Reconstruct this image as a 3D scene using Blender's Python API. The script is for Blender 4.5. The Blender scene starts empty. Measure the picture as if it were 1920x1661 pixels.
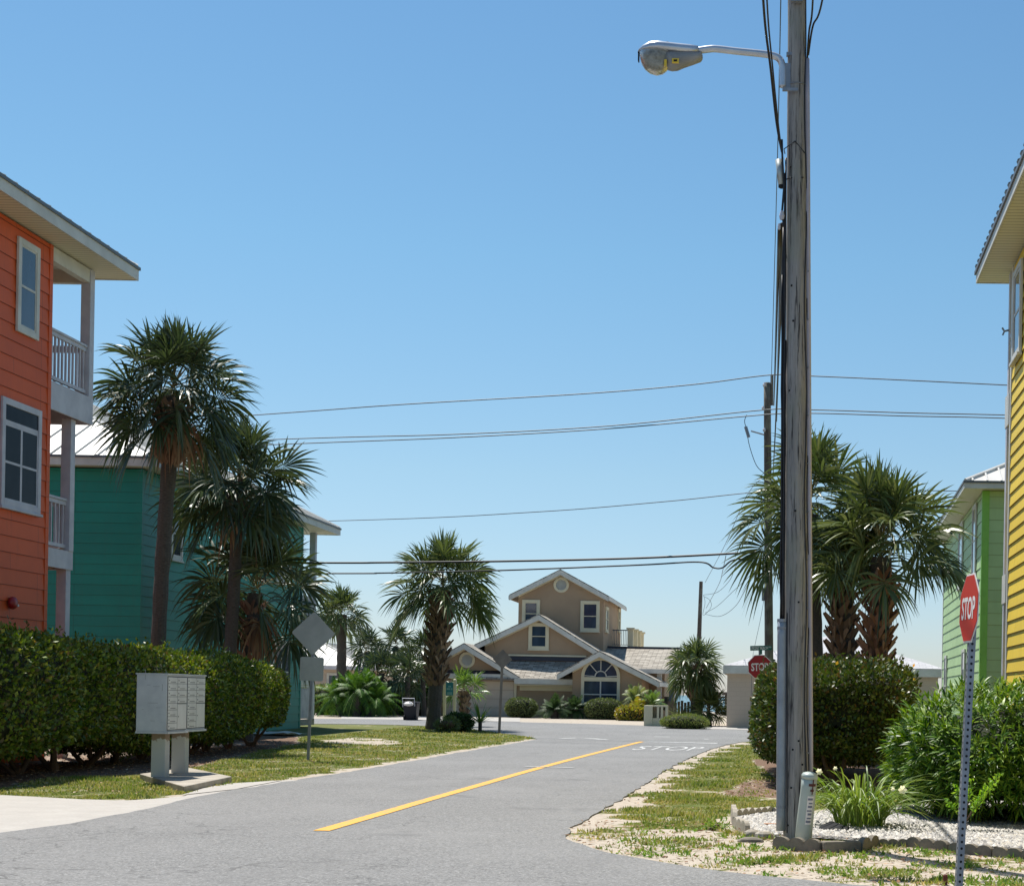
import bpy, math, random
import numpy as np
from mathutils import Vector, Matrix
from math import sin, cos, pi, radians

SC = bpy.context.scene
COL = SC.collection
# ------------------------------------------------------------------ camera model
F = 2900.0; CX = 1440.0; CY = 1305.0; ROLL = 0.018; EYE = 1.5
CR, SR = math.cos(ROLL), math.sin(ROLL)

def gz(Y):
    """terrain height"""
    if Y < 50: return 0.0
    if Y < 80: return 0.005 * (Y - 50)
    if Y < 125: return 0.15
    if Y < 190: return 0.15 - (Y - 125) * 0.065
    return -4.075

def ray(px, py):
    u = px - CX; v = CY - py
    return u * CR - v * SR, u * SR + v * CR

def P(px, py, Y):
    x, z = ray(px, py)
    return Vector((x * Y / F, Y, EYE + z * Y / F))

def G(px, py, dz=0.0):
    """photo pixel to the point of the ground it shows"""
    x, z = ray(px, py)
    Y = 30.0
    lo, hi = 2.0, 124.0
    for _ in range(60):
        Y = 0.5 * (lo + hi)
        if EYE + z * Y / F > gz(Y): lo = Y
        else: hi = Y
    return Vector((x * Y / F, Y, gz(Y) + dz))

def S(r, g, b):
    def f(c):
        c /= 255.0
        return c / 12.92 if c <= 0.04045 else ((c + 0.055) / 1.055) ** 2.4
    return (f(r), f(g), f(b), 1.0)

# ------------------------------------------------------------------ materials
MATS = {}
def newmat(name):
    m = bpy.data.materials.new(name); m.use_nodes = True
    m.node_tree.nodes.clear(); MATS[name] = m
    nt = m.node_tree
    out = nt.nodes.new('ShaderNodeOutputMaterial')
    bs = nt.nodes.new('ShaderNodeBsdfPrincipled')
    nt.links.new(bs.outputs[0], out.inputs[0])
    return m, nt, bs, out

def N(nt, t, **kw):
    n = nt.nodes.new(t)
    for k, v in kw.items():
        if k in n.inputs: n.inputs[k].default_value = v
        else: setattr(n, k, v)
    return n

def coords(nt, scale=(1, 1, 1), kind='Object'):
    tc = nt.nodes.new('ShaderNodeTexCoord')
    mp = nt.nodes.new('ShaderNodeMapping')
    mp.inputs['Scale'].default_value = scale
    nt.links.new(tc.outputs[kind], mp.inputs[0])
    return mp.outputs[0]

def mixc(nt, fac, a, b):
    m = nt.nodes.new('ShaderNodeMix'); m.data_type = 'RGBA'
    for s, v in ((0, fac), (6, a), (7, b)):
        if isinstance(v, (tuple, list)): m.inputs[s].default_value = v
        elif isinstance(v, (int, float)): m.inputs[s].default_value = v
        else: nt.links.new(v, m.inputs[s])
    return m.outputs[2]

def ramp(nt, fac, p0, p1, c0=(0, 0, 0, 1), c1=(1, 1, 1, 1)):
    r = nt.nodes.new('ShaderNodeValToRGB')
    r.color_ramp.elements[0].position = p0; r.color_ramp.elements[1].position = p1
    r.color_ramp.elements[0].color = c0; r.color_ramp.elements[1].color = c1
    nt.links.new(fac, r.inputs[0])
    return r.outputs[0]

def noise(nt, vec, scale, detail=4, rough=0.6):
    n = N(nt, 'ShaderNodeTexNoise', Scale=scale, Detail=detail, Roughness=rough)
    nt.links.new(vec, n.inputs['Vector'])
    return n.outputs['Fac']

def bump(nt, bs, height, strength=0.3, dist=0.02):
    b = N(nt, 'ShaderNodeBump', Strength=strength, Distance=dist)
    nt.links.new(height, b.inputs['Height']); nt.links.new(b.outputs[0], bs.inputs['Normal'])

def paint(name, c, c2=None, rough=0.6, sc=3.0, sc3=(1, 1, 1), metal=0.0, b=0.0, bs_sc=40, lo=0.35, hi=0.7, spec=0.5):
    """surface with a slow colour variation (weathering) and fine relief"""
    m, nt, bs, out = newmat(name)
    v = coords(nt, sc3)
    if c2 is None: c2 = tuple(x * 0.86 for x in c[:3]) + (1,)
    f = ramp(nt, noise(nt, v, sc, 5), lo, hi)
    col = mixc(nt, f, c, c2)
    nt.links.new(col, bs.inputs['Base Color'])
    bs.inputs['Roughness'].default_value = rough; bs.inputs['Metallic'].default_value = metal
    bs.inputs['Specular IOR Level'].default_value = spec
    if b > 0: bump(nt, bs, noise(nt, v, bs_sc, 4), b, 0.01)
    return m

def leafmat(name, cols, rough=0.4, trans=0.3, spec=0.5, patch=None):
    """leaf: each leaf (mesh island) its own tint; partly lets light through"""
    m, nt, bs, out = newmat(name)
    g = nt.nodes.new('ShaderNodeNewGeometry')
    r = nt.nodes.new('ShaderNodeValToRGB')
    el = r.color_ramp.elements
    while len(el) > 1: el.remove(el[-1])
    el[0].position = 0; el[0].color = cols[0]
    for i, c in enumerate(cols[1:], 1):
        e = el.new(i / (len(cols) - 1)); e.color = c
    nt.links.new(g.outputs['Random Per Island'], r.inputs[0])
    colout = r.outputs[0]
    if patch:
        colout = mixc(nt, ramp(nt, noise(nt, coords(nt), patch[1], 4), .42, .62, (0, 0, 0, 1), (patch[2],) * 3 + (1,)), colout, patch[0])
    nt.links.new(colout, bs.inputs['Base Color'])
    bs.inputs['Roughness'].default_value = rough
    bs.inputs['Specular IOR Level'].default_value = spec
    tr = nt.nodes.new('ShaderNodeBsdfTranslucent')
    hs = N(nt, 'ShaderNodeHueSaturation', Saturation=1.1, Value=1.5, Hue=0.49)
    nt.links.new(colout, hs.inputs['Color']); nt.links.new(hs.outputs[0], tr.inputs[0])
    mx = nt.nodes.new('ShaderNodeMixShader'); mx.inputs[0].default_value = trans
    nt.links.new(bs.outputs[0], mx.inputs[1]); nt.links.new(tr.outputs[0], mx.inputs[2])
    nt.links.new(mx.outputs[0], out.inputs[0])
    return m

def glassmat(name, c, rough=0.06):
    """window glass with a dim room and curtain behind it"""
    m, nt, bs, out = newmat(name)
    v = coords(nt, (1.2, 1.2, 0.5))
    f = ramp(nt, noise(nt, v, 1.4, 2), 0.4, 0.7)
    nt.links.new(mixc(nt, f, c, tuple(min(1, x * 1.5 + 0.008) for x in c[:3]) + (1,)), bs.inputs['Base Color'])
    bs.inputs['Roughness'].default_value = rough
    bs.inputs['Specular IOR Level'].default_value = 0.6
    bs.inputs['Coat Weight'].default_value = 0.15; bs.inputs['Coat Roughness'].default_value = 0.03
    return m

# ------------------------------------------------------------------ mesh builder
class MB:
    def __init__(s): s.v = []; s.f = []; s.m = []; s.cur = 0
    def add(s, vs, fs):
        o = len(s.v); s.v += [tuple(v) for v in vs]; s.f += [tuple(i + o for i in f) for f in fs]; s.m += [s.cur] * len(fs)
        return s
    def box(s, x0, x1, y0, y1, z0, z1):
        return s.obox(Vector((0, 0, 0)), Vector((1, 0, 0)), Vector((0, 1, 0)), Vector((0, 0, 1)), x0, x1, y0, y1, z0, z1)
    def obox(s, O, ux, uy, uz, x0, x1, y0, y1, z0, z1):
        O = Vector(O)
        vs = [O + ux * x + uy * y + uz * z for z in (z0, z1) for y in (y0, y1) for x in (x0, x1)]
        return s.add(vs, [(0, 2, 3, 1), (4, 5, 7, 6), (0, 1, 5, 4), (2, 6, 7, 3), (0, 4, 6, 2), (1, 3, 7, 5)])
    def prism(s, poly, d):
        """poly: 3D points; d: extrusion vector"""
        n = len(poly); d = Vector(d)
        vs = [Vector(p) for p in poly] + [Vector(p) + d for p in poly]
        fs = [tuple(range(n)), tuple(range(2 * n - 1, n - 1, -1))]
        fs += [(i, i + n, (i + 1) % n + n, (i + 1) % n) for i in range(n)]
        return s.add(vs, fs)
    def quad(s, a, b, c, d): return s.add([a, b, c, d], [(0, 1, 2, 3)])
    def tube(s, pts, rad, n=8, cap=True, squash=None):
        pts = [Vector(p) for p in pts]
        if not isinstance(rad, (list, tuple)): rad = [rad] * len(pts)
        vs = []; fs = []
        t0 = (pts[1] - pts[0]).normalized()
        a = t0.orthogonal().normalized()
        if abs(t0.z) > 0.9: a = (Vector((1, 0, 0)) - t0 * t0.x).normalized()
        for i, p in enumerate(pts):
            t = (pts[min(i + 1, len(pts) - 1)] - pts[max(i - 1, 0)]).normalized()
            a = (a - t * a.dot(t)).normalized(); b = t.cross(a)
            for k in range(n):
                an = 2 * pi * k / n
                q = 1.0 if squash is None else squash
                vs.append(p + (a * cos(an) + b * sin(an) * q) * rad[i])
        for i in range(len(pts) - 1):
            for k in range(n):
                fs.append((i * n + k, i * n + (k + 1) % n, (i + 1) * n + (k + 1) % n, (i + 1) * n + k))
        if cap:
            fs.append(tuple(reversed(range(n)))); fs.append(tuple(range(len(vs) - n, len(vs))))
        return s.add(vs, fs)
    def lathe(s, O, prof, n=16, ax=Vector((0, 0, 1))):
        ax = Vector(ax).normalized(); a = ax.orthogonal().normalized(); b = ax.cross(a); O = Vector(O)
        vs = []; fs = []
        for r, h in prof:
            for k in range(n):
                an = 2 * pi * k / n
                vs.append(O + ax * h + (a * cos(an) + b * sin(an)) * r)
        for i in range(len(prof) - 1):
            for k in range(n):
                fs.append((i * n + k, i * n + (k + 1) % n, (i + 1) * n + (k + 1) % n, (i + 1) * n + k))
        fs.append(tuple(reversed(range(n)))); fs.append(tuple(range(len(vs) - n, len(vs))))
        return s.add(vs, fs)
    def build(s, name, mat, parent=None, smooth=False, bevel=0.0, base=None, local=False):
        me = bpy.data.meshes.new(name)
        off = Vector((0, 0, 0))
        if not local:
            if parent is not None: off = world_loc(parent)
            elif base is not None: off = Vector(base)
        vs = np.array(s.v, dtype=float) - np.array(off)
        me.from_pydata(vs.tolist(), [], s.f); me.update()
        if isinstance(mat, (list, tuple)):
            for q in mat: me.materials.append(q)
            if len(s.m) == len(me.polygons): me.polygons.foreach_set('material_index', s.m)
        elif mat is not None: me.materials.append(mat)
        if smooth:
            for p in me.polygons: p.use_smooth = True
        o = bpy.data.objects.new(name, me); COL.objects.link(o)
        if parent is not None: o.parent = parent
        elif not local: o.location = off
        if bevel > 0:
            b = o.modifiers.new('bevel', 'BEVEL'); b.width = bevel; b.segments = 2; b.limit_method = 'ANGLE'
        return o

def world_loc(o):
    l = Vector((0, 0, 0))
    while o is not None:
        l += o.location; o = o.parent
    return l

def tag(o, label=None, cat=None, group=None, kind=None):
    if label: o['label'] = label
    if cat: o['category'] = cat
    if group: o['group'] = group
    if kind: o['kind'] = kind
    return o

def thing(name, loc, label, cat, group=None, rz=0.0):
    o = bpy.data.objects.new(name, None); COL.objects.link(o)
    o.location = loc; o.rotation_euler = (0, 0, rz); o.empty_display_size = 0.3
    return tag(o, label, cat, group)

def npmesh(name, verts, faces_n, mat, parent=None, base=None, smooth=False):
    """verts (M,3) float; faces_n: (K,n) int array"""
    me = bpy.data.meshes.new(name)
    off = np.array(world_loc(parent)) if parent is not None else (np.array(base) if base is not None else np.zeros(3))
    v = np.asarray(verts, dtype=np.float32) - off.astype(np.float32)
    f = np.asarray(faces_n, dtype=np.int32); k, n = f.shape
    me.vertices.add(len(v)); me.vertices.foreach_set('co', v.ravel())
    me.loops.add(k * n); me.loops.foreach_set('vertex_index', f.ravel())
    me.polygons.add(k); me.polygons.foreach_set('loop_start', np.arange(0, k * n, n, dtype=np.int32))
    me.polygons.foreach_set('loop_total', np.full(k, n, dtype=np.int32))
    if smooth: me.polygons.foreach_set('use_smooth', np.ones(k, dtype=bool))
    me.update(calc_edges=True); me.validate()
    if mat is not None: me.materials.append(mat)
    o = bpy.data.objects.new(name, me); COL.objects.link(o)
    if parent is not None: o.parent = parent
    elif base is not None: o.location = base
    return o

def leaf_quads(rg, pos, nrm, L, W, up=0.3, spread=0.9):
    """one folded diamond leaf (two quads would be too many: one quad) at each point"""
    n = len(pos)
    d = nrm * 0.5 + rg.normal(0, spread, (n, 3)) * 0.7; d[:, 2] += up
    d /= np.linalg.norm(d, axis=1)[:, None] + 1e-9
    r = rg.normal(0, 1, (n, 3)) + nrm * 0.6; r[:, 2] += 0.4
    s = np.cross(d, r); s /= np.linalg.norm(s, axis=1)[:, None] + 1e-9
    l = (L * rg.uniform(0.7, 1.25, n))[:, None]; w = (W * rg.uniform(0.75, 1.2, n))[:, None]
    v = np.stack([pos, pos + d * l * 0.45 + s * w * 0.5, pos + d * l, pos + d * l * 0.45 - s * w * 0.5], axis=1).reshape(-1, 3)
    f = np.arange(n * 4).reshape(-1, 4)
    return v, f

def lump(p, k=1.0, seed=0.0):
    x, y, z = p[:, 0], p[:, 1], p[:, 2]
    return (np.sin(x * 1.9 * k + seed) * np.sin(y * 1.3 * k + 1.3 * seed) + np.sin(z * 2.7 * k + 2 * seed + x * k) * 0.6
            + np.sin(x * 4.1 * k - y * 3.3 * k + seed) * 0.45 + np.sin(y * 5.3 * k + z * 6.1 * k - seed) * 0.35
            + np.sin(x * 9.7 * k + z * 8.3 * k) * np.sin(y * 8.9 * k) * 0.35) / 1.8

# lap siding: boards as real overlapping wedges
def lap(mb, A, B, z0, z1, h, out, t=0.022):
    A = Vector((A[0], A[1], 0)); B = Vector((B[0], B[1], 0)); out = Vector(out)
    Z = Vector((0, 0, 1)); z = z0
    while z < z1 - 1e-4:
        zt = min(z + h, z1)
        a = A + Z * z + out * t; b = B + Z * z + out * t
        c = B + Z * zt + out * 0.003; d = A + Z * zt + out * 0.003
        mb.add([a, b, c, d, A + Z * z, B + Z * z], [(0, 1, 2, 3), (4, 5, 1, 0)])
        z += h

def window(parent, O, r, n, w, h, style='hung', mats=None, name='window', trim=0.11, depth=0.05, cols=1, rows_div=None, sill=True):
    """O = lower left corner of the outer frame on the wall, r = right vector, n = outward normal"""
    fm, gm = mats
    O = Vector(O); r = Vector(r).normalized(); n = Vector(n).normalized(); Z = Vector((0, 0, 1))
    mb = MB()
    t = trim
    mb.obox(O, r, n, Z, 0, t, 0.0, depth, 0, h).obox(O, r, n, Z, w - t, w, 0.0, depth, 0, h)
    mb.obox(O, r, n, Z, t, w - t, 0.0, depth, h - t, h).obox(O, r, n, Z, t, w - t, 0.0, depth, 0, t)
    if sill: mb.obox(O, r, n, Z, -0.03, w + 0.03, 0.0, depth + 0.035, -0.05, -0.001)
    fr = mb.build(name, fm, parent, bevel=0.006)
    ms = MB(); iw = w - 2 * t; ih = h - 2 * t; d2 = depth - 0.018; sw = 0.035
    top = h - t
    if style == 'transom':
        ms.obox(O, r, n, Z, t, w - t, 0.02, d2, h - t - ih * 0.2, h - t - ih * 0.2 + 0.07)
        top = h - t - ih * 0.2
    cw = iw / cols
    for i in range(cols):
        x0 = t + i * cw; x1 = x0 + cw
        ms.obox(O, r, n, Z, x0, x0 + sw, 0.02, d2, t, top).obox(O, r, n, Z, x1 - sw, x1, 0.02, d2, t, top)
        ms.obox(O, r, n, Z, x0 + sw, x1 - sw, 0.02, d2, t, t + sw).obox(O, r, n, Z, x0 + sw, x1 - sw, 0.02, d2, top - sw, top)
        mid = (t + top) / 2
        ms.obox(O, r, n, Z, x0 + sw, x1 - sw, 0.02, d2 + 0.004, mid - 0.022, mid + 0.022)
        if rows_div:
            ms.obox(O, r, n, Z, (x0 + x1) / 2 - 0.009, (x0 + x1) / 2 + 0.009, 0.021, d2 - 0.006, mid + 0.022, top - sw)
            ms.obox(O, r, n, Z, x0 + sw, x1 - sw, 0.0215, d2 - 0.008, (mid + top) / 2 - 0.009, (mid + top) / 2 + 0.009)
    ms.build('sash', fm, fr)
    gp = MB()
    gp.obox(O, r, n, Z, t - 0.01, w - t + 0.01, 0.0035, 0.0275, t - 0.01, h - t + 0.01)
    gp.build('pane', gm, fr)
    return fr

def text_mesh(body, w, h, bold=0.0, depth=0.0):
    cu = bpy.data.curves.new('t', 'FONT'); cu.body = body; cu.align_x = 'CENTER'; cu.align_y = 'CENTER'
    cu.offset = bold; cu.extrude = depth
    cu.resolution_u = 4
    o = bpy.data.objects.new('t', cu); COL.objects.link(o)
    dg = bpy.context.evaluated_depsgraph_get(); dg.update()
    me = bpy.data.meshes.new_from_object(o.evaluated_get(dg))
    COL.objects.unlink(o); bpy.data.objects.remove(o)
    co = np.empty(len(me.vertices) * 3); me.vertices.foreach_get('co', co); co = co.reshape(-1, 3)
    mn, mx = co.min(0), co.max(0)
    co[:, 0] = (co[:, 0] - (mn[0] + mx[0]) / 2) * w / (mx[0] - mn[0])
    co[:, 1] = (co[:, 1] - (mn[1] + mx[1]) / 2) * h / (mx[1] - mn[1])
    fs = [tuple(p.vertices) for p in me.polygons]
    return co, fs

def place_text(mb, body, w, h, O, r, u, n, bold=0.02, off=0.0):
    co, fs = text_mesh(body, w, h, bold)
    O = Vector(O)
    mb.add([O + r * c[0] + u * c[1] + n * off for c in co], fs)

def spline(pts, n=8):
    """Catmull-Rom through 3D points"""
    pts = [Vector(p) for p in pts]; out = []
    for i in range(len(pts) - 1):
        p0 = pts[max(i - 1, 0)]; p1 = pts[i]; p2 = pts[i + 1]; p3 = pts[min(i + 2, len(pts) - 1)]
        for k in range(n):
            t = k / n
            out.append(0.5 * ((2 * p1) + (p2 - p0) * t + (2 * p0 - 5 * p1 + 4 * p2 - p3) * t * t + (-p0 + 3 * p1 - 3 * p2 + p3) * t ** 3))
    out.append(pts[-1]); return out
# ------------------------------------------------------------------ materials used
M = {}
def siding(name, a, b, dirt, bh=.3):
    # weathered board paint: slow fading, vertical rain streaks and one shade per board
    m, nt, bs, out = newmat(name)
    v = coords(nt, (1, 1, 1)); f = ramp(nt, noise(nt, v, 0.8, 5), 0.35, 0.7); col = mixc(nt, f, a, b)
    s = coords(nt, (5, 5, 0.25)); f2 = ramp(nt, noise(nt, s, 1.6, 5, .7), 0.52, 0.75, (0, 0, 0, 1), (.45, .45, .45, 1)); col = mixc(nt, f2, col, dirt)
    k = coords(nt, (.35, .35, 3.4)); f3 = ramp(nt, noise(nt, k, 1.0, 0), 0.35, 0.65, (0, 0, 0, 1), (.35, .35, .35, 1)); col = mixc(nt, f3, col, b)
    sp = nt.nodes.new('ShaderNodeSeparateXYZ'); nt.links.new(v, sp.inputs[0]); ad = N(nt, 'ShaderNodeMath', operation='ADD'); nt.links.new(sp.outputs[0], ad.inputs[0]); nt.links.new(sp.outputs[1], ad.inputs[1])
    cb = nt.nodes.new('ShaderNodeCombineXYZ'); nt.links.new(ad.outputs[0], cb.inputs[0]); nt.links.new(sp.outputs[2], cb.inputs[1])
    br = N(nt, 'ShaderNodeTexBrick', Scale=1.0); br.offset = .37; br.offset_frequency = 3; nt.links.new(cb.outputs[0], br.inputs['Vector'])
    br.inputs['Brick Width'].default_value = 2.9; br.inputs['Row Height'].default_value = bh; br.inputs['Mortar Size'].default_value = .006
    br.inputs['Color1'].default_value = (0, 0, 0, 1); br.inputs['Color2'].default_value = (.12, .12, .12, 1); br.inputs['Mortar'].default_value = (.7, .7, .7, 1)
    col = mixc(nt, br.outputs[0], col, tuple(x * .35 for x in dirt[:3]) + (1,))
    nt.links.new(col, bs.inputs['Base Color']); bs.inputs['Roughness'].default_value = .6
    g = coords(nt, (1.5, 1.5, 30)); bump(nt, bs, noise(nt, g, 3, 4), .12, .004)
    return m
M['orange'] = siding('orange_siding', S(222, 95, 34), S(204, 84, 30), S(156, 72, 34), .3)
M['teal'] = siding('teal_siding', S(2, 138, 122), S(2, 126, 112), S(40, 116, 104), .28)
for n_ in M['teal'].node_tree.nodes:
    if n_.type == 'BSDF_PRINCIPLED': n_.inputs['Roughness'].default_value = .52
M['yellow'] = siding('yellow_siding', S(240, 206, 62), S(228, 194, 56), S(190, 160, 70), .22)
M['green'] = siding('green_siding', S(174, 202, 146), S(162, 190, 134), S(152, 178, 130), .33)
M['greentrim'] = paint('green_trim', S(132, 192, 84), None, 0.6)
M['trim'] = paint('white_trim', S(206, 205, 198), S(186, 184, 176), 0.55, 2.0, b=0.04)
M['trimgrey'] = paint('weathered_white_trim', S(196, 196, 204), S(172, 172, 182), 0.6, 2.5, b=0.06)
M['metalroof'] = paint('white_metal_roof', S(218, 214, 206), S(200, 196, 188), 0.4, 1.0, spec=0.6)
M['roofdark'] = paint('dark_roof_edge', S(96, 100, 104), None, 0.5)
def soffit():
    m, nt, bs, out = newmat('soffit')
    v = coords(nt, (1, 1, 1))
    w = N(nt, 'ShaderNodeTexWave', Scale=2.1); w.bands_direction = 'Y'; nt.links.new(v, w.inputs[0])
    nt.links.new(mixc(nt, ramp(nt, w.outputs['Fac'], 0.02, 0.12), S(150, 146, 128), S(216, 212, 192)), bs.inputs['Base Color'])
    bs.inputs['Roughness'].default_value = 0.6
    return m
M['soffit'] = soffit()
M['deckwood'] = paint('deck_underside', S(150, 132, 116), None, 0.8)
M['stucco'] = paint('tan_stucco', S(172, 147, 121), S(160, 136, 112), 0.9, 0.6, b=0.25, bs_sc=60)
M['stuccotrim'] = paint('cream_stucco_trim', S(220, 210, 182), S(208, 198, 170), 0.85, 1.5, b=0.1)
M['garagedoor'] = paint('garage_door_paint', S(206, 192, 176), S(196, 182, 166), 0.6, 1.2)
M['darkband'] = paint('dark_shade_and_ridge', S(48, 52, 66), None, 0.6)  # near-black stands in for shade on the roof bands; also colours the ridge cap
def shingle(name, a, b, c):
    m, nt, bs, out = newmat(name)
    v = coords(nt, (1, 1, 1), 'Generated' if False else 'Object')
    br = N(nt, 'ShaderNodeTexBrick', Scale=1.0)
    br.inputs['Color1'].default_value = a; br.inputs['Color2'].default_value = b; br.inputs['Mortar'].default_value = c
    br.inputs['Brick Width'].default_value = 0.55; br.inputs['Row Height'].default_value = 0.24; br.inputs['Mortar Size'].default_value = 0.02
    sep = nt.nodes.new('ShaderNodeSeparateXYZ'); nt.links.new(v, sep.inputs[0])
    ad = N(nt, 'ShaderNodeMath', operation='ADD'); nt.links.new(sep.outputs[1], ad.inputs[0]); nt.links.new(sep.outputs[2], ad.inputs[1])
    cb = nt.nodes.new('ShaderNodeCombineXYZ'); nt.links.new(sep.outputs[0], cb.inputs[0]); nt.links.new(ad.outputs[0], cb.inputs[1])
    nt.links.new(cb.outputs[0], br.inputs['Vector'])
    f = ramp(nt, noise(nt, v, 5.0, 3), 0.4, 0.65)
    nt.links.new(mixc(nt, f, br.outputs[0], mixc(nt, 0.45, br.outputs[0], c)), bs.inputs['Base Color'])
    bs.inputs['Roughness'].default_value = 0.9
    return m
M['shingle'] = shingle('grey_shingles', S(194, 186, 172), S(138, 130, 118), S(94, 88, 80))
M['shinglelight'] = shingle('pale_shingles', S(200, 198, 198), S(184, 182, 184), S(160, 160, 162))
M['glass'] = glassmat('window_glass', (0.03, 0.045, 0.075, 1))
M['glassdark'] = glassmat('dark_window_glass', (0.012, 0.016, 0.024, 1), 0.12)
for n_ in M['glassdark'].node_tree.nodes:
    if n_.type == 'BSDF_PRINCIPLED': n_.inputs['Specular IOR Level'].default_value = 0.06; n_.inputs['Coat Weight'].default_value = 0.0
M['galv'] = paint('galvanised_steel', S(142, 148, 158), S(118, 124, 134), 0.45, 8.0, metal=0.35, b=0.05)
M['hole'] = paint('dark_hole', S(20, 22, 28), None, 0.9)
M['alum'] = paint('aluminium_lamp', S(200, 204, 212), S(180, 184, 192), 0.3, 4.0, metal=0.6)
M['alumdull'] = paint('dull_aluminium', S(150, 152, 156), S(128, 130, 132), 0.5, 5.0, metal=0.3)
M['signback'] = paint('sign_back', S(174, 182, 182), S(158, 166, 166), 0.45, 3.0, metal=0.35)
M['signbackbrown'] = paint('weathered_sign_back', S(132, 122, 118), S(112, 102, 100), 0.6, 3.0)
M['red'] = paint('red_sign_face', S(196, 44, 26), S(186, 52, 26), 0.45, 2.0)
M['reddark'] = paint('dark_red_sign_face', S(158, 16, 22), None, 0.5, 2.0)
M['signwhite'] = paint('white_sign_lettering', S(232, 226, 222), None, 0.5)
M['signgreen'] = paint('green_street_sign', S(12, 92, 78), None, 0.5)
M['bluesign'] = paint('teal_blue_sign_board', S(40, 122, 138), S(52, 134, 146), 0.5, 6.0)
M['cable'] = paint('black_cable', S(22, 22, 30), None, 0.5)
M['wiregrey'] = paint('grey_wire', S(70, 84, 96), None, 0.5)
M['conduit'] = paint('grey_conduit', S(148, 158, 168), S(128, 136, 146), 0.45, 4.0, metal=0.2)
M['pvc'] = paint('pale_conduit', S(176, 172, 184), S(160, 156, 168), 0.5, 4.0)
M['pedestal'] = paint('pedestal_plastic', S(176, 186, 180), S(160, 172, 166), 0.4, 3.0)
M['mailbox'] = paint('mailbox_metal', S(198, 202, 204), S(174, 179, 184), 0.45, 3.0, metal=0.15, b=0.04)
M['mailboxdoor'] = paint('mailbox_door_metal', S(212, 212, 209), S(196, 196, 193), 0.45, 3.0, metal=0.1)
M['mailline'] = paint('door_gap', S(72, 74, 78), None, 0.7)
M['concrete'] = paint('concrete', S(176, 168, 154), S(140, 132, 120), 0.9, 3.0, b=0.3, bs_sc=50)
M['concdark'] = paint('weathered_concrete', S(132, 124, 110), S(90, 84, 76), 0.9, 6.0, b=0.4, bs_sc=40)
M['rust'] = paint('rusty_steel', S(96, 48, 36), None, 0.9)
M['bark'] = paint('palm_bark', S(92, 86, 80), S(56, 52, 48), 0.95, 4.0, (3, 3, 22), b=0.8, bs_sc=12)
M['boots'] = leafmat('palm_boots', [S(70, 54, 44), S(120, 98, 80), S(150, 128, 108), S(92, 72, 60)], 0.8, 0.0, 0.2)
M['boots_red'] = leafmat('reddish_palm_boots', [S(92, 62, 48), S(140, 104, 84), S(160, 128, 108), S(74, 52, 42)], 0.8, 0.0, 0.2)
M['deadfrond'] = leafmat('dead_fronds', [S(104, 80, 62), S(140, 112, 88), S(168, 142, 112)], 0.8, 0.2, 0.2)
M['petiole'] = leafmat('petioles', [S(104, 106, 62), S(132, 124, 80), S(120, 100, 74)], 0.6, 0.05, 0.3)
M['palm'] = leafmat('palm_fronds', [S(56, 72, 36), S(74, 90, 44), S(98, 112, 58), S(80, 96, 52), S(116, 124, 76), S(84, 100, 56)], 0.38, 0.2, 0.5)
M['palmbright'] = leafmat('palm_fronds_bright', [S(70, 96, 44), S(92, 122, 52), S(118, 140, 66)], 0.38, 0.3, 0.6)
M['palmdark'] = leafmat('palm_fronds_dark', [S(44, 58, 34), S(58, 74, 42), S(70, 86, 48), S(86, 98, 62), S(56, 72, 40)], 0.38, 0.16, 0.5)
M['sago'] = leafmat('sago_fronds', [S(44, 80, 30), S(70, 108, 38), S(104, 136, 52)], 0.5, 0.22, 0.25)
M['sagodark'] = leafmat('dark_sago_fronds', [S(44, 66, 36), S(58, 82, 44), S(76, 98, 54)], 0.55, 0.2, 0.2)
M['hedge'] = leafmat('hedge_leaves', [S(54, 76, 28), S(84, 112, 34), S(122, 142, 44), S(70, 92, 32), S(160, 166, 66), S(60, 80, 30), S(74, 98, 34), S(118, 92, 52)], 0.4, 0.2, 0.38)
M['hedgecore'] = paint('hedge_dark_core', S(30, 38, 20), S(44, 48, 28), 0.9, 9.0, b=1.0, bs_sc=14)  # dark core tone stands in for shade between the leaves
M['hedge2'] = leafmat('dark_hedge_leaves', [S(42, 62, 26), S(58, 80, 30), S(84, 106, 42), S(50, 70, 28), S(112, 120, 56), S(56, 78, 30), S(110, 84, 48)], 0.4, 0.18, 0.36)
M['tipleaf'] = leafmat('orange_young_leaves', [S(170, 160, 60), S(216, 168, 84), S(190, 170, 70)], 0.4, 0.3, 0.5)
M['oleander'] = leafmat('oleander_leaves', [S(36, 68, 20), S(56, 94, 26), S(104, 142, 40), S(138, 164, 60), S(48, 82, 24)], 0.42, 0.2, 0.28)
M['lily'] = leafmat('lily_blades', [S(92, 122, 44), S(116, 142, 58), S(140, 156, 76), S(84, 110, 40)], 0.45, 0.3, 0.5)
M['brightleaf'] = leafmat('bright_leaves', [S(98, 146, 44), S(130, 172, 58), S(150, 182, 70)], 0.4, 0.35, 0.5)
M['yellowleaf'] = leafmat('yellow_green_leaves', [S(120, 130, 50), S(150, 154, 58), S(160, 130, 60), S(90, 108, 40)], 0.4, 0.35, 0.5)
M['bushgrey'] = leafmat('grey_green_leaves', [S(78, 92, 52), S(96, 110, 62), S(114, 124, 76)], 0.5, 0.25, 0.4)
M['bushlow'] = leafmat('low_shrub_leaves', [S(96, 116, 58), S(120, 136, 70), S(140, 140, 84)], 0.5, 0.3, 0.4)
M['flower'] = leafmat('white_petals', [S(244, 240, 214), S(250, 246, 200)], 0.5, 0.4, 0.3)
M['twig'] = paint('twigs', S(104, 84, 68), S(76, 62, 50), 0.9, 8.0)
M['binplastic'] = paint('black_bin_plastic', S(30, 30, 42), None, 0.5)
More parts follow.
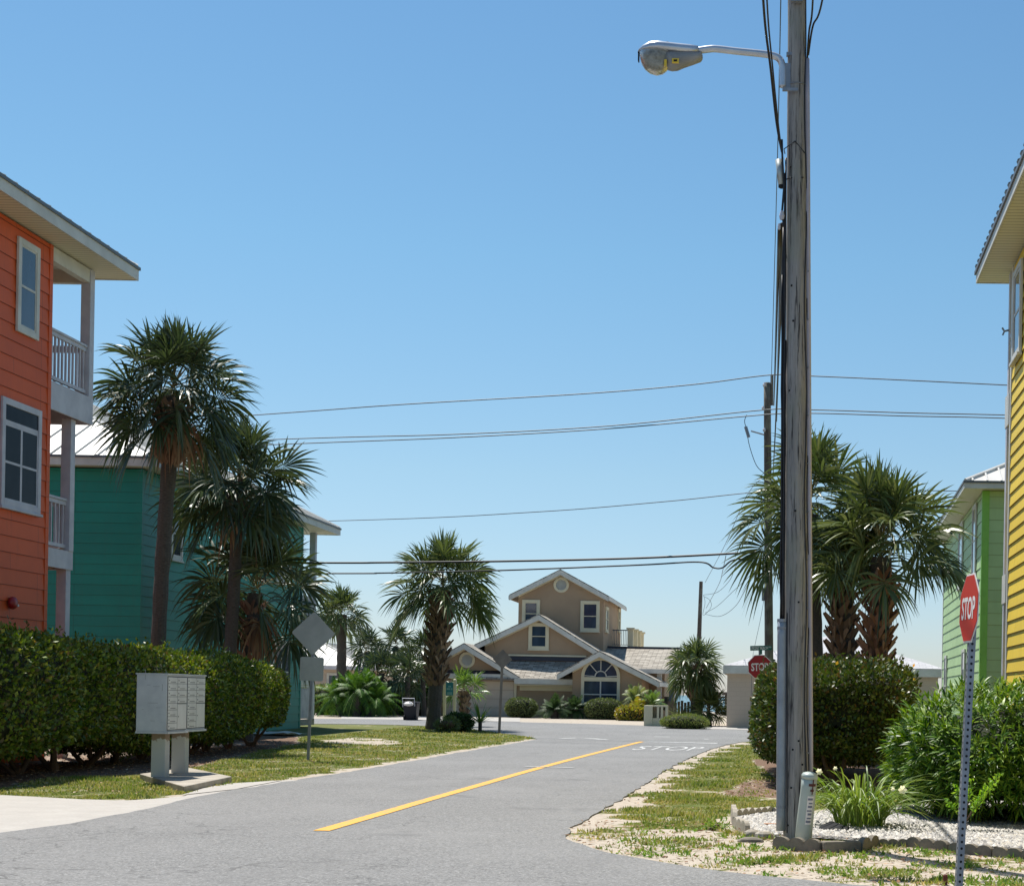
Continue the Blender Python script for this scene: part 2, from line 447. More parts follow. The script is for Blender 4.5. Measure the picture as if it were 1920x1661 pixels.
M['woodgrey'] = paint('weathered_planks', S(118, 108, 98), S(84, 76, 70), 0.9, 5.0, (1, 1, 6))
M['bell'] = paint('red_bell', S(150, 26, 30), None, 0.4)
M['yellowpaint'] = paint('yellow_road_paint', S(222, 164, 62), S(150, 138, 116), 0.8, 13.0, b=0.2, bs_sc=150, lo=0.54, hi=0.64)
M['whitepaint'] = paint('white_road_paint', S(196, 196, 194), S(146, 145, 142), 0.8, 7.0, b=0.2, bs_sc=150, lo=0.46, hi=0.62)
M['lenswhite'] = None
def lens():
    m, nt, bs, out = newmat('lamp_refractor')
    v = coords(nt, (1, 1, 1))
    nt.links.new(mixc(nt, ramp(nt, noise(nt, v, 18, 3), 0.35, 0.7), S(170, 168, 158), S(118, 116, 106)), bs.inputs['Base Color'])
    bs.inputs['Roughness'].default_value = 0.25; bs.inputs['Transmission Weight'].default_value = 0.35
    bump(nt, bs, noise(nt, v, 40, 2), 0.4, 0.01)
    return m
M['lens'] = lens()
M['yellowsticker'] = paint('yellow_sticker', S(230, 196, 60), None, 0.5)
def woodpole(name, a, b, c):
    m, nt, bs, out = newmat(name)
    v = coords(nt, (9, 9, 0.55))
    n1 = noise(nt, v, 1.6, 6, 0.7); v2 = coords(nt, (28, 28, 1.1)); n2 = noise(nt, v2, 1.5, 4, 0.7)
    v3 = coords(nt, (1, 1, 1)); n3 = noise(nt, v3, 1.3, 3)
    col = mixc(nt, ramp(nt, n1, 0.35, 0.65), a, b)
    col = mixc(nt, ramp(nt, n2, 0.54, 0.62), col, c)
    col = mixc(nt, ramp(nt, n3, 0.5, 0.75), col, S(140, 142, 128))
    nt.links.new(col, bs.inputs['Base Color']); bs.inputs['Roughness'].default_value = 0.9
    bump(nt, bs, n2, 0.9, 0.02)
    return m
M['pole'] = woodpole('weathered_pole_wood', S(158, 154, 150), S(122, 119, 117), S(46, 45, 48))
M['poledark'] = woodpole('dark_pole_wood', S(104, 94, 86), S(84, 74, 68), S(56, 50, 48))

def asphalt():
    m, nt, bs, out = newmat('asphalt')
    v = coords(nt, (1, 1, 1))
    fine = noise(nt, v, 42, 4, 0.75); mid = noise(nt, v, 9, 5); big = noise(nt, v, 0.35, 4)
    vo = N(nt, 'ShaderNodeTexVoronoi', Scale=26.0); nt.links.new(v, vo.inputs['Vector'])
    col = mixc(nt, ramp(nt, fine, 0.38, 0.64), (0.125, 0.124, 0.122, 1), (0.315, 0.312, 0.305, 1))
    col = mixc(nt, ramp(nt, vo.outputs['Distance'], 0.05, 0.22, (1, 1, 1, 1), (0, 0, 0, 1)), col, (0.50, 0.49, 0.47, 1))
    col = mixc(nt, ramp(nt, mid, 0.42, 0.72, (0, 0, 0, 1), (0.35, 0.35, 0.35, 1)), col, (0.15, 0.15, 0.152, 1))
    col = mixc(nt, ramp(nt, big, 0.42, 0.62, (0, 0, 0, 1), (0.3, 0.3, 0.3, 1)), col, (0.28, 0.275, 0.27, 1))
    v2 = coords(nt, (0.5, 0.12, 1)); streak = noise(nt, v2, 2.2, 4)
    col = mixc(nt, ramp(nt, streak, 0.5, 0.66, (0, 0, 0, 1), (0.25, 0.25, 0.25, 1)), col, (0.17, 0.168, 0.165, 1))
    v3 = coords(nt, (1, 1, 1)); wob = noise(nt, v3, 1.4, 3)
    vc = N(nt, 'ShaderNodeTexVoronoi', Scale=0.45); vc.feature = 'DISTANCE_TO_EDGE'
    av = nt.nodes.new('ShaderNodeVectorMath'); av.operation = 'MULTIPLY_ADD'; cb = nt.nodes.new('ShaderNodeCombineXYZ'); nt.links.new(wob, cb.inputs[0]); nt.links.new(noise(nt, v3, 1.1, 3), cb.inputs[1])
    nt.links.new(cb.outputs[0], av.inputs[0]); av.inputs[1].default_value = (1.6, 1.6, 0); nt.links.new(v3, av.inputs[2]); nt.links.new(av.outputs[0], vc.inputs['Vector'])
    crack = ramp(nt, vc.outputs['Distance'], 0.002, 0.008, (1, 1, 1, 1), (0, 0, 0, 1))
    cm = N(nt, 'ShaderNodeMath', operation='MULTIPLY'); nt.links.new(crack, cm.inputs[0]); nt.links.new(ramp(nt, noise(nt, v3, 0.22, 2), 0.44, 0.56, (0, 0, 0, 1), (.6, .6, .6, 1)), cm.inputs[1])
    col = mixc(nt, cm.outputs[0], col, (0.07, 0.07, 0.07, 1))
    st = N(nt, 'ShaderNodeTexVoronoi', Scale=0.55); nt.links.new(av.outputs[0], st.inputs['Vector'])
    col = mixc(nt, ramp(nt, st.outputs['Distance'], 0.05, 0.2, (.45, .45, .45, 1), (0, 0, 0, 1)), col, (0.12, 0.12, 0.12, 1))
    nt.links.new(col, bs.inputs['Base Color']); bs.inputs['Roughness'].default_value = 0.95
    bs.inputs['Specular IOR Level'].default_value = 0.25
    bump(nt, bs, fine, 0.6, 0.012)
    return m
M['asphalt'] = asphalt()
def conc():
    m, nt, bs, out = newmat('driveway_concrete')
    v = coords(nt, (1, 1, 1))
    col = mixc(nt, ramp(nt, noise(nt, v, 2.5, 6), 0.3, 0.7), (0.44, 0.415, 0.38, 1), (0.38, 0.355, 0.325, 1))
    col = mixc(nt, ramp(nt, noise(nt, v, 30, 4), 0.5, 0.8), col, (0.34, 0.31, 0.27, 1))
    nt.links.new(col, bs.inputs['Base Color']); bs.inputs['Roughness'].default_value = 0.9
    bump(nt, bs, noise(nt, v, 60, 3), 0.25, 0.005)
    return m
M['drive'] = conc()
def groundmat():
    m, nt, bs, out = newmat('sandy_ground')
    v = coords(nt, (1, 1, 1))
    ag = N(nt, 'ShaderNodeAttribute', attribute_name='grass'); am = N(nt, 'ShaderNodeAttribute', attribute_name='mulch')
    fine = noise(nt, v, 45, 4, 0.7); mid = noise(nt, v, 7, 5); big = noise(nt, v, 1.3, 4)
    sand = mixc(nt, ramp(nt, fine, 0.35, 0.7), (0.50, 0.44, 0.37, 1), (0.36, 0.305, 0.24, 1))
    sand = mixc(nt, ramp(nt, mid, 0.5, 0.75), sand, (0.27, 0.22, 0.16, 1))
    gr = mixc(nt, ramp(nt, fine, 0.35, 0.65), (0.085, 0.10, 0.024, 1), (0.20, 0.19, 0.06, 1))
    gr = mixc(nt, ramp(nt, big, 0.45, 0.65), gr, (0.10, 0.13, 0.03, 1))
    mul = mixc(nt, ramp(nt, fine, 0.4, 0.62), (0.10, 0.055, 0.035, 1), (0.24, 0.16, 0.11, 1))
    # ragged edge of the patches
    def edge(att):
        a = N(nt, 'ShaderNodeMath', operation='MULTIPLY_ADD'); nt.links.new(mid, a.inputs[0]); a.inputs[1].default_value = 1.3
        s = N(nt, 'ShaderNodeMath', operation='SUBTRACT'); nt.links.new(att, s.inputs[0]); s.inputs[1].default_value = 0.65
        nt.links.new(s.outputs[0], a.inputs[2])
        return ramp(nt, a.outputs[0], 0.38, 0.56)
    col = mixc(nt, edge(ag.outputs['Fac']), sand, gr)
    col = mixc(nt, edge(am.outputs['Fac']), col, mul)
    nt.links.new(col, bs.inputs['Base Color']); bs.inputs['Roughness'].default_value = 0.95
    bs.inputs['Specular IOR Level'].default_value = 0.2
    bump(nt, bs, mid, 0.6, 0.04)
    return m
M['ground'] = groundmat()
M['grass'] = leafmat('grass_blades', [S(108, 122, 48), S(134, 140, 62), S(166, 158, 88), S(190, 176, 122), S(104, 126, 46), S(200, 182, 130)], 0.6, 0.3, 0.2, patch=(S(84, 116, 42), 1.1, .75))
M['weed'] = leafmat('weed_leaves', [S(92, 132, 48), S(116, 150, 62), S(150, 150, 80)], 0.55, 0.3, 0.3)
M['litter'] = leafmat('dry_leaf_litter', [S(150, 112, 84), S(190, 160, 130), S(118, 84, 62), S(204, 186, 160), S(90, 66, 52)], 0.8, 0.1, 0.2)
M['pebble'] = leafmat('white_pebbles', [S(180, 178, 173), S(148, 145, 140), S(108, 106, 106), S(202, 198, 192), S(164, 156, 142)], 0.7, 0.0, 0.3)
def sea():
    m, nt, bs, out = newmat('sea_water')
    bs.inputs['Base Color'].default_value = (0.02, 0.10, 0.13, 1); bs.inputs['Roughness'].default_value = 0.2
    v = coords(nt, (0.3, 0.1, 1)); bump(nt, bs, noise(nt, v, 2.0, 5), 0.5, 0.3)
    return m
M['sea'] = sea()
# ------------------------------------------------------------------ plants
def _norm(v): return v / (np.linalg.norm(v, axis=-1, keepdims=True) + 1e-9)

class Strips:
    """accumulates strips (leaflets) of quads"""
    def __init__(s): s.v = []; s.f = []; s.n = 0
    def add(s, pts, side, wid):
        """pts (k,m,3) k strips of m points; side (k,m,3) width direction; wid (k,m)"""
        k, m, _ = pts.shape
        a = pts + side * wid[..., None] * 0.5; b = pts - side * wid[..., None] * 0.5
        v = np.stack([a, b], axis=2).reshape(-1, 3)
        base = s.n + (np.arange(k) * m * 2)[:, None]
        j = (np.arange(m - 1) * 2)[None, :]
        o = base + j
        f = np.stack([o, o + 1, o + 3, o + 2], axis=-1).reshape(-1, 4)
        s.v.append(v); s.f.append(f); s.n += len(v)
    def build(s, name, mat, parent=None, base=None):
        return npmesh(name, np.concatenate(s.v), np.concatenate(s.f), mat, parent, base)

def fan_frond(st, pt, rg, base, az, el, plen, r, nl=30, droop=0.5):
    """one fan-palm frond: arching petiole, then a ring of pleated leaflets whose tips hang"""
    d0 = np.array([cos(az) * cos(el), sin(az) * cos(el), sin(el)])
    m = 6; us = np.linspace(0, 1, m)
    sag = droop * 0.5
    pts = base + d0 * (us[:, None] * plen) + np.array([0, 0, -1]) * (us[:, None] ** 2 * plen * sag * cos(el))
    t = _norm(pts[-1] - pts[-2])
    side = np.cross(t, np.array([0, 0, 1.0]))
    if np.linalg.norm(side) < 0.05: side = np.array([-sin(az), cos(az), 0])
    side = _norm(side); nrm = np.cross(side, t)
    roll = np.clip(rg.normal(0, 0.75), -1.5, 1.5); side, nrm = side * cos(roll) + nrm * sin(roll), nrm * cos(roll) - side * sin(roll)
    pt.add(pts[None], np.tile(side, (1, m, 1)), np.linspace(0.035, 0.02, m)[None])
    T = pts[-1]
    A = np.linspace(-2.15, 2.15, nl) + rg.normal(0, 0.03, nl)
    costa = 0.25 * r
    # leaflets leave along the short costa: middle ones start further out
    st0 = T + t[None] * (costa * (1 - (np.abs(A) / 2.15)) * 0.8)[:, None]
    D = np.cos(A)[:, None] * t + np.sin(A)[:, None] * side
    D = _norm(D + nrm[None] * (0.38 * np.abs(np.sin(A)) + rg.normal(0, .10, nl))[:, None] + np.array([0, 0, -1.0])[None] * (0.42 * droop * (0.5 + 0.5 * np.cos(A)))[:, None])
    L = r * (1.0 - 0.28 * (np.abs(A) / 2.15) ** 2) * rg.uniform(0.85, 1.08, nl)
    mm = 7; u = np.array([0, .15, .35, .52, .7, .86, 1.0])
    dr = droop * rg.uniform(0.5, 1.35, nl)
    pos = st0[:, None] + D[:, None] * (L[:, None] * u)[..., None]
    bend = np.clip(u - 0.3, 0, 1) ** 1.8
    pos[..., 2] -= (L * dr)[:, None] * bend * 1.2
    pos += D[:, None] * (-(L * dr)[:, None] * bend * 0.35)[..., None]
    sd = np.cross(D, nrm); sd = _norm(sd)
    pleat = 0.55 * np.where(np.arange(nl) % 2 == 0, 1, -1)
    sdv = _norm(sd * np.cos(pleat)[:, None] + nrm[None] * np.sin(pleat)[:, None])
    dA = 4.3 / nl
    w = np.minimum(L[:, None] * u * dA * 1.1 + 0.006, (0.5 * L * dA)[:, None]) * np.array([1, 1, 1, .85, .55, .28, .03])
    st.add(pos, np.repeat(sdv[:, None], mm, 1), w)

def palm_crown(root, base, rg, n, plen, r, mat, droop=0.5, el0=85, el1=-45, nl=28, bias=None, name='crown', squash=1.0, pet='petiole'):
    st = Strips(); pt = Strips()
    ga = rg.uniform(0, 6.28)
    for i in range(n):
        f = i / max(n - 1, 1)
        el = radians(el0 + (el1 - el0) * f ** 0.85 + rg.normal(0, 7))
        az = ga + i * 2.39996 + rg.normal(0, 0.15)
        k = (0.72 + 0.28 * min(1, f * 2.5))
        if bias is not None: k *= 1 + bias[1] * cos(az - bias[0])
        dr = droop * (0.35 + 0.9 * f) * rg.uniform(0.8, 1.25)
        b = np.array(base) + rg.normal(0, 0.04, 3) + np.array([0, 0, 0.25 * (1 - f) * squash])
        fan_frond(st, pt, rg, b, az, el, plen * k * rg.uniform(0.6, 1.14), r * (0.85 + 0.15 * min(1, f * 3)) * rg.uniform(0.9, 1.08), nl, dr)
    cr = st.build(name, MATS_get(mat), root)
    pt.build('petioles', M[pet], cr)
    return cr

def MATS_get(m): return M[m] if isinstance(m, str) else m

def trunk(root, pts, rads, mat='bark', seed=0, rings=True):
    sp = spline(pts, 10); n = len(sp); R = []
    rg = random.Random(seed)
    for i in range(n):
        u = i / (n - 1) * (len(rads) - 1); k = min(int(u), len(rads) - 2); fr = u - k
        R.append((rads[k] * (1 - fr) + rads[k + 1] * fr) * (1 + (0.05 if i % 2 else -0.02) + rg.uniform(-.03, .03)))
    mb = MB(); mb.tube(sp, R, 14)
    return mb.build('trunk', M[mat], root, smooth=False), sp, R

def boots(root, sp_fn, z0, z1, rad_fn, mat, rg, rows=9, per=9, L=0.5, w=0.085, outw=0.5, name='leaf_bases'):
    """old leaf bases: split pairs of stubs leaning left and right that criss-cross"""
    mb = MB()
    for i in range(rows):
        f = i / max(rows - 1, 1); z = z0 + (z1 - z0) * f
        for k in range(per):
            a = 2 * pi * (k + 0.5 * (i % 2)) / per + rg.normal(0, 0.06)
            c = sp_fn(z); r = rad_fn(f)
            o = Vector((cos(a), sin(a), 0)); tn = Vector((-sin(a), cos(a), 0))
            for sgn in (-1, 1):
                l = L * rg.uniform(0.75, 1.15); ww = w * rg.uniform(0.8, 1.15)
                p0 = c + o * (r * 0.8) + tn * sgn * -0.02
                ln = 0.8 * sgn + rg.normal(0, 0.08)
                d = (Vector((0, 0, 1)) + o * outw * rg.uniform(0.6, 1.2) + tn * ln).normalized()
                s = d.cross(o).normalized(); q = d.cross(s).normalized()
                p1 = p0 + d * l
                t = 0.022
                vs = [p0 - s * ww - q * t, p0 + s * ww - q * t, p0 + s * ww + q * t, p0 - s * ww + q * t,
                      p1 - s * ww * 0.45 - q * t * .4, p1 + s * ww * 0.3 - q * t * .4, p1 + s * ww * 0.3 + q * t * .4, p1 - s * ww * 0.45 + q * t * .4]
                mb.add(vs, [(0, 3, 2, 1), (4, 5, 6, 7), (0, 1, 5, 4), (1, 2, 6, 5), (2, 3, 7, 6), (3, 0, 4, 7)])
    return mb.build(name, M[mat], root)

def sabal(name, base, top, label, seed, n=34, plen=0.75, r=0.8, mat='palm', droop=0.5, rad=0.17, booted=None, el1=-45,
          el0=85, bias=None, bootmat='boots', dead=0, group=None, mid=None, trunk_r=None, squash=1.0, nl=28, cat='palm tree'):
    rg = np.random.default_rng(seed)
    root = thing(name, base, label, cat, group)
    base = Vector(base); top = Vector(top)
    pts = [base - Vector((0, 0, 0.05)), mid if mid is not None else (base + top) / 2 + Vector((rg.normal(0, .03), 0, 0)), top]
    tr = trunk_r or [rad * 1.12, rad, rad * 0.95, rad]
    trunk(root, pts, tr, seed=seed)
    def spf(z):
        f = (z - base.z) / max(top.z - base.z, 0.01); return base.lerp(top, f).to_2d().to_3d() + Vector((0, 0, z))
    if booted:
        z0, z1, r0, r1, rows, per, L = booted
        boots(root, spf, z0, z1, lambda f: r0 + (r1 - r0) * f, bootmat, rg, rows, per, L)
    palm_crown(root, top, rg, n, plen, r, mat, droop, el0, el1, nl, bias, squash=squash)
    if dead:
        st = Strips(); pt = Strips()
        for i in range(dead):
            fan_frond(st, pt, rg, np.array(top) - np.array([0, 0, 0.1]), rg.uniform(0, 6.28), radians(-55 + rg.normal(0, 8)), plen * 0.5, r * 0.75, 16, 1.2)
        st.build('dead_fronds', M['deadfrond'], root)
    return root

def pinnate_crown(root, base, rg, n, L, mat, el0=80, el1=5, lw=0.02, ll=0.22, nleaf=34, droop=0.8, name='crown'):
    """cycad / date-palm like crown: arching ribs with two rows of narrow leaflets"""
    st = Strips()
    for i in range(n):
        f = i / max(n - 1, 1); az = i * 2.39996 + rg.normal(0, .15)
        el = radians(el0 + (el1 - el0) * f + rg.normal(0, 6)); l = L * rg.uniform(.8, 1.1)
        d = np.array([cos(az) * cos(el), sin(az) * cos(el), sin(el)])
        us = np.linspace(0, 1, 9)
        pts = np.array(base) + d * (us[:, None] * l)
        pts[:, 2] -= us ** 2 * l * droop * 0.45 * (0.6 + f)
        side = np.array([-sin(az), cos(az), 0.0])
        st.add(pts[None], np.tile(side, (1, 9, 1)), np.linspace(.03, .008, 9)[None])
        uu = np.linspace(0.12, 0.99, nleaf)
        pc = np.stack([np.interp(uu, us, pts[:, k]) for k in range(3)], 1)
        tg = _norm(np.gradient(pc, axis=0)); nr = np.cross(side, tg)
        for sg in (-1, 1):
            D = _norm(tg * 0.55 + side[None] * sg * 0.9 + nr * -0.35 * 0 + nr * 0.25)
            LL = ll * np.sin(np.clip(uu, 0.1, 1) * pi * 0.9 + 0.25) * rg.uniform(.85, 1.1, nleaf) + 0.03
            m = 4; u = np.array([0, .35, .7, 1.0])
            pos = pc[:, None] + D[:, None] * (LL[:, None] * u)[..., None]
            pos[..., 2] -= LL[:, None] * u ** 2 * 0.35
            sd = _norm(np.cross(D, nr + 0.01))
            w = np.outer(np.ones(nleaf), np.array([.8, 1, .7, .1])) * lw
            st.add(pos, np.repeat(sd[:, None], m, 1), w)
    return st.build(name, MATS_get(mat), root)

def sample_sphere(rg, n):
    v = rg.normal(0, 1, (n, 3)); return _norm(v)

def superpoint(d, ex):
    """direction -> point on a rounded box (superquadric) of unit half-size"""
    k = (np.abs(d) ** ex).sum(1) ** (1.0 / ex)
    return d / k[:, None]

def bush(name, c, rad, label, seed, n, L, W, mat, ex=3.0, lumpy=0.12, core='hedgecore', group=None, cat='bush', up=0.3, tips=None, floor=None, corek=0.86, stems=3, lk=1.0):
    rg = np.random.default_rng(seed)
    c = np.array(c, float); rad = np.array(rad, float)
    root = thing(name, (c[0], c[1], gz(c[1])), label, cat, group)
    d = sample_sphere(rg, n); p = superpoint(d, ex)
    nr = _norm(np.sign(p) * np.abs(p) ** (ex - 1) / rad)
    pos = c + p * rad
    depth = -np.abs(rg.normal(0, 0.05, n)) + lumpy * lump(pos, lk, seed)
    pos = pos + nr * depth[:, None] * 1.0
    if floor is not None:
        k = pos[:, 2] > floor; pos = pos[k]; nr = nr[k]
    v, f = leaf_quads(rg, pos, nr, L, W, up)
    npmesh('foliage', v, f, MATS_get(mat), root)
    if tips is not None:
        tm, tn = tips
        k = np.where(nr[:, 2] > 0.25)[0]; k = rg.choice(k, min(tn, len(k)), replace=False)
        v, f = leaf_quads(rg, pos[k] + nr[k] * 0.03, nr[k], L * 1.05, W, up + .4); npmesh('young_leaves', v, f, M[tm], root)
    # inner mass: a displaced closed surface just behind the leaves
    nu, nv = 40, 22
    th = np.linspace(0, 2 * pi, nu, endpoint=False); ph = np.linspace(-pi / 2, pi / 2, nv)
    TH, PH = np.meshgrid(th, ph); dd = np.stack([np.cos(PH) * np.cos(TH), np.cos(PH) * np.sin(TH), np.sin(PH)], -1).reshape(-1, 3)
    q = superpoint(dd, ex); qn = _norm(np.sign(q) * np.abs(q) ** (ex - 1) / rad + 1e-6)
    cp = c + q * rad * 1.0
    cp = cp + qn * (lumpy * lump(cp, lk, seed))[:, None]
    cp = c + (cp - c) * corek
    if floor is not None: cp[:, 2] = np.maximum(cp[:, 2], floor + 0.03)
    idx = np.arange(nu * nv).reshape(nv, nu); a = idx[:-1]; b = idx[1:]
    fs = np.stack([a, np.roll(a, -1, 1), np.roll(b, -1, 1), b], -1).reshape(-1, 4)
    npmesh('inner_core', cp, fs, M[core], root)
    mb = MB()
    g0 = gz(c[1])
    for i in range(stems):
        q0 = Vector((c[0], c[1], g0 - 0.03))
        mb.tube([q0, q0 + Vector((rg.normal(0, .1), 0, (c[2] - g0) * .6)), Vector(c)], [.04, .03, .02], 6)
    mb.build('stem', M['twig'], root)
    return root

def hedge(name, A, B, wid, z0f, z1f, label, seed, dens, L, W, mat, cat='hedge', stems=8, tips=None, ex=5.0, lumpy=0.10, bulge=0.0):
    """clipped hedge between two ground points; z0f/z1f(t) give underside and top"""
    rg = np.random.default_rng(seed)
    A = np.array(A, float); B = np.array(B, float); ax = B - A; Ln = np.linalg.norm(ax[:2]); t_ = ax / Ln; sd = np.array([t_[1], -t_[0], 0])
    root = thing(name, ((A[0] + B[0]) / 2, (A[1] + B[1]) / 2, 0), label, cat)
    def surf(t, phi, extra):
        # t in 0..1 along, phi around the section
        x = 2 * t - 1
        e = np.clip(1 - np.abs(x) ** 9, 0, 1) ** 0.45
        cph, sph = np.cos(phi), np.sin(phi)
        k = (np.abs(cph) ** ex + np.abs(sph) ** ex) ** (-1 / ex)
        z0 = z0f(t); z1 = z1f(t); hz = (z1 - z0) / 2; cz = (z0 + z1) / 2
        px = cph * k * wid / 2 * e * (1 + bulge * (-sph * k)); pz = sph * k * hz * (0.35 + 0.65 * e)
        c = A[None] + ax[None] * t[:, None]
        p = c + sd[None] * px[:, None]; p[:, 2] = cz + pz
        n = sd[None] * (np.sign(cph) * np.abs(cph) ** (ex - 1))[:, None] + np.array([0, 0, 1.0])[None] * (np.sign(sph) * np.abs(sph) ** (ex - 1) * wid / 2 / np.maximum(hz, .1))[:, None]
        n = n + t_[None] * (np.sign(x) * np.abs(x) ** 12 * 2.0)[:, None]
        n = _norm(n)
        return p + n * (lumpy * lump(p, 1.1, seed) + extra)[:, None], n
    per = 2 * (wid + 1.8); n = int(dens * per * Ln)
    t = rg.uniform(0, 1, n); phi = rg.uniform(0, 2 * pi, n)
    # also cover the ends
    ne = int(n * 0.10); te = np.concatenate([rg.beta(1, 60, ne // 2), 1 - rg.beta(1, 60, ne // 2)]); t = np.concatenate([t, te]); phi = np.concatenate([phi, rg.uniform(0, 2 * pi, len(te))])
    depth = -np.abs(rg.normal(0, 0.12, len(t)))
    # thin, ragged underside
    pos, nr = surf(t, phi, depth)
    k = np.where(nr[:, 2] > 0.5)[0]; k = rg.choice(k, min(len(k), int(Ln * 60)), replace=False)
    pos_ = np.concatenate([pos, pos[k] + nr[k] * rg.uniform(0.02, 0.14, len(k))[:, None]]); nr_2 = np.concatenate([nr, nr[k]])
    v, f = leaf_quads(rg, pos_, nr_2, L, W, 0.35)
    ns = int(Ln * 5); k = rg.choice(np.where(nr[:, 2] > 0.6)[0], ns); b0 = np.repeat(pos[k], 10, 0); hgt = np.tile(np.linspace(0, 1, 10), ns) * np.repeat(rg.uniform(.08, .28, ns), 10)
    b0 = b0 + np.stack([hgt * np.repeat(rg.normal(0, .3, ns), 10), hgt * np.repeat(rg.normal(0, .3, ns), 10), hgt], 1) + rg.normal(0, .012, b0.shape)
    v2, f2 = leaf_quads(rg, b0, np.tile([0, 0, 1.0], (len(b0), 1)), L * .9, W * .9, .5); npmesh('foliage', np.concatenate([v, v2]), np.concatenate([f, f2 + len(v)]), MATS_get(mat), root)
    # shoots that stick out of the clipped top
    if tips:
        k = np.where((nr[:, 2] > 0.3) | (t > 0.9))[0]; k = rg.choice(k, min(tips[1], len(k)), replace=False)
        v, f = leaf_quads(rg, pos[k] + nr[k] * .04, nr[k], L * 1.1, W * 1.1, .6); npmesh('young_leaves', v, f, M[tips[0]], root)
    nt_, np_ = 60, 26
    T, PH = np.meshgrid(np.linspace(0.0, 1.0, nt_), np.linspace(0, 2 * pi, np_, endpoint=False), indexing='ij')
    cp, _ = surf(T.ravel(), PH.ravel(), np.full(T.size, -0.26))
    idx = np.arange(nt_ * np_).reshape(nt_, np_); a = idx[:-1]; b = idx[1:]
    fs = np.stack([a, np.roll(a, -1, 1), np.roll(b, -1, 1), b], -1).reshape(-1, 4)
    npmesh('inner_core', cp, fs, M['hedgecore'], root)  # closed dark shell behind the leaves so the gaps look dark
    mb = MB()
    for i in range(stems):
        tt = (i + .5 + rg.normal(0, .12)) / stems; c = A + ax * tt; mb = MB()
        cc = Vector((c[0], c[1], -0.02)); mb.tube([cc, cc + Vector((0, 0, .14))], [.09, .07], 7)
        for j in range(4):
            b0 = cc + Vector((rg.normal(0, .03), rg.normal(0, .03), .02))
            e0 = Vector((c[0] + rg.normal(0, .35), c[1] + rg.normal(0, .35), z0f(np.array([tt]))[0] + 0.35))
            mb.tube([b0, b0.lerp(e0, .5) + Vector((rg.normal(0, .05), 0, 0)), e0], [.05, .035, .025], 6)
        mb.build('stem', M['twig'], root)
    return root

def blades(name, c, rg, n, R, h, mat, label, cat, w=0.018, arch=0.9, group=None, rad0=0.15):
    """clump of arching strap leaves"""
    c = np.array(c, float); root = thing(name, tuple(c), label, cat, group)
    az = rg.uniform(0, 2 * pi, n); r0 = rad0 * np.sqrt(rg.uniform(0, 1, n)); b = c + np.stack([np.cos(az) * r0, np.sin(az) * r0, np.zeros(n)], 1)
    az2 = az + rg.normal(0, .5, n); m = 8; u = np.linspace(0, 1, m)
    H = h * rg.uniform(.55, 1.1, n); RR = R * rg.uniform(.2, 1.1, n)
    D = np.stack([np.cos(az2), np.sin(az2), np.zeros(n)], 1)
    zz = (H[:, None] * (u * 1.55 - arch * u ** 2.4 * rg.uniform(.5, 1.25, n)[:, None]))
    pos = b[:, None] + D[:, None] * (RR[:, None] * u ** 1.5)[..., None]; pos[..., 2] += np.maximum(zz, 0.0)
    sd = np.stack([-np.sin(az2), np.cos(az2), np.zeros(n)], 1) + rg.normal(0, .4, (n, 3)); sd = _norm(sd)
    st = Strips(); st.add(pos, np.repeat(sd[:, None], m, 1), w * np.outer(rg.uniform(.7, 1.2, n), np.array([.8, 1, 1, 1, .9, .75, .5, .1])))
    st.build('leaves', MATS_get(mat), root)
    return root, pos
# ------------------------------------------------------------------ ground outlines (photo pixels laid on the terrain)
def gp(pts): return [G(x, y) for x, y in pts]
# asphalt boundary, left side from the driveway to the far corner, then along the cross road
L_EDGE = gp([(0, 1563), (60, 1555), (130, 1546), (275, 1518), (345, 1500), (430, 1483), (520, 1469), (600, 1456), (700, 1440), (780, 1426), (850, 1413), (920, 1401), (975, 1392), (1008, 1386)])
C_NEAR_L = gp([(985, 1380), (940, 1375), (905, 1370), (870, 1366), (800, 1361.5), (740, 1359), (680, 1358), (620, 1357.5), (560, 1357)])
R_EDGE = gp([(1600, 1661), (1500, 1651), (1400, 1641), (1320, 1631), (1250, 1620), (1170, 1606), (1110, 1592), (1075, 1580), (1060, 1568), (1068, 1553), (1095, 1540), (1125, 1522), (1160, 1503), (1190, 1482), (1215, 1468), (1240, 1450), (1270, 1432), (1300, 1418), (1330, 1406), (1360, 1397), (1392, 1391)])
C_NEAR_R = gp([(1430, 1390), (1500, 1391), (1600, 1393)])
C_FAR = gp([(540, 1347), (620, 1347.5), (700, 1348.5), (780, 1350), (880, 1352), (960, 1353.5), (1000, 1354.5), (1100, 1357), (1200, 1360), (1290, 1363), (1390, 1365), (1500, 1368), (1600, 1370)])

def ext(a, b, L):  # continue a line beyond b
    d = (b - a).normalized(); q = b + d * L; return q
road = []
r0 = R_EDGE[0]
right_ext = [Vector((60, 6.5, 0)), Vector((30, 8.5, 0)), Vector((12, 9.8, 0)), Vector((4, 11.0, 0))]
l0 = L_EDGE[0]
left_ext = [Vector((-14, l0.y - 3.2, 0)), Vector((-30, l0.y - 5.0, 0)), Vector((-60, l0.y - 6, 0))]
cl = ext(C_NEAR_L[-2], C_NEAR_L[-1], 60); cr = ext(C_NEAR_R[0], C_NEAR_R[-1], 60)
fl = ext(C_FAR[1], C_FAR[0], 60); fr = ext(C_FAR[-2], C_FAR[-1], 60)
road_poly = ([Vector((-60, -60, 0)), Vector((60, -60, 0))] + right_ext + R_EDGE + C_NEAR_R + [cr, fr] + list(reversed(C_FAR)) + [fl, cl]
             + list(reversed(C_NEAR_L)) + list(reversed(L_EDGE)) + left_ext)

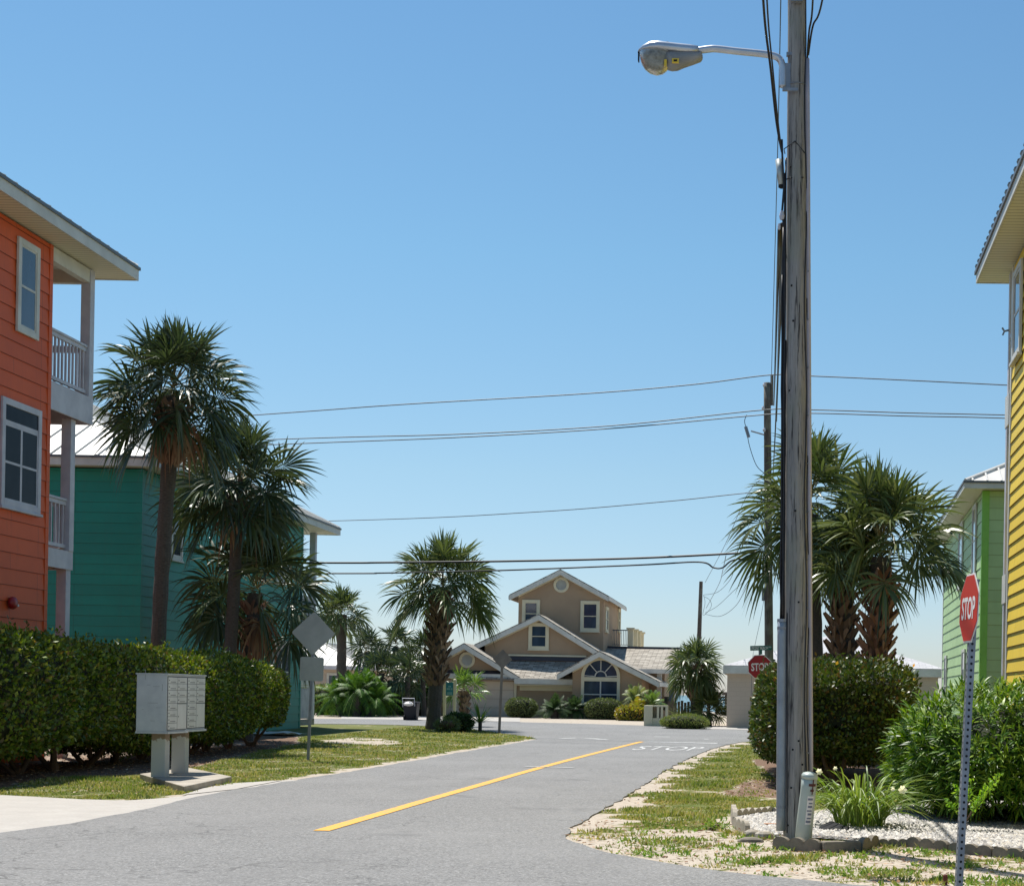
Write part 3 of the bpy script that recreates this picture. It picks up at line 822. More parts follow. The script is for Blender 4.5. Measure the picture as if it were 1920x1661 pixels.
def jag(poly, keep, amp, step, seed):
    """break straight pieces of a broken asphalt edge into a ragged line"""
    rr = random.Random(seed); out = []
    n = len(poly)
    for i in range(n):
        a = poly[i]; b = poly[(i + 1) % n]; out.append(a.copy())
        L = (b - a).length
        if 5 < a.y < 62 and 5 < b.y < 62 and abs(a.x) < 25 and L < 25:
            k = int(L / step); nn = Vector((-(b - a).y, (b - a).x, 0)).normalized()
            for j in range(1, k):
                out.append(a.lerp(b, j / k) + nn * rr.gauss(0, amp))
    return out
road_poly = jag(road_poly, 0, 0.025, 0.3, 4)

import bmesh
from mathutils.geometry import tessellate_polygon
def sheet(name, poly, dz, mat, kind='structure', thick=0.0, tagd=None):
    """flat sheet on the terrain, cut where the terrain bends"""
    bm = bmesh.new()
    tris = tessellate_polygon([[Vector((p.x, p.y, 0)) for p in poly]])
    vs = [bm.verts.new((p.x, p.y, 0)) for p in poly]
    for t in tris:
        try: bm.faces.new([vs[i] for i in t])
        except ValueError: pass
    for yb in (50, 80, 125):
        bmesh.ops.bisect_plane(bm, geom=bm.verts[:] + bm.edges[:] + bm.faces[:], plane_co=(0, yb, 0), plane_no=(0, 1, 0))
    for v in bm.verts: v.co.z = gz(v.co.y) + dz
    bmesh.ops.recalc_face_normals(bm, faces=bm.faces[:])
    if bm.faces and sum(f.normal.z for f in bm.faces) < 0: bmesh.ops.reverse_faces(bm, faces=bm.faces[:])
    if thick > 0:
        ed = [e for e in bm.edges if e.is_boundary]
        r = bmesh.ops.extrude_edge_only(bm, edges=ed)
        for v in [g for g in r['geom'] if isinstance(g, bmesh.types.BMVert)]: v.co.z -= thick
    me = bpy.data.meshes.new(name); bm.to_mesh(me); bm.free(); me.materials.append(mat)
    o = bpy.data.objects.new(name, me); COL.objects.link(o)
    if kind: o['kind'] = kind
    return o

sheet('road', road_poly, 0.014, M['asphalt'], thick=0.03)

drive = gp([(-120, 1590), (0, 1565.5), (60, 1557.5), (130, 1548.5), (275, 1520.5), (345, 1502.5), (430, 1485.5), (520, 1471.5), (560, 1464.5), (545, 1462), (500, 1467), (440, 1471), (390, 1478), (345, 1493), (290, 1498), (240, 1501), (150, 1499), (60, 1494), (0, 1491), (-120, 1484), (-400, 1480), (-400, 1600)])
sheet('driveway', drive, 0.009, M['drive'], thick=0.02)
pad2 = gp([(1330, 1367), (1480, 1370), (1600, 1373), (1600, 1366), (1480, 1362.5), (1340, 1361)])
sheet('path', pad2, 0.02, M['drive'])
gar_drive = gp([(640, 1348), (780, 1349.8), (880, 1351.6), (975, 1353.6), (975, 1346), (830, 1344), (640, 1343)])
sheet('path', gar_drive, 0.02, M['drive'])

# white gravel bed under the pole and the shrubs
bed = gp([(1374, 1537), (1400, 1531), (1455, 1527), (1520, 1530), (1560, 1520), (1700, 1512), (1800, 1500), (1960, 1500), (2200, 1520), (2200, 1612), (2050, 1606), (1920, 1597), (1860, 1593), (1800, 1590), (1730, 1585), (1660, 1580), (1600, 1577), (1530, 1572), (1450, 1570), (1400, 1558), (1376, 1548)])
bedmat = paint('white_gravel_base', S(180, 178, 174), S(120, 118, 116), 0.9, 22.0, b=0.8, bs_sc=60)
bed_o = sheet('gravel_bed', bed, 0.014, bedmat)

def inpoly(px, py, poly):
    """vectorised point in polygon"""
    c = np.zeros(len(px), bool); n = len(poly)
    for i in range(n):
        x1, y1 = poly[i][0], poly[i][1]; x2, y2 = poly[(i + 1) % n][0], poly[(i + 1) % n][1]
        k = ((y1 > py) != (y2 > py)) & (px < (x2 - x1) * (py - y1) / (y2 - y1 + 1e-12) + x1)
        c ^= k
    return c
def seg_dist(px, py, poly, closed=True):
    d = np.full(len(px), 1e9); n = len(poly)
    for i in range(n if closed else n - 1):
        a = poly[i]; b = poly[(i + 1) % n]
        dx, dy = b[0] - a[0], b[1] - a[1]; L = dx * dx + dy * dy + 1e-12
        t = np.clip(((px - a[0]) * dx + (py - a[1]) * dy) / L, 0, 1)
        d = np.minimum(d, np.hypot(px - a[0] - t * dx, py - a[1] - t * dy))
    return d

SIDE = L_EDGE + list(reversed(R_EDGE))
mulch_l = gp([(-300, 1500), (0, 1478), (80, 1462), (200, 1455), (330, 1448), (420, 1425), (500, 1405), (560, 1395), (560, 1378), (300, 1378), (-300, 1380)])
straw_r = gp([(1350, 1490), (1480, 1500), (1480, 1462), (1400, 1462)])
sand_l = gp([(600, 1388), (660, 1383), (720, 1386), (760, 1392), (740, 1397), (690, 1397), (620, 1394)])
hedge_bare = gp([(1405, 1425), (1480, 1480), (1900, 1480), (1900, 1400)])
sand_fg = gp([(1060, 1568), (1140, 1548), (1240, 1556), (1330, 1556), (1390, 1568), (1460, 1586), (1700, 1590), (1960, 1604), (2600, 1640), (2600, 1900), (1600, 1661), (1250, 1622), (1075, 1582)])
def masks(x, y):
    """how grassy / mulchy the ground is at x, y"""
    dn = lambda k, s: np.sin(x * k + s) * np.sin(y * k * .8 + 1.7 * s) + .6 * np.sin(x * k * 2.3 - y * k * 1.9 + s) + .4 * np.sin(y * k * 4.1 + x * k * 3.2)
    g = 0.78 + 0.16 * dn(1.7, .3) + 0.14 * dn(4.2, 2.)
    dl = seg_dist(x, y, L_EDGE, False); dr = seg_dist(x, y, R_EDGE, False)
    g = np.where(dl < 0.32 + .12 * dn(3., 1.), 0.1, g)
    right = x > -4 + 0 * y
    g = np.where(right & (y < 45) & (y > 12), g + 0.02 - 0.12 * np.maximum(0, dn(2.6, 5.)) + 0.1 * (y - 24) / 20, g)
    g = np.where(dr < 0.38 + .26 * dn(2.2, 3.), 0.14, g)
    fg = inpoly(x, y, sand_fg); g = np.where(fg, 0.31 + 0.18 * dn(3.3, 1.), g); g = np.where(seg_dist(x, y, bed) < .22, np.minimum(g, .2), g)
    g = np.where(inpoly(x, y, sand_l), 0.22 + 0.28 * dn(2.1, .6), g)
    m = np.zeros(len(x))
    ml = inpoly(x, y, mulch_l); m = np.where(ml, 0.85 + .15 * dn(3, 0), m); g = np.where(ml, 0.06, g)
    sr = inpoly(x, y, straw_r); m = np.where(sr, 0.62, m); g = np.where(sr, g * .4, g)
    hb = inpoly(x, y, hedge_bare); m = np.where(hb, 0.8, m); g = np.where(hb, 0.05, g)
    # yard of the left houses and beyond
    yard = (x < -13.6) & (y < 41); g = np.where(yard, 0.2, g); m = np.where(yard, 0.5, m)
    far = y > 68; g = np.where(far, 0.12 + 0.1 * dn(1.1, 0), g)
    return np.clip(g, 0, 1), np.clip(m, 0, 1)

xs = np.concatenate([[-3000, -800, -250, -120, -70, -50, -40, -32, -26, -22, -19, -17], np.arange(-16, 8.01, 0.2), [9, 10, 12, 15, 20, 30, 45, 70, 120, 250, 800, 3000]])
ys = np.concatenate([[-3000, -800, -200, -60, -20, 0, 5, 8], np.arange(10, 50.01, 0.2), np.arange(51, 81, 1.0), [85, 90, 100, 110, 125, 140, 160, 190, 250]])
XX, YY = np.meshgrid(xs, ys); x = XX.ravel(); y = YY.ravel()
gm, mm = masks(x, y)
z = np.array([gz(t) for t in y])
inr = inpoly(x, y, road_poly); dd = seg_dist(x, y, [p for p in L_EDGE + []], False)
bumpy = 0.012 * np.sin(x * 3.1 + y * 2.3) * np.sin(x * 1.3 - y * 4.1)
near = (x > -16) & (x < 8) & (y > 10) & (y < 48)
de = seg_dist(x, y, road_poly)
z = z + np.where(near & ~inr, bumpy + np.clip(de - 0.3, 0, 1.2) * 0.0 + 0.0, 0) - 0.004 * near
z = np.where(near & ~inr & (de > .3), z + 0.008, z)
for pl_ in (drive, bed): z = np.where(inpoly(x, y, pl_) & (seg_dist(x, y, pl_) > .02), z - 0.03, z)
nx, ny = len(xs), len(ys); idx = np.arange(nx * ny).reshape(ny, nx)
fs = np.stack([idx[:-1, :-1], idx[:-1, 1:], idx[1:, 1:], idx[1:, :-1]], -1).reshape(-1, 4)
ground = npmesh('ground', np.stack([x, y, z], 1), fs, M['ground'], smooth=True); ground['kind'] = 'structure'
for nm, arr in (('grass', gm), ('mulch', mm)):
    at = ground.data.attributes.new(nm, 'FLOAT', 'POINT'); at.data.foreach_set('value', arr.astype(np.float32))

seam = MB(); seam.quad((-9000, 165, -1.6), (9000, 165, -1.6), (9000, 9000, -1.6), (-9000, 9000, -1.6))
tag(seam.build('sea', M['sea'], base=(0, 165, -1.6)), kind='structure')

# ---- grass blades where the ground is grassy
rg = np.random.default_rng(11)
def scatter(n, x0, x1, y0, y1, power=1.0):
    # denser close to the camera
    u = rg.uniform(0, 1, n); yy = 1.0 / (1.0 / y0 + u * (1.0 / y1 - 1.0 / y0)); xx = rg.uniform(x0, x1, n)
    return xx, yy
px, py = scatter(330000, -14, 6, 12.2, 62)
ok = ~inpoly(px, py, road_poly) & ~inpoly(px, py, drive) & ~inpoly(px, py, bed)
px, py = px[ok], py[ok]
g_, m_ = masks(px, py)
q = 0.5 + 0.5 * np.sin(px * 5.1 + 1.) * np.sin(py * 4.7) * .5 + .25 * np.sin(px * 11.) * np.sin(py * 9.1 + 2)
keep = rg.uniform(0, 1, len(px)) < np.clip((g_ - 0.33) * 1.8, 0.0, 1) * (0.35 + .65 * q)
keep |= (rg.uniform(0, 1, len(px)) < 0.05) & (g_ > 0.2)
px, py, g_ = px[keep], py[keep], g_[keep]
n = len(px); nb = 3
bx = np.repeat(px, nb) + rg.normal(0, .02, n * nb); by = np.repeat(py, nb) + rg.normal(0, .02, n * nb)
bz = np.interp(by, [0, 50, 80], [0, 0, .15]) + 0.004
az = rg.uniform(0, 6.28, n * nb); h = rg.uniform(.015, .062, n * nb) * (0.75 + .5 * np.repeat(np.sin(px * 2.3 + 1) * np.sin(py * 1.9), nb)) * (0.7 + .5 * np.repeat(g_, nb)); ln = rg.uniform(.2, 1.1, n * nb) * h
w = rg.uniform(.005, .011, n * nb) * (0.8 + by / 30)
b0 = np.stack([bx - np.sin(az) * w, by + np.cos(az) * w, bz], 1); b1 = np.stack([bx + np.sin(az) * w, by - np.cos(az) * w, bz], 1)
tp = np.stack([bx + np.cos(az) * ln, by + np.sin(az) * ln, bz + h], 1)
vv = np.stack([b0, b1, tp], 1).reshape(-1, 3)
go = npmesh('grass', vv, np.arange(len(vv)).reshape(-1, 3), M['grass'], base=(-6, 30, 0))
tag(go, 'patchy yellow-green lawn grass growing through sand on both road verges', 'grass', kind='stuff')

# broad-leaved weeds in the foreground sand
wx, wy = scatter(2600, -1.5, 6, 12.2, 17.5)
ok = ~inpoly(wx, wy, road_poly) & ~inpoly(wx, wy, bed); wx, wy = wx[ok], wy[ok]
cl_ = np.sin(wx * 3.3 + 2) * np.sin(wy * 5.1) > 0.15; wx, wy = wx[cl_], wy[cl_]
k = 7; n = len(wx)
pos = np.stack([np.repeat(wx, k), np.repeat(wy, k), np.full(n * k, .006)], 1); pos[:, :2] += rg.normal(0, .03, (n * k, 2))
nr = _norm(rg.normal(0, 1, (n * k, 3)) * np.array([1, 1, .3]) + np.array([0, 0, .35]))
v, f = leaf_quads(rg, pos, nr, .055, .02, .35, .5); v[:, 2] = np.maximum(v[:, 2], .004)
tag(npmesh('weeds', v, f, M['weed'], base=(2, 14.5, 0)), 'small green weeds sprouting from the foreground sand', 'weeds', kind='stuff')
# dry leaves and litter
lx = np.concatenate([rg.uniform(-14, -8.0, 9000), rg.uniform(-2.2, 0, 900), rg.uniform(-2.5, 5, 9000)])
ly = np.concatenate([rg.uniform(21, 42, 9000), rg.uniform(20, 28, 900), rg.uniform(12.3, 18, 9000)])
g_, m_ = masks(lx, ly)
ok = ((m_ > .4) | (rg.uniform(0, 1, len(lx)) < .25)) & ~inpoly(lx, ly, road_poly) & ~inpoly(lx, ly, drive) & ~inpoly(lx, ly, bed)
lx, ly = lx[ok], ly[ok]; n = len(lx)
pos = np.stack([lx, ly, np.full(n, .025)], 1); nr = np.tile(np.array([0, 0, 1.0]), (n, 1))
v, f = leaf_quads(rg, pos, nr * 0.2, .07, .035, -.05, .6)
v[:, 2] = np.clip(.02 + (v[:, 2] - .025) * .35, .012, .06)
tag(npmesh('leaf_litter', v, f, M['litter'], base=(-10, 30, 0)), 'dry brown leaves lying on the mulch under the hedges', 'leaf litter', kind='stuff')
# white pebbles of the bed
bx = rg.uniform(-.6, 6.5, 60000); by = rg.uniform(14.8, 21, 60000); ok = inpoly(bx, by, bed) & (seg_dist(bx, by, bed) > .03); bx, by = bx[ok], by[ok]
n = len(bx); s_ = rg.uniform(.010, .034, n)
octv = np.array([[1, 0, 0], [0, 1, 0], [-1, 0, 0], [0, -1, 0], [0, 0, .7], [0, 0, -.7]], float)
octf = np.array([[0, 1, 4], [1, 2, 4], [2, 3, 4], [3, 0, 4]])
a = rg.uniform(0, 6.28, n); ca, sa = np.cos(a), np.sin(a)
V = np.zeros((n, 6, 3))
for i in range(6):
    ox = octv[i, 0] * s_ * rg.uniform(.8, 1.3, n); oy = octv[i, 1] * s_ * rg.uniform(.6, 1., n); oz = octv[i, 2] * s_
    V[:, i, 0] = bx + ox * ca - oy * sa; V[:, i, 1] = by + ox * sa + oy * ca; V[:, i, 2] = .027 + s_ * .3 + oz
Fc = (octf[None] + (np.arange(n) * 6)[:, None, None]).reshape(-1, 3)
tag(npmesh('gravel', V.reshape(-1, 3), Fc, M['pebble'], base=(2, 17, 0)), 'white pebbles covering the planting bed around the wooden pole', 'gravel', kind='stuff')

# ---- painted markings
def strip(name, pts, w, mat, dz=0.020):
    pts = [Vector((p.x, p.y, 0)) for p in pts]; L = []; R = []
    for i, p in enumerate(pts):
        t = (pts[min(i + 1, len(pts) - 1)] - pts[max(i - 1, 0)]).normalized(); nn = Vector((-t.y, t.x, 0))
        L.append(p + nn * w / 2); R.append(p - nn * w / 2)
    return sheet(name, L + list(reversed(R)), dz, mat)
cl_pts = spline(gp([(602, 1560), (700, 1531.5), (800, 1502), (900, 1473), (1000, 1444), (1100, 1417), (1203, 1391)]), 4)
tag(strip('centre_line', cl_pts, 0.17, M['yellowpaint']), kind='structure')
strip('stop_line', gp([(1200, 1391), (1345, 1394)]), 0.55, M['whitepaint'], 0.019)
strip('crack_seal_line', gp([(985, 1438.5), (1000, 1439), (1076, 1441)]), 0.12, M['whitepaint'], 0.026)
strip('faded_road_line', gp([(1052, 1385), (1080, 1384), (1110, 1385), (1140, 1387.5)]), 0.25, M['whitepaint'], 0.019)
strip('faded_road_line', gp([(1226, 1381.5), (1256, 1382)]), 0.3, M['whitepaint'], 0.019)
strip('faded_road_line', gp([(1320, 1386), (1330, 1386.2)]), 0.3, M['whitepaint'], 0.019)
a = G(1192, 1406.5); b = G(1319, 1408.5); c = G(1202, 1399)
w = (b - a).length; ctr = (a + b) / 2; top = G(1255, 1400); h = top.y - ctr.y
mb = MB(); r = (b - a).normalized(); u = Vector((-r.y, r.x, 0))
u = (Vector((0.03, 1, 0))).normalized()
place_text(mb, 'STOP', w, h, Vector((ctr.x + (top.x - G(1255, 1407.5).x) * .5, ctr.y + h / 2, 0.020)), Vector((r.x, r.y, 0)).normalized(), u, Vector((0, 0, 1)), 0.0)
tag(mb.build('stop_lettering', M['whitepaint']), kind='structure')
# ------------------------------------------------------------------ buildings
X_ = Vector((1, 0, 0)); Y_ = Vector((0, 1, 0)); Z_ = Vector((0, 0, 1))
WIN = (M['trim'], M['glass']); WIND = (M['trimgrey'], M['glassdark'])

def hip(root, x0, x1, y0, y1, ze, pitch, mat, rib=0.5, ribh=0.045, ribw=0.03, fascia=0.2, fmat='trim', soff=True, edge='roofdark', local=False, panels=True):
    W = min(x1 - x0, y1 - y0) / 2; zr = ze + W * pitch
    if (x1 - x0) > (y1 - y0): A = Vector((x0 + W, (y0 + y1) / 2, zr)); B = Vector((x1 - W, (y0 + y1) / 2, zr))
    else: A = Vector(((x0 + x1) / 2, y0 + W, zr)); B = Vector(((x0 + x1) / 2, y1 - W, zr))
    c = [Vector((x0, y0, ze)), Vector((x1, y0, ze)), Vector((x1, y1, ze)), Vector((x0, y1, ze))]
    mb = MB()
    if (x1 - x0) > (y1 - y0): mb.add(c + [A, B], [(0, 1, 5, 4), (1, 2, 5), (2, 3, 4, 5), (3, 0, 4), (3, 2, 1, 0)])
    else: mb.add(c + [A, B], [(0, 1, 4), (1, 2, 5, 4), (2, 3, 5), (3, 0, 4, 5), (3, 2, 1, 0)])
    if panels:
        for (p, q, inn) in ((c[0], c[1], Y_), (c[2], c[3], -Y_), (c[1], c[2], -X_), (c[3], c[0], X_)):
            L = (q - p).length; d = (q - p).normalized(); k = int(L / rib)
            up = (inn + Z_ * pitch).normalized(); nn = (Z_ - inn * pitch).normalized()
            for i in range(1, k + 1):
                s = (i - .5) * L / k; t = min(s, L - s, W)
                if t < .1: continue
                ll = t * math.sqrt(1 + pitch * pitch)
                mb.obox(p + d * s, d, up, nn, -ribw / 2, ribw / 2, -0.035, ll - .02, 0.0, ribh)
        # hip and ridge caps
        for (p, q) in ((c[0], A), (c[1], A if (x1 - x0) <= (y1 - y0) else B), (c[2], B), (c[3], B if (x1 - x0) <= (y1 - y0) else A), (A, B)):
            mb.tube([p + Z_ * .02, q + Z_ * .02], .06, 6)
    rf = mb.build('roof', M[mat], root, local=local)
    fb = MB(); t = 0.03
    fb.box(x0 - 0.0, x1, y0 - t, y0, ze - fascia, ze - .015).box(x0, x1, y1, y1 + t, ze - fascia, ze - .015)
    fb.box(x0 - t, x0, y0 - t, y1 + t, ze - fascia, ze - .015).box(x1, x1 + t, y0 - t, y1 + t, ze - fascia, ze - .015)
    fb.build('fascia', M[fmat], root, local=local)
    if edge:
        eb = MB(); t2 = .06
        eb.box(x0 - t2, x1 + t2, y0 - t2, y0 - t - .001, ze - .05, ze + .012).box(x0 - t2, x1 + t2, y1 + t + .001, y1 + t2, ze - .05, ze + .012)
        eb.box(x0 - t2, x0 - t - .001, y0 - t, y1 + t, ze - .05, ze + .012).box(x1 + t + .001, x1 + t2, y0 - t, y1 + t, ze - .05, ze + .012)
        eb.build('drip_edge', M[edge], root, local=local)
    if soff:
        sb = MB(); sb.box(x0 + .002, x1 - .002, y0 + .002, y1 - .002, ze - fascia + .02, ze - fascia + .05)
        sb.build('soffit', M['soffit'], root, local=local)
    return rf

def railing(root, A, B, z0, z1, mat='trimgrey', step=0.15, local=False, name='railing'):
    A = Vector((A[0], A[1], 0)); B = Vector((B[0], B[1], 0)); d = (B - A).normalized(); L = (B - A).length; n = Vector((-d.y, d.x, 0))
    mb = MB()
    mb.obox(A, d, n, Z_, 0, L, -.055, .055, z1 - .045, z1).obox(A, d, n, Z_, 0, L, -.03, .03, z1 - .13, z1 - .05)
    mb.obox(A, d, n, Z_, 0, L, -.03, .03, z0 + .07, z0 + .14)
    k = int(L / step)
    for i in range(k):
        s = (i + .5) * L / k
        mb.obox(A, d, n, Z_, s - .019, s + .019, -.019, .019, z0 + .14, z1 - .13)
    return mb.build(name, M[mat], root, local=local)

# ---------- orange house
def orange_house():
    XW = -14.05; YC = 30.0; X2 = -23.5; Y0 = 15.0; top = 9.99
    h = thing('beach_house', (-18, 22, 0), 'orange lap-sided three-storey beach house with white balconies behind the hedge', 'house')
    mb = MB()
    lap(mb, (XW, Y0), (XW, YC), 0.0, top, 0.30, X_)
    lap(mb, (X2, YC), (XW, YC), 0.0, top, 0.30, Y_)
    lap(mb, (X2, Y0), (XW, Y0), 0.0, top, 0.30, -Y_)
    lap(mb, (X2, Y0), (X2, YC), 0.0, top, 0.30, -X_)
    mb.box(X2 + .01, XW - .01, Y0 + .01, YC - .01, -.1, top)
    mb.box(XW - .10, XW + .028, YC - .10, YC + .028, 0, top)
    mb.build('wall', M['orange'], h)
    # roof with deep eaves that carries on over the balconies
    hip(h, X2 - .6, XW + .58, Y0 - .6, 32.62, top + .30, 0.42, 'metalroof', rib=0.42, ribh=.05, ribw=.05, fascia=.27, fmat='trim')
    # header beams between wall and posts
    for nm, zt, zb, xo, yo in (('balcony', 7.38, 6.84, -.02, 31.95), ('balcony', 4.16, 3.80, -.14, 31.42)):
        b = MB()
        b.box(XW - 5.5, XW + xo - .02, YC + .03, yo - .04, zt - .10, zt)
        deck = b.build(nm, M['deckwood'], h)
        f = MB(); f.box(XW + xo - .02, XW + xo + .02, YC + .03, yo, zb, zt + .01).box(XW - 5.5, XW + xo - .022, yo - .04, yo, zb, zt + .01)
        f.build('fascia', M['trimgrey'], deck)
        j = MB()
        for i in range(12): j.box(XW - .5 - i * .42, XW - .46 - i * .42, YC + .04, yo - .05, zt - .34, zt - .101)
        j.build('joists', M['deckwood'], deck)
        railing(deck, (XW + xo - .07, YC + .03), (XW + xo - .07, yo - .22), zt, zt + 1.06)
        railing(deck, (XW - 5.4, yo - .08), (XW + xo - .22, yo - .08), zt, zt + 1.06)
    p = MB(); w = .10
    def post(x, y, za, zb, mb): mb.box(x - w, x + w, y - w, y + w, za, zb)
    post(XW + .0 - .10, 31.85, 7.39, top + .02, p)
    p.build('post', M['trimgrey'], h, bevel=.008)
    p = MB(); post(XW - .20, 31.30, 4.17, 6.84, p); p.build('post', M['trimgrey'], h, bevel=.008)
    p = MB(); post(XW - .25, 31.30, 0, 3.80, p); p.build('post', M['trimgrey'], h, bevel=.008)
    for xx in (XW - 5.3,):
        p = MB(); post(xx, 31.30, 0, top, p); p.build('post', M['trimgrey'], h, bevel=.008)
    bm_ = MB(); bm_.box(XW - .17, XW - .02, YC + .02, 31.75, top - .26, top + .01).box(XW - 5.4, XW - .171, 31.78, 31.92, top - .26, top + .01)
    bm_.build('header_beam', M['trim'], h)
    window(h, (XW + .02, 29.42, 8.0), -Y_, X_, .84, 1.75, mats=WIN, trim=.12, sill=False)
    window(h, (XW + .02, 29.60, 4.72), -Y_, X_, 1.52, 1.98, style='transom', cols=2, rows_div=True, mats=WIND, trim=.12)
    window(h, (XW + .02, 25.2, 8.0), -Y_, X_, .84, 1.75, mats=WIN, trim=.12)
    window(h, (XW + .02, 25.4, 4.72), -Y_, X_, 1.52, 1.98, style='transom', cols=2, rows_div=True, mats=WIND, trim=.12)
    window(h, (XW + .02, 20.4, 8.0), -Y_, X_, .84, 1.75, mats=WIN, trim=.12)
    bl = MB(); c = Vector((XW + .03, 28.55, 2.97))
    bl.lathe(c, [(.03, 0), (.11, .01), (.12, .06), (.10, .10), (.03, .115)], 16, X_)
    b = bl.build('alarm_bell', M['bell'], h, smooth=True)
    s = MB(); s.box(c.x + .08, c.x + .12, c.y + .06, c.y + .10, c.z - .06, c.z - .02); s.build('striker', M['trim'], b)
orange_house()

# ---------- teal house
def teal_house():
    XW = -17.1; YA = 42.0; YB = 56.5; X2 = -32; top = 7.35
    h = thing('beach_house', (-24, 50, 0), 'teal lap-sided beach house with white metal roof behind the tall palms', 'house')
    mb = MB()
    lap(mb, (XW, YA), (XW, YB), .0, top, .28, X_)
    lap(mb, (X2, YA), (XW, YA), .0, top, .28, -Y_, .012)
    lap(mb, (X2, YB), (XW, YB), .0, top, .28, Y_); lap(mb, (X2, YA), (X2, YB), .0, top, .28, -X_)
    mb.box(X2 + .01, XW - .01, YA + .01, YB - .01, -.1, top)
    mb.box(XW - .12, XW + .03, YA - .03, YA + .12, 0, top).box(XW - .12, XW + .03, YB - .12, YB + .03, 0, top)
    mb.build('wall', M['teal'], h)
    hip(h, X2 - .5, XW + .55, YA - .45, 59.35, top + .28, .5, 'metalroof', rib=.62, ribh=.05, ribw=.05, fascia=.26, fmat='trim')
    for (y1, z0, z1, w, st, cols) in ((44.85, 5.1, 6.6, .86, 'hung', 1), (54.3, 5.1, 6.6, .9, 'hung', 1), (55.1, .95, 3.15, 1.9, 'hung', 2), (49.5, 5.1, 6.6, .86, 'hung', 1)):
        window(h, (XW + .02, y1, z0), -Y_, X_, w, z1 - z0, st, cols=cols, mats=WIN, trim=.11)
    window(h, (-20.9, YA - .02, 5.15), X_, -Y_, 1.25, 1.45, mats=WIND, trim=.11)
    # front porch: posts, floor band, door panel and slatted gate
    p = MB(); p.box(XW - .22, XW, 58.1, 58.32, .3, top); p.build('post', M['trimgrey'], h, bevel=.01)
    d = MB(); d.box(X2, XW - .0, YB + .03, 58.35, .12, .34); pd = d.build('porch_floor', M['concrete'], h)
    u = MB(); u.box(X2, XW + .02, YB + .03, 58.4, 3.55, 3.85); up_ = u.build('balcony', M['trimgrey'], h)
    railing(up_, (XW - .06, YB + .05), (XW - .06, 58.1), 3.85, 4.9)
    d = MB(); d.box(XW - .10, XW - .05, YB + .05, 58.08, 1.62, 2.55).box(XW - .10, XW - .02, YB + .05, 58.08, 1.52, 1.60)
    d.build('door', M['trim'], h)
    g = MB()
    for i in range(12): g.box(XW - .09, XW - .05, YB + .06 + i * .165, YB + .06 + i * .165 + .13, .40, 1.45)
    g.box(XW - .12, XW - .091, YB + .05, 58.08, .36, 1.5)
    g.build('slatted_gate', M['trimgrey'], h)
teal_house()

# ---------- green house (turned a little, so it is built in its own frame)
def green_house():
    h = thing('beach_house', (6.0, 43.8, 0), 'green lap-sided house with cream soffit and white metal roof behind right palms', 'house', rz=-0.04)
    top = 7.42; L = 14.8; W = 11
    mb = MB()
    lap(mb, (0, 0), (0, L), 0, top, .33, -X_); lap(mb, (0, 0), (W, 0), 0, top, .33, -Y_, .014)
    lap(mb, (W, 0), (W, L), 0, top, .33, X_); lap(mb, (0, L), (W, L), 0, top, .33, Y_)
    mb.box(.01, W - .01, .01, L - .01, -.1, top)
    mb.build('wall', M['green'], h, local=True)
    t = MB(); t.box(-.03, .17, -.03, .03, 0, top).box(-.03, .0, .031, .17, 0, top)
    t.build('corner_board', M['greentrim'], h, local=True)
    t = MB(); t.box(-.03, .05, L - .1, L + .1, 0, top); t.build('corner_board', M['trim'], h, local=True)
    hip(h, -.56, W + .5, -.5, L + .7, top + .2, .52, 'metalroof', rib=.40, ribh=.05, ribw=.05, fascia=.2, local=True)
    # window() expects absolute points; a thing at its own origin needs local ones, so place on a helper offset
    off = h.location
    def wn(y, z, w, hh, **k):
        fr = window(None, (-.02, y, z), Y_, -X_, w, hh, mats=WIN, trim=.1, **k)
        fr.parent = h; fr.location = (0, 0, 0)
    wn(1.6, 5.15, 1.15, 2.15); wn(6.2, 5.15, 1.5, 2.15); wn(12.2, .9, 1.0, 2.2); wn(4.6, 1.2, 1.1, 1.9)
    for i, (x, z) in enumerate(((-.05, 3.6),)):
        pass
green_house()

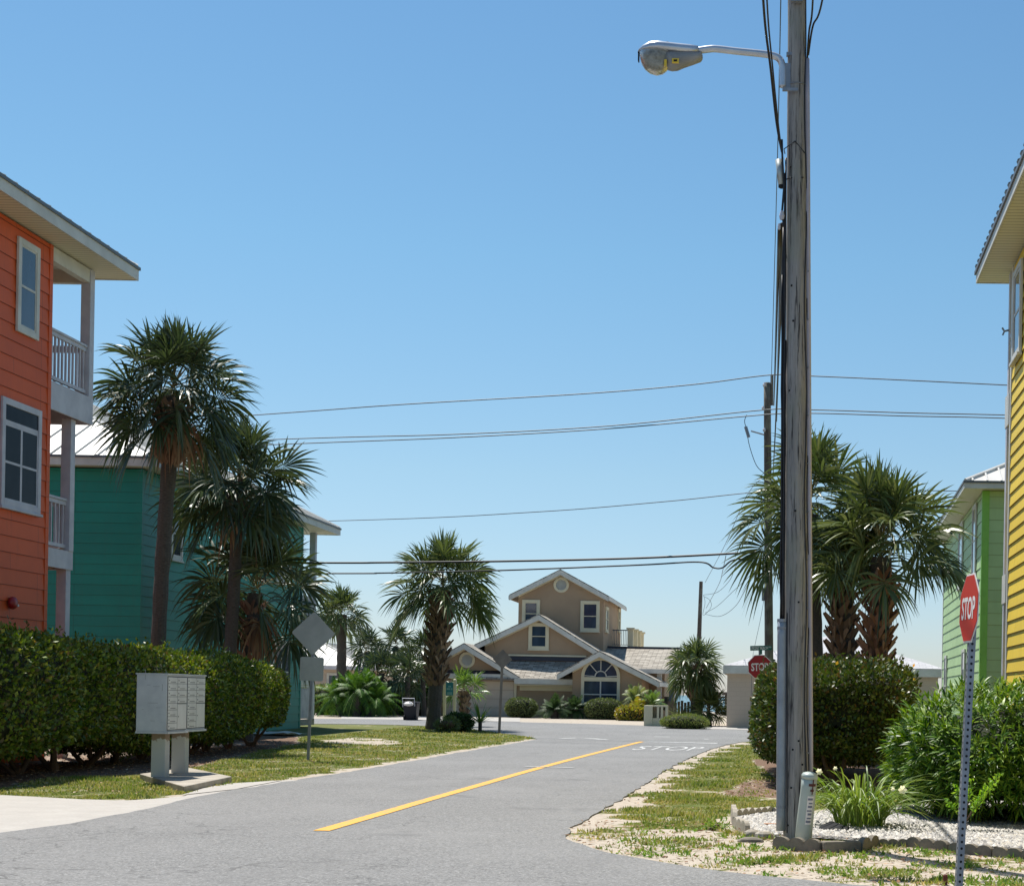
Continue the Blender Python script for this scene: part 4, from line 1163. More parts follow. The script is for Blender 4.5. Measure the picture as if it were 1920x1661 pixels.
def yellow_house():
    h = thing('beach_house', (4.14, 26.85, 0), 'yellow lap-sided house at the right frame edge with ribbed metal roof', 'house', rz=-0.023)
    top = 9.02; L = 13; W = 10
    mb = MB()
    lap(mb, (0, -L), (0, 0), 0, top, .22, -X_, .026); lap(mb, (0, 0), (W, 0), 0, top, .22, Y_)
    lap(mb, (W, -L), (W, 0), 0, top, .22, X_); lap(mb, (0, -L), (W, -L), 0, top, .22, -Y_)
    mb.box(.01, W - .01, -L + .01, -.01, -.1, top)
    mb.build('wall', M['yellow'], h, local=True)
    hip(h, -.50, W + .5, -L - .5, 1.18, top + .24, .5, 'roofdark', rib=.34, ribh=.085, ribw=.13, fascia=.21, local=True)
    # corner posts and floor bands of the far balcony
    t = MB(); t.box(-.02, .14, .35, .50, 6.9, top + .01); t.build('post', M['trimgrey'], h, local=True)
    t = MB(); t.box(-.04, .12, .30, .46, 0, 6.3); t.build('post', M['trimgrey'], h, local=True)
    t = MB(); t.box(-.05, W, .035, .52, 6.3, 6.85); b = t.build('balcony', M['trim'], h, local=True)
    t = MB(); t.box(-.05, W, .035, .52, 3.2, 3.7); b2 = t.build('balcony', M['trim'], h, local=True)
    t = MB(); t.box(-.012, -.035 + .035, .03, .50, 7.85, 7.93); t.build('handrail', M['trimgrey'], b, local=True)
    t = MB(); t.box(-.035, .0, -.10, .03, 0, top); t.build('corner_board', M['trim'], h, local=True)
    def wn(y, z, w, hh, **k):
        fr = window(None, (-.026, y, z), Y_, -X_, w, hh, mats=WIN, trim=.1, **k); fr.parent = h; fr.location = (0, 0, 0)
    wn(-1.35, 7.25, .95, 1.55); wn(-5, 7.25, .95, 1.55)
    # small lamp bracket and hose bib
    t = MB(); t.tube([(-.02, .40, 8.02), (-.10, .40, 8.0), (-.14, .40, 8.06)], .018, 6).tube([(-.10, .40, 8.0), (-.13, .40, 7.93)], .015, 6); t.build('lamp_bracket', M['galv'], h, local=True)
    t = MB(); t.tube([(-.03, -.10, 1.83), (-.09, -.10, 1.86), (-.14, -.12, 1.78)], .014, 6).tube([(-.03, -.10, 1.83), (-.035, -.10, 1.0)], .008, 6); t.build('hose_tap', M['trim'], h, local=True)
yellow_house()

# ---------- tan house across the road
YH = 82.5
def fz(zx, zy, Y=YH): return P(820 + zx / 3.31034, 1040 + zy / 3.31034, Y)
def pt(px, py, Y): return P(px, py, Y)

def gable(root, fl, ap, fr, depth, wl, wr, zb, mats, ov=.45, th=.2, name='gable', rake=.26, walls=True):
    """fl, ap, fr: eave tip, apex, eave tip of the front rake; wl, wr: x of wall corners; depth back"""
    wm, rm, tm = mats
    fl, ap, fr = Vector(fl), Vector(ap), Vector(fr); Y0 = ap.y
    for p in (fl, fr): p.y = Y0
    def roofz(x):
        if x < ap.x: return fl.z + (ap.z - fl.z) * (x - fl.x) / (ap.x - fl.x)
        return ap.z + (fr.z - ap.z) * (x - ap.x) / (fr.x - ap.x)
    w = MB()
    poly = [(wl, Y0, zb), (wr, Y0, zb), (wr, Y0, roofz(wr) - .1), (ap.x, Y0, ap.z - .1), (wl, Y0, roofz(wl) - .1)]
    w.prism(poly, (0, depth - .3, 0))
    wo = w.build('wall', wm, root)
    r = MB(); o = Vector((0, -ov, 0)); D = Vector((0, depth + ov, 0)); T = Vector((0, 0, .07))
    r.prism([fl + o, ap + o, ap + o + T, fl + o + T], D); r.prism([ap + o + Vector((0.001, 0, 0)), fr + o, fr + o + T, ap + o + T + Vector((0.001, 0, 0))], D)
    ro = r.build('roof', rm, root)
    t = MB(); dz = Vector((0, 0, rake)); o2 = Vector((0, -ov - .05, 0)); D2 = Vector((0, .05, 0))
    t.prism([fl + o2, ap + o2, ap + o2 - dz, fl + o2 - dz], D2); t.prism([ap + o2 + Vector((.002, 0, 0)), fr + o2, fr + o2 - dz, ap + o2 - dz + Vector((.002, 0, 0))], D2)
    # eave fascias running back, and a thin frieze on the wall
    t.box(fl.x - .04, fl.x, Y0 - ov, Y0 + depth, fl.z - .2, fl.z + .02).box(fr.x, fr.x + .04, Y0 - ov, Y0 + depth, fr.z - .2, fr.z + .02)
    t.build('rake_board', tm, ro)
    s = MB(); o3 = Vector((0, -ov + .002, -.075)); D3 = Vector((0, ov - .004 , 0)); T3 = Vector((0, 0, .03))
    s.prism([fl + o3, ap + o3, ap + o3 + T3, fl + o3 + T3], D3 + Vector((0, .01, 0))); s.prism([ap + o3, fr + o3, fr + o3 + T3, ap + o3 + T3], D3 + Vector((0, .01, 0)))
    fzd = Vector((0, 0, .22)); q = Vector((0, -.06, -.08)); L1 = Vector((wl, Y0, roofz(wl))); R1 = Vector((wr, Y0, roofz(wr)))
    s.prism([L1 + q, ap + q, ap + q - fzd, L1 + q - fzd], (0, .055, 0)); s.prism([ap + q, R1 + q, R1 + q - fzd, ap + q - fzd], (0, .055, 0))
    s.build('frieze', M['stuccotrim'], ro)
    return wo, ro

def round_vent(root, c, r):
    m = MB(); c = Vector(c); n = 28; pr = []
    for k in range(n):
        a0 = 2 * pi * k / n; a1 = 2 * pi * (k + 1) / n
        def q(a, rr, y): return c + Vector((cos(a) * rr, y, sin(a) * rr))
        ri = r * .68
        m.add([q(a0, ri, -.08), q(a1, ri, -.08), q(a1, r, -.08), q(a0, r, -.08), q(a0, r, 0), q(a1, r, 0), q(a0, ri, 0), q(a1, ri, 0)], [(0, 1, 2, 3), (3, 2, 5, 4), (6, 7, 1, 0)])
    v = m.build('vent', M['stuccotrim'], root)
    l = MB(); k = 9
    for i in range(k):
        z = -r * .66 + (i + .5) * r * 1.32 / k; hw = math.sqrt(max(0, (r * .68) ** 2 - z * z))
        l.add([c + Vector((-hw, -.05, z - .035)), c + Vector((hw, -.05, z - .035)), c + Vector((hw, -.01, z + .04)), c + Vector((-hw, -.01, z + .04))], [(0, 1, 2, 3)])
    l.build('louvres', M['trim'], v)
    b = MB(); b.lathe(c + Vector((0, -.006, 0)), [(r * .7, 0), (r * .7, .004)], 28, Y_); b.build('vent_backing', M['hole'], v)

def far_window(root, x0, y0, x1, y1, Y, trim=.16, cols=1):
    a = P(x0, y1, Y); b = P(x1, y0, Y)
    return window(root, (a.x, Y, a.z), X_, -Y_, b.x - a.x, b.z - a.z, mats=(M['stuccotrim'], M['glass']), trim=trim, depth=.09, cols=cols)

def tan_house():
    base = P(1050, 1345, YH)
    h = thing('beach_house', (base.x, YH + 5, gz(YH)), 'tan stucco house with stepped gables, square tower and arched window across the road', 'house')
    st, tr, sh = M['stucco'], M['stuccotrim'], M['shingle']
    zg = gz(YH) - .1
    # tower
    YT = 88.0
    fl, ap, fr = pt(957, 1117.5, YT), pt(1052.5, 1070, YT), pt(1142, 1119.5, YT)
    xl, xr = pt(972, 1150, YT).x, pt(1132, 1150, YT).x
    gable(h, fl, ap, fr, 10.6, xl, xr, 2.0, (st, sh, M['trim']), ov=.4)
    c = pt(1052.6, 1096.5, YT); round_vent(h, c, 14.5 * YT / F)
    far_window(h, 978.6, 1124.6, 1013, 1176, YT); far_window(h, 1088, 1126.7, 1125, 1183.5, YT)
    for (xa, xb) in ((1134.5, 1139.5), (1158.5, 1162)):
        ya = xr * F / (ray(xa, 1150)[0]); yb = xr * F / (ray(xb, 1150)[0])
        w_ = window(h, (xr, ya, P(xa, 1184, ya).z), Y_, X_, min(yb, 97.7) - ya, 1.45, mats=(tr, M['glass']), trim=.14, depth=.08)
    # roof terrace behind the tower
    YD = 92.5; zt = pt(1170, 1211, YD).z
    d = MB(); d.box(xr + .02, pt(1206, 1211, 99).x, YD - .3, 99.5, zt - .25, zt - .02).box(xr + .02, xr + 3.2, YD, 99.3, zg, zt - .251)
    tdeck = d.build('roof_terrace', tr, h)
    for i, (px, yy) in enumerate(((1182, YD), (1190, 94.4), (1196.5, 96.6), (1202, 98.8))):
        a = pt(px, 1211, yy); p_ = MB(); x = a.x
        p_.box(x - .16, x + .16, yy - .16, yy + .16, zt - .02, zt + 1.0).box(x - .24, x + .24, yy - .24, yy + .24, zt + 1.001, zt + 1.1)
        p_.build('terrace_pier', tr, tdeck)
    r_ = MB(); xa = xr + .05; xb = pt(1182, 1211, YD).x - .17
    r_.box(xa, xb, YD - .03, YD + .03, zt + .92, zt + .98).box(xa, xb, YD - .02, YD + .02, zt + .05, zt + .09)
    for i in range(9): x = xa + (i + .5) * (xb - xa) / 9; r_.box(x - .015, x + .015, YD - .015, YD + .015, zt + .09, zt + .92)
    r_.build('terrace_railing', M['wiregrey'], tdeck)
    # middle gable
    YM = 84.5
    fl, ap, fr = pt(892, 1210.5, YM), pt(1012.5, 1154, YM), pt(1130, 1227, YM)
    gable(h, fl, ap, fr, 9.0, fl.x + .5, fr.x - .5, 2.2, (st, sh, M['trim']), ov=.4)
    far_window(h, 990.7, 1168, 1030, 1217.5, YM)
    # garage gable
    YG = 82.5
    fl, ap, fr = pt(765, 1268, YG), pt(873.3, 1208, YG), pt(979, 1272.5, YG)
    gable(h, fl, ap, fr, 7.0, fl.x + .6, pt(962, 1262, YG).x, zg, (st, sh, M['trim']), ov=.5)
    round_vent(h, pt(876, 1237, YG), 15 * YG / F)
    # garage wall, lintel and eyebrow band
    a = pt(780, 1300, YG); b = pt(1075, 1300, YG); ztop = pt(950, 1276, YG).z
    w = MB(); w.box(a.x, b.x, YG + .02, YG + 5.5, zg, ztop); w.build('wall', st, h)
    bz1 = pt(900, 1256.5, YG).z; bz0 = pt(900, 1263, YG).z; bz2 = pt(900, 1272, YG).z
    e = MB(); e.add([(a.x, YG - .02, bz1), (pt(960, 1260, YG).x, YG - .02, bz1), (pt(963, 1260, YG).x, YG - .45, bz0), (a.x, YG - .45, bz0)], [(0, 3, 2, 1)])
    e.build('garage_eyebrow', M['darkband'], h)  # dark tone of this sloped roofing strip stands in for its shade
    e = MB(); e.box(a.x, pt(965, 1270, YG).x, YG - .47, YG - .03, bz2, bz0 - .005); e.build('eyebrow_fascia', M['trim'], h)
    dx0, dx1 = pt(838, 1300, YG).x, pt(963, 1300, YG).x; dz = pt(900, 1276, YG).z
    g = MB(); k = 4; hh = (dz - gz(YG)) / k
    for i in range(k):
        z0 = gz(YG) + i * hh; g.box(dx0, dx1, YG - .045, YG - .01, z0 + .012, z0 + hh - .006)
        for j in range(5):
            x0 = dx0 + .12 + j * (dx1 - dx0 - .1) / 5; g.box(x0, x0 + (dx1 - dx0) / 5 - .15, YG - .055, YG - .046, z0 + .09, z0 + hh - .09)
    g.build('garage_door', M['garagedoor'], h)
    t = MB(); t.box(dx1 + .02, dx1 + .16, YG - .06, YG + .0, zg, ztop).box(dx0 - .16, dx0 - .02, YG - .06, YG, zg, ztop); t.build('door_casing', tr, h)
    # low shingled roof between the gables
    ra = pt(950, 1238, YM); rb = pt(1104, 1240, YM); ea = pt(976, 1272, 82.0); eb = pt(1075, 1273.5, 82.0)
    r_ = MB(); r_.prism([(ra.x - 1, YM, ra.z), (ra.x - 1, YM, ra.z - .1), (ra.x - 1, 81.9, ea.z - .1), (ra.x - 1, 81.9, ea.z)], (rb.x - ra.x + 1.0, 0, 0))
    rl = r_.build('low_roof', sh, h)
    f_ = MB(); f_.box(ea.x - .3, eb.x + .1, 81.84, 81.895, ea.z - .28, ea.z + .01); f_.build('gutter', M['trim'], rl)
    f_ = MB(); f_.box(ea.x - .2, eb.x + .1, 81.95, 82.45, ea.z - .36, ea.z - .30).box(ea.x - .1, eb.x, 82.40, 82.50, ea.z - .62, ea.z - .37); f_.build('frieze', tr, rl)
    db = MB(); da = pt(954, 1228, YM); dbb = pt(954, 1237.5, YM); db.box(da.x, pt(1104, 1230, YM).x, YM - .12, YM - .03, dbb.z, da.z - .05); db.build('gable_shade_band', M['darkband'], h)  # dark strip stands in for the shade under the gable overhang
    db = MB(); db.box(da.x, pt(1100, 1230, YM).x, YM - .16, YM - .03, da.z - .04, da.z + .05); db.build('trim_band', tr, h)
    # gable with the arched window
    YA = 81.6
    fl, ap, fr = pt(1047, 1265, YA), pt(1125.5, 1222.5, YA), pt(1237, 1279.5, YA)
    wl, wr = pt(1073, 1300, YA).x, pt(1203, 1300, YA).x
    gable(h, fl, ap, fr, 6.5, wl, wr, zg, (st, sh, M['trim']), ov=.4)
    # arched window: frame ring, fan bars, pane
    s = YA / F; cx = pt(1126.5, 1268.5, YA); cx = Vector((cx.x, YA, cx.z)); ro = 36.5 * s; ri = 30.8 * s; zb = pt(1126, 1317, YA).z
    m = MB(); n = 24; dd = -.10
    for k in range(n):
        a0 = pi * k / n; a1 = pi * (k + 1) / n
        def q(a, r, y): return cx + Vector((cos(a) * r, y, sin(a) * r))
        m.add([q(a0, ri, dd), q(a0, ro, dd), q(a1, ro, dd), q(a1, ri, dd), q(a0, ri, 0), q(a1, ri, 0), q(a0, ro, 0), q(a1, ro, 0)], [(0, 1, 2, 3), (0, 3, 5, 4), (1, 6, 7, 2)])
    m.box(cx.x - ro, cx.x - ri, YA + dd, YA - .001, zb - .1, cx.z - .002).box(cx.x + ri, cx.x + ro, YA + dd, YA - .001, zb - .1, cx.z - .002)
    m.box(cx.x - ri, cx.x + ri, YA + dd, YA - .001, cx.z - .24, cx.z - .02)
    m.box(cx.x - ro - .05, cx.x + ro + .05, YA + dd - .06, YA - .001, zb - .22, zb - .101)
    fr_ = m.build('arched_window', tr, h)
    sb = MB(); y0, y1 = YA - .085, YA - .03
    for a in (pi / 2, pi * .27, pi * .73, 0.06, pi - .06):
        p0 = cx + Vector((cos(a) * .30, 0, sin(a) * .30)); L = ri - .30; d_ = Vector((cos(a), 0, sin(a))); nn = Vector((-sin(a), 0, cos(a)))
        sb.obox(p0, d_, nn, Y_, 0, L, -.022, .022, -.08, -.03)
    for k in range(10):
        a0 = pi * k / 10; a1 = pi * (k + 1) / 10
        def q(a, r, y): return cx + Vector((cos(a) * r, y, sin(a) * r))
        sb.add([q(a0, .27, -.08), q(a0, .33, -.08), q(a1, .33, -.08), q(a1, .27, -.08)], [(0, 1, 2, 3)])
    sb.box(cx.x - .035, cx.x + .035, y0, y1, zb - .1, cx.z - .241)
    zmid = (zb + cx.z) / 2 - .25
    sb.box(cx.x - ri, cx.x - .036, y0 + .005, y1, zmid - .03, zmid + .03).box(cx.x + .036, cx.x + ri, y0 + .005, y1, zmid - .03, zmid + .03)
    sb.build('sash', M['trim'], fr_)
    gp_ = MB(); vs = [cx + Vector((cos(pi * k / n) * (ri + .01), -.015, sin(pi * k / n) * (ri + .01))) for k in range(n + 1)]
    gp_.add(vs + [Vector((cx.x - ri - .01, YA - .015, zb - .11)), Vector((cx.x + ri + .01, YA - .015, zb - .11))], [tuple(range(n + 3))])
    gp_.build('pane', M['glass'], fr_)
    # main roof on the right with its porch
    rA = pt(1133, 1213.5, 90.5); e0 = pt(1190, 1254, 84.3); xe = pt(1262, 1254, 84.3).x
    r_ = MB(); r_.prism([(rA.x - 6, 90.5, rA.z), (rA.x - 6, 96.7, e0.z), (rA.x - 6, 96.7, e0.z - .1), (rA.x - 6, 90.5, rA.z - .1), (rA.x - 6, 84.3, e0.z - .1), (rA.x - 6, 84.3, e0.z)], (xe - rA.x + 6, 0, 0))
    rm = r_.build('roof', sh, h)
    f_ = MB(); f_.box(rA.x - 2, xe + .05, 84.22, 84.295, e0.z - .22, e0.z + .02); f_.build('gutter', M['trim'], rm)
    rr = MB(); rr.box(rA.x - 6, xe, 90.3, 90.7, rA.z - .02, rA.z + .08); rr.build('ridge_cap', M['darkband'], rm)
    w = MB(); w.box(rA.x - 5, pt(1238, 1290, 86.5).x, 86.5, 96.4, zg, e0.z + .0)
    w.prism([(xe - .6, 86.6, zg), (xe - .6, 96.3, zg), (xe - .6, 96.3, e0.z), (xe - .6, 90.5, rA.z - .15), (xe - .6, 86.6, e0.z)], (-.25, 0, 0)); w.build('wall', st, h)
    for px in (1236, 1259):
        p_ = MB(); x = pt(px, 1290, 84.7).x; p_.box(x - .13, x + .13, 84.6, 84.86, zg, e0.z - .15); p_.build('porch_post', M['trim'] if px < 1240 else M['wiregrey'], h)
    s_ = MB()
    for i in range(5): s_.box(pt(1243, 1290, 84).x, pt(1260, 1290, 84).x, 84.0 + i * .3, 84.3 + i * .3, zg, .5 + i * .22)
    s_.build('porch_steps', M['woodgrey'], h)
tan_house()

# ---------- low tan garage building on the right
def low_building():
    Y0 = 67.7; a = P(1362, 1363, Y0); zf = P(1362, 1262.5, Y0).z; ze = P(1362, 1247, Y0).z; xr = P(1772, 1262, Y0).x
    h = thing('garage_building', (a.x + 4, Y0 + 4, gz(Y0)), 'low tan block garage with pale grey hip roof behind the clipped hedge', 'garage')
    w = MB(); w.box(a.x, xr - .3, Y0, Y0 + 9, gz(Y0) - .1, ze - .05); w.build('wall', M['garagewall'], h)
    r = hip(h, a.x - .15, xr, Y0 - .35, Y0 + 9.4, ze, .33, 'shinglelight', fascia=.36, fmat='trim', edge=None, panels=False)
    # block courses
    c = MB(); z = gz(Y0) + .2
    d = MB(); d.box(a.x + 2.2, a.x + 7.0, Y0 - .05, Y0 - .002, gz(Y0), gz(Y0) + 2.05); d.build('garage_door', M['garagedoor'], h)
m_, nt_, bs_, out_ = newmat('painted_block')
v_ = coords(nt_, (1, 1, 1)); br_ = N(nt_, 'ShaderNodeTexBrick', Scale=1.0)
br_.inputs['Color1'].default_value = S(190, 174, 160); br_.inputs['Color2'].default_value = S(187, 171, 157); br_.inputs['Mortar'].default_value = S(182, 166, 152)
br_.inputs['Brick Width'].default_value = .4; br_.inputs['Row Height'].default_value = .2; br_.inputs['Mortar Size'].default_value = .01
sp_ = nt_.nodes.new('ShaderNodeSeparateXYZ'); nt_.links.new(v_, sp_.inputs[0]); cb_ = nt_.nodes.new('ShaderNodeCombineXYZ')
nt_.links.new(sp_.outputs[0], cb_.inputs[0]); nt_.links.new(sp_.outputs[2], cb_.inputs[1]); nt_.links.new(cb_.outputs[0], br_.inputs['Vector'])
nt_.links.new(br_.outputs[0], bs_.inputs['Base Color']); bs_.inputs['Roughness'].default_value = .85
M['garagewall'] = m_
low_building()

# ---------- white-roofed house far behind on the left
def white_house():
    Y0 = 90.0
    h = thing('beach_house', (P(600, 1345, Y0).x, Y0 + 5, gz(Y0)), 'low grey house under a bright white metal roof behind the small distant palm', 'house')
    x0 = P(470, 1300, Y0).x; x1 = P(682, 1300, Y0).x; ze = P(640, 1248, Y0).z
    w = MB(); w.box(x0 + .5, x1 - .5, Y0 + .5, Y0 + 9, gz(Y0) - .1, ze - .1); w.build('wall', M['garagewall'], h)
    hip(h, x0, x1, Y0, Y0 + 9.6, ze, .42, 'metalroof', rib=.6, fascia=.22, fmat='trimgrey', edge=None)
    window(h, (P(640, 1300, Y0).x - 1, Y0 + .49, 1.1), X_, -Y_, 1.4, 1.3, mats=WIN, trim=.1)
white_house()
# ------------------------------------------------------------------ street objects
# ---------- the big wooden pole with its conduits and cables
PB = G(1493, 1578); PY = PB.y
def pole_x(z): return P(1493, 1578, PY).x + (z) * 0.018 + 0.0  # leans so that it stands upright in the tilted view
ux0 = P(1493, 1500, PY); ux1 = P(1493.5, 100, PY)
def axis(z):
    f = (z - ux0.z) / (ux1.z - ux0.z); return Vector((ux0.x + (ux1.x - ux0.x) * f, PY, z))
pole = thing('utility_pole', (PB.x, PY, 0), 'tall weathered grey wooden utility pole standing in the white gravel bed', 'utility pole')
zs = np.linspace(-.1, 12.5, 60); R0, R1 = .137, .090
def prad(z): return R0 + (R1 - R0) * min(max(z, 0), 9) / 8.7
mb = MB(); rr = random.Random(5); n = 24; vs = []; fs = []
dev = [rr.uniform(-.004, .004) for _ in range(n)]
for i, z in enumerate(zs):
    c = axis(z)
    for k in range(n):
        a = 2 * pi * k / n; r = prad(z) * (1 + dev[k] * 3) + rr.uniform(-.0015, .0015); vs.append(c + Vector((cos(a) * r, sin(a) * r, 0)))
for i in range(len(zs) - 1):
    for k in range(n): fs.append((i * n + k, i * n + (k + 1) % n, (i + 1) * n + (k + 1) % n, (i + 1) * n + k))
fs.append(tuple(range(len(vs) - n, len(vs)))); mb.add(vs, fs); mb.cur = 1
# knots, bolts and bolt heads
for px, py in ((1497, 1388), (1486, 1404), (1504, 1432), (1483, 1475), (1477, 1545), (1482, 318), (1484, 540), (1487, 606), (1480, 735), (1491, 960), (1497, 1130)):
    q = P(px, py, PY); c = axis(q.z); dx = q.x - c.x; r = prad(q.z); yy = -math.sqrt(max(r * r - dx * dx, 1e-4))
    nrm = Vector((dx, yy, 0)).normalized(); mb.lathe(c + nrm * (r - .004), [(.011, 0), (.011, .008), (.005, .012)], 8, nrm)
mb.build('shaft', [M['pole'], M['hole']], pole, smooth=True)
def on_pole(px, z, push=0.02):
    c = axis(z); q = P(px, 900, PY); dxx = (px - 1493) * PY / F
    r = prad(z) + push; dxx = max(-r, min(r, dxx)); return c + Vector((dxx, -math.sqrt(max(r * r - dxx * dxx, 0)), 0))
def zpx(py, px=1493): return P(px, py, PY).z
# grey U-guard low on the left, cables in it above
mb = MB(); zt = zpx(1163); zb = .12
pts = []
for z in np.linspace(zb, zt, 14):
    c = axis(z); pts.append(c + Vector((-(prad(z) + .022), -.055, 0)))
mb.tube(pts, .050, 12, squash=1.0); gu = mb.build('cable_guard', M['conduit'], pole, smooth=True)
mb = MB()
for zz in (zt - .1, zt - .02, .35):
    c = axis(zz); mb.lathe(c + Vector((-(prad(zz) + .022), -.055, 0)), [(.054, 0), (.054, .03)], 12)
mb.build('guard_straps', M['galv'], gu)
mb = MB()
rr = random.Random(8)
for j, (o, r_, ztop) in enumerate(((-.02, .012, zpx(430)), (.0, .013, zpx(330)), (.012, .010, zpx(300)), (-.034, .009, zpx(520)), (.02, .009, zpx(640)))):
    pts = []
    for z in np.linspace(zt - .05, ztop, 16):
        c = axis(z); pts.append(c + Vector((-(prad(z) + .018) + o * .7 + rr.uniform(-.004, .004), -.05 - .02 * (j % 2) + rr.uniform(-.004, .004), 0)))
    mb.tube(pts, r_, 7); mb.build('riser_cable', M['cable'], pole, smooth=True); mb = MB()
if 0: mb.build('riser_cable', M['cable'], pole, smooth=True)
# thin ground wires down the right of the face and a pale conduit at the right edge
mb = MB()
for px, za, zb_, r_ in ((1510, .25, zpx(0) + 1, .006), (1515, .25, zpx(560), .005)):
    mb.tube([on_pole(px + 2.2 * sin(z * 3.1), z, .006) for z in np.linspace(za, zb_, 40)], r_, 6)
mb.tube([on_pole(1475.5, z, .004) for z in np.linspace(.1, zpx(1150), 20)], .006, 6)
mb.build('ground_wires', M['cable'], pole)
mb = MB()
pts = [axis(z) + Vector((prad(z) + .012, -.0, 0)) for z in np.linspace(zpx(1445), zpx(110), 20)]
mb.tube(pts, .030, 10); mb.cur = 1
for i, py in enumerate(range(240, 1440, 90)):
    z = zpx(py); c = on_pole(1514, z, .012); mb.lathe(c, [(.008, 0), (.008, .018)], 6, Vector((.4, -1, 0)))
mb.build('conduit', [M['pvc'], M['galv']], pole, smooth=True)
# splice box at the side
q = P(1463, 322, PY - .1)
mb = MB(); mb.tube([P(1460, 300, PY - .05), P(1466, 348, PY - .05)], .036, 12); sb = mb.build('splice_box', M['signback'], pole, smooth=True)
mb = MB(); mb.lathe(P(1466, 348, PY - .05), [(.038, 0), (.038, -.02), (.02, -.03)], 12); mb.build('end_cap', M['hole'], sb)
mb = MB(); mb.tube([axis(zpx(290)) + Vector((-.12, -.02, 0)), P(1470, 280, PY - .1), on_pole(1490, zpx(272), .01), on_pole(1509, zpx(292), .012)], .006, 6)
mb.tube([axis(zpx(341)) + Vector((-.12, -.04, 0)), on_pole(1480, zpx(339), .01), on_pole(1506, zpx(338), .012)], .006, 6)
mb.tube([P(1466, 262, PY - .1), P(1467, 300, PY - .1), P(1470, 350, PY - .1), P(1466, 400, PY - .1), P(1470, 425, PY - .1)], .011, 7)
mb.build('jumper_wires', M['cable'], pole)
mb = MB(); mb.lathe(P(1466, 405, PY - .1), [(.02, -.04), (.028, 0), (.016, .05)], 8); mb.lathe(P(1461, 425, PY - .1), [(.012, -.03), (.016, 0), (.01, .03)], 8); mb.build('cable_clamps', M['trimgrey'], pole)
# bracket at the very top of the view
mb = MB(); c = axis(zpx(8)); mb.obox(c, X_, Y_, Z_, -.06, .06, -.16, -.10, -.04, .10).lathe(c + Vector((-.03, -.15, .05)), [(.03, 0), (.03, .05)], 8, Vector((0, -1, 0))).lathe(c + Vector((.05, -.15, .02)), [(.03, 0), (.03, .05)], 8, Vector((0, -1, 0)))
mb.build('bracket', M['galv'], pole)

# ---------- street lamp on its arm
LY = PY - .05
lamp = thing('street_lamp', P(1470, 160, LY), 'silver cobra-head street lamp on a long arm fixed to the wooden pole', 'street lamp')
def L_(zx, zy): return P(1180 + zx / 8.727, 60 + zy / 8.727, LY)
mb = MB(); arm = spline([L_(1120, 310), L_(1300, 285), L_(1430, 282), P(1385, 97, LY), P(1425, 101, LY), P(1450, 105, LY), P(1462, 112, LY), P(1467, 125, LY), P(1468, 142, LY), P(1468, 164, LY)], 5)
mb.tube(arm, .036, 12); mb.build('arm', M['alum'], lamp, smooth=True)
mb = MB(); c = P(1468, 160, LY); mb.obox(c, X_, Y_, Z_, .0, .09, -.02, .02, -.05, .22).obox(c, X_, Y_, Z_, .03, .12, -.03, .03, .30, .33).obox(P(1478, 168, PY - .13), X_, Y_, Z_, -.06, .10, -.02, .01, -.02, .01)
mb.tube([on_pole(px, zpx(162), .006) for px in (1476, 1484, 1492, 1502, 1510)], .006, 6)
mb.build('mounting_bracket', M['galv'], lamp)
# head: upper shell lofted from sections
def loft(secs, nseg=20):
    """secs: list of (x, zc, halfw, up, down)"""
    vs = []; fs = []
    for (p, hw, up, dn) in secs:
        for k in range(nseg):
            a = 2 * pi * k / nseg; s_, c_ = sin(a), cos(a)
            z = (up if s_ > 0 else dn) * abs(s_) ** .8 * (1 if s_ > 0 else -1)
            vs.append(p + Vector((0, hw * (abs(c_) ** .75) * (1 if c_ > 0 else -1), z)))
    m = len(secs)
    for i in range(m - 1):
        for k in range(nseg): fs.append((i * nseg + k, (i + 1) * nseg + k, (i + 1) * nseg + (k + 1) % nseg, i * nseg + (k + 1) % nseg))
    fs.append(tuple(range(nseg))); fs.append(tuple(reversed(range(len(vs) - nseg, len(vs)))))
    return MB().add(vs, fs)
px1 = 1 / 8.727 * PY / F
secs = []
for zx, zmid, hw, up, dn in ((138, 345, .02, 6, 4), (160, 335, .06, 30, 14), (230, 330, .10, 80, 20), (340, 325, .13, 130, 22), (480, 322, .145, 135, 40), (600, 325, .14, 118, 52), (800, 330, .12, 108, 72), (1000, 335, .10, 100, 55), (1130, 338, .08, 86, 52)):
    secs.append((L_(zx, zmid), hw, up * px1, dn * px1))
hd = loft(secs).build('head', M['alum'], lamp, smooth=True)
secs = []
for zx, zmid, hw, up, dn in ((610, 400, .10, 20, 210), (700, 400, .11, 20, 232), (790, 400, .10, 20, 226), (900, 395, .09, 20, 185), (1050, 390, .08, 20, 140), (1170, 385, .07, 20, 100), (1200, 400, .03, 10, 50)):
    secs.append((L_(zx, zmid), hw, up * px1, dn * px1))
bh = loft(secs).build('ballast_door', M['alumdull'], lamp, smooth=True)
secs = []
for zx, hw, dn in ((172, .05, 60), (200, .08, 190), (260, .10, 280), (340, .115, 340), (450, .12, 372), (550, .115, 350), (620, .10, 300), (665, .07, 220)):
    secs.append((L_(zx, 335), hw, .01, dn * px1))
ln = loft(secs).build('refractor', M['lens'], lamp, smooth=True)
mb = MB(); mb.box(*(lambda a: (a.x - .012, a.x + .014, a.y - .108, a.y - .09, a.z - .035, a.z + .03))(L_(600, 570))); mb.build('reflector_tab', M['yellowsticker'], lamp)
mb = MB(); a = L_(765, 550); mb.box(a.x - .035, a.x + .035, a.y - .121, a.y - .10, a.z - .022, a.z + .022); stk = mb.build('sticker', M['yellowsticker'], lamp)
mb = MB(); mb.box(a.x - .018, a.x + .018, a.y - .124, a.y - .1215, a.z - .010, a.z + .010); mb.build('sticker_print', M['hole'], stk)
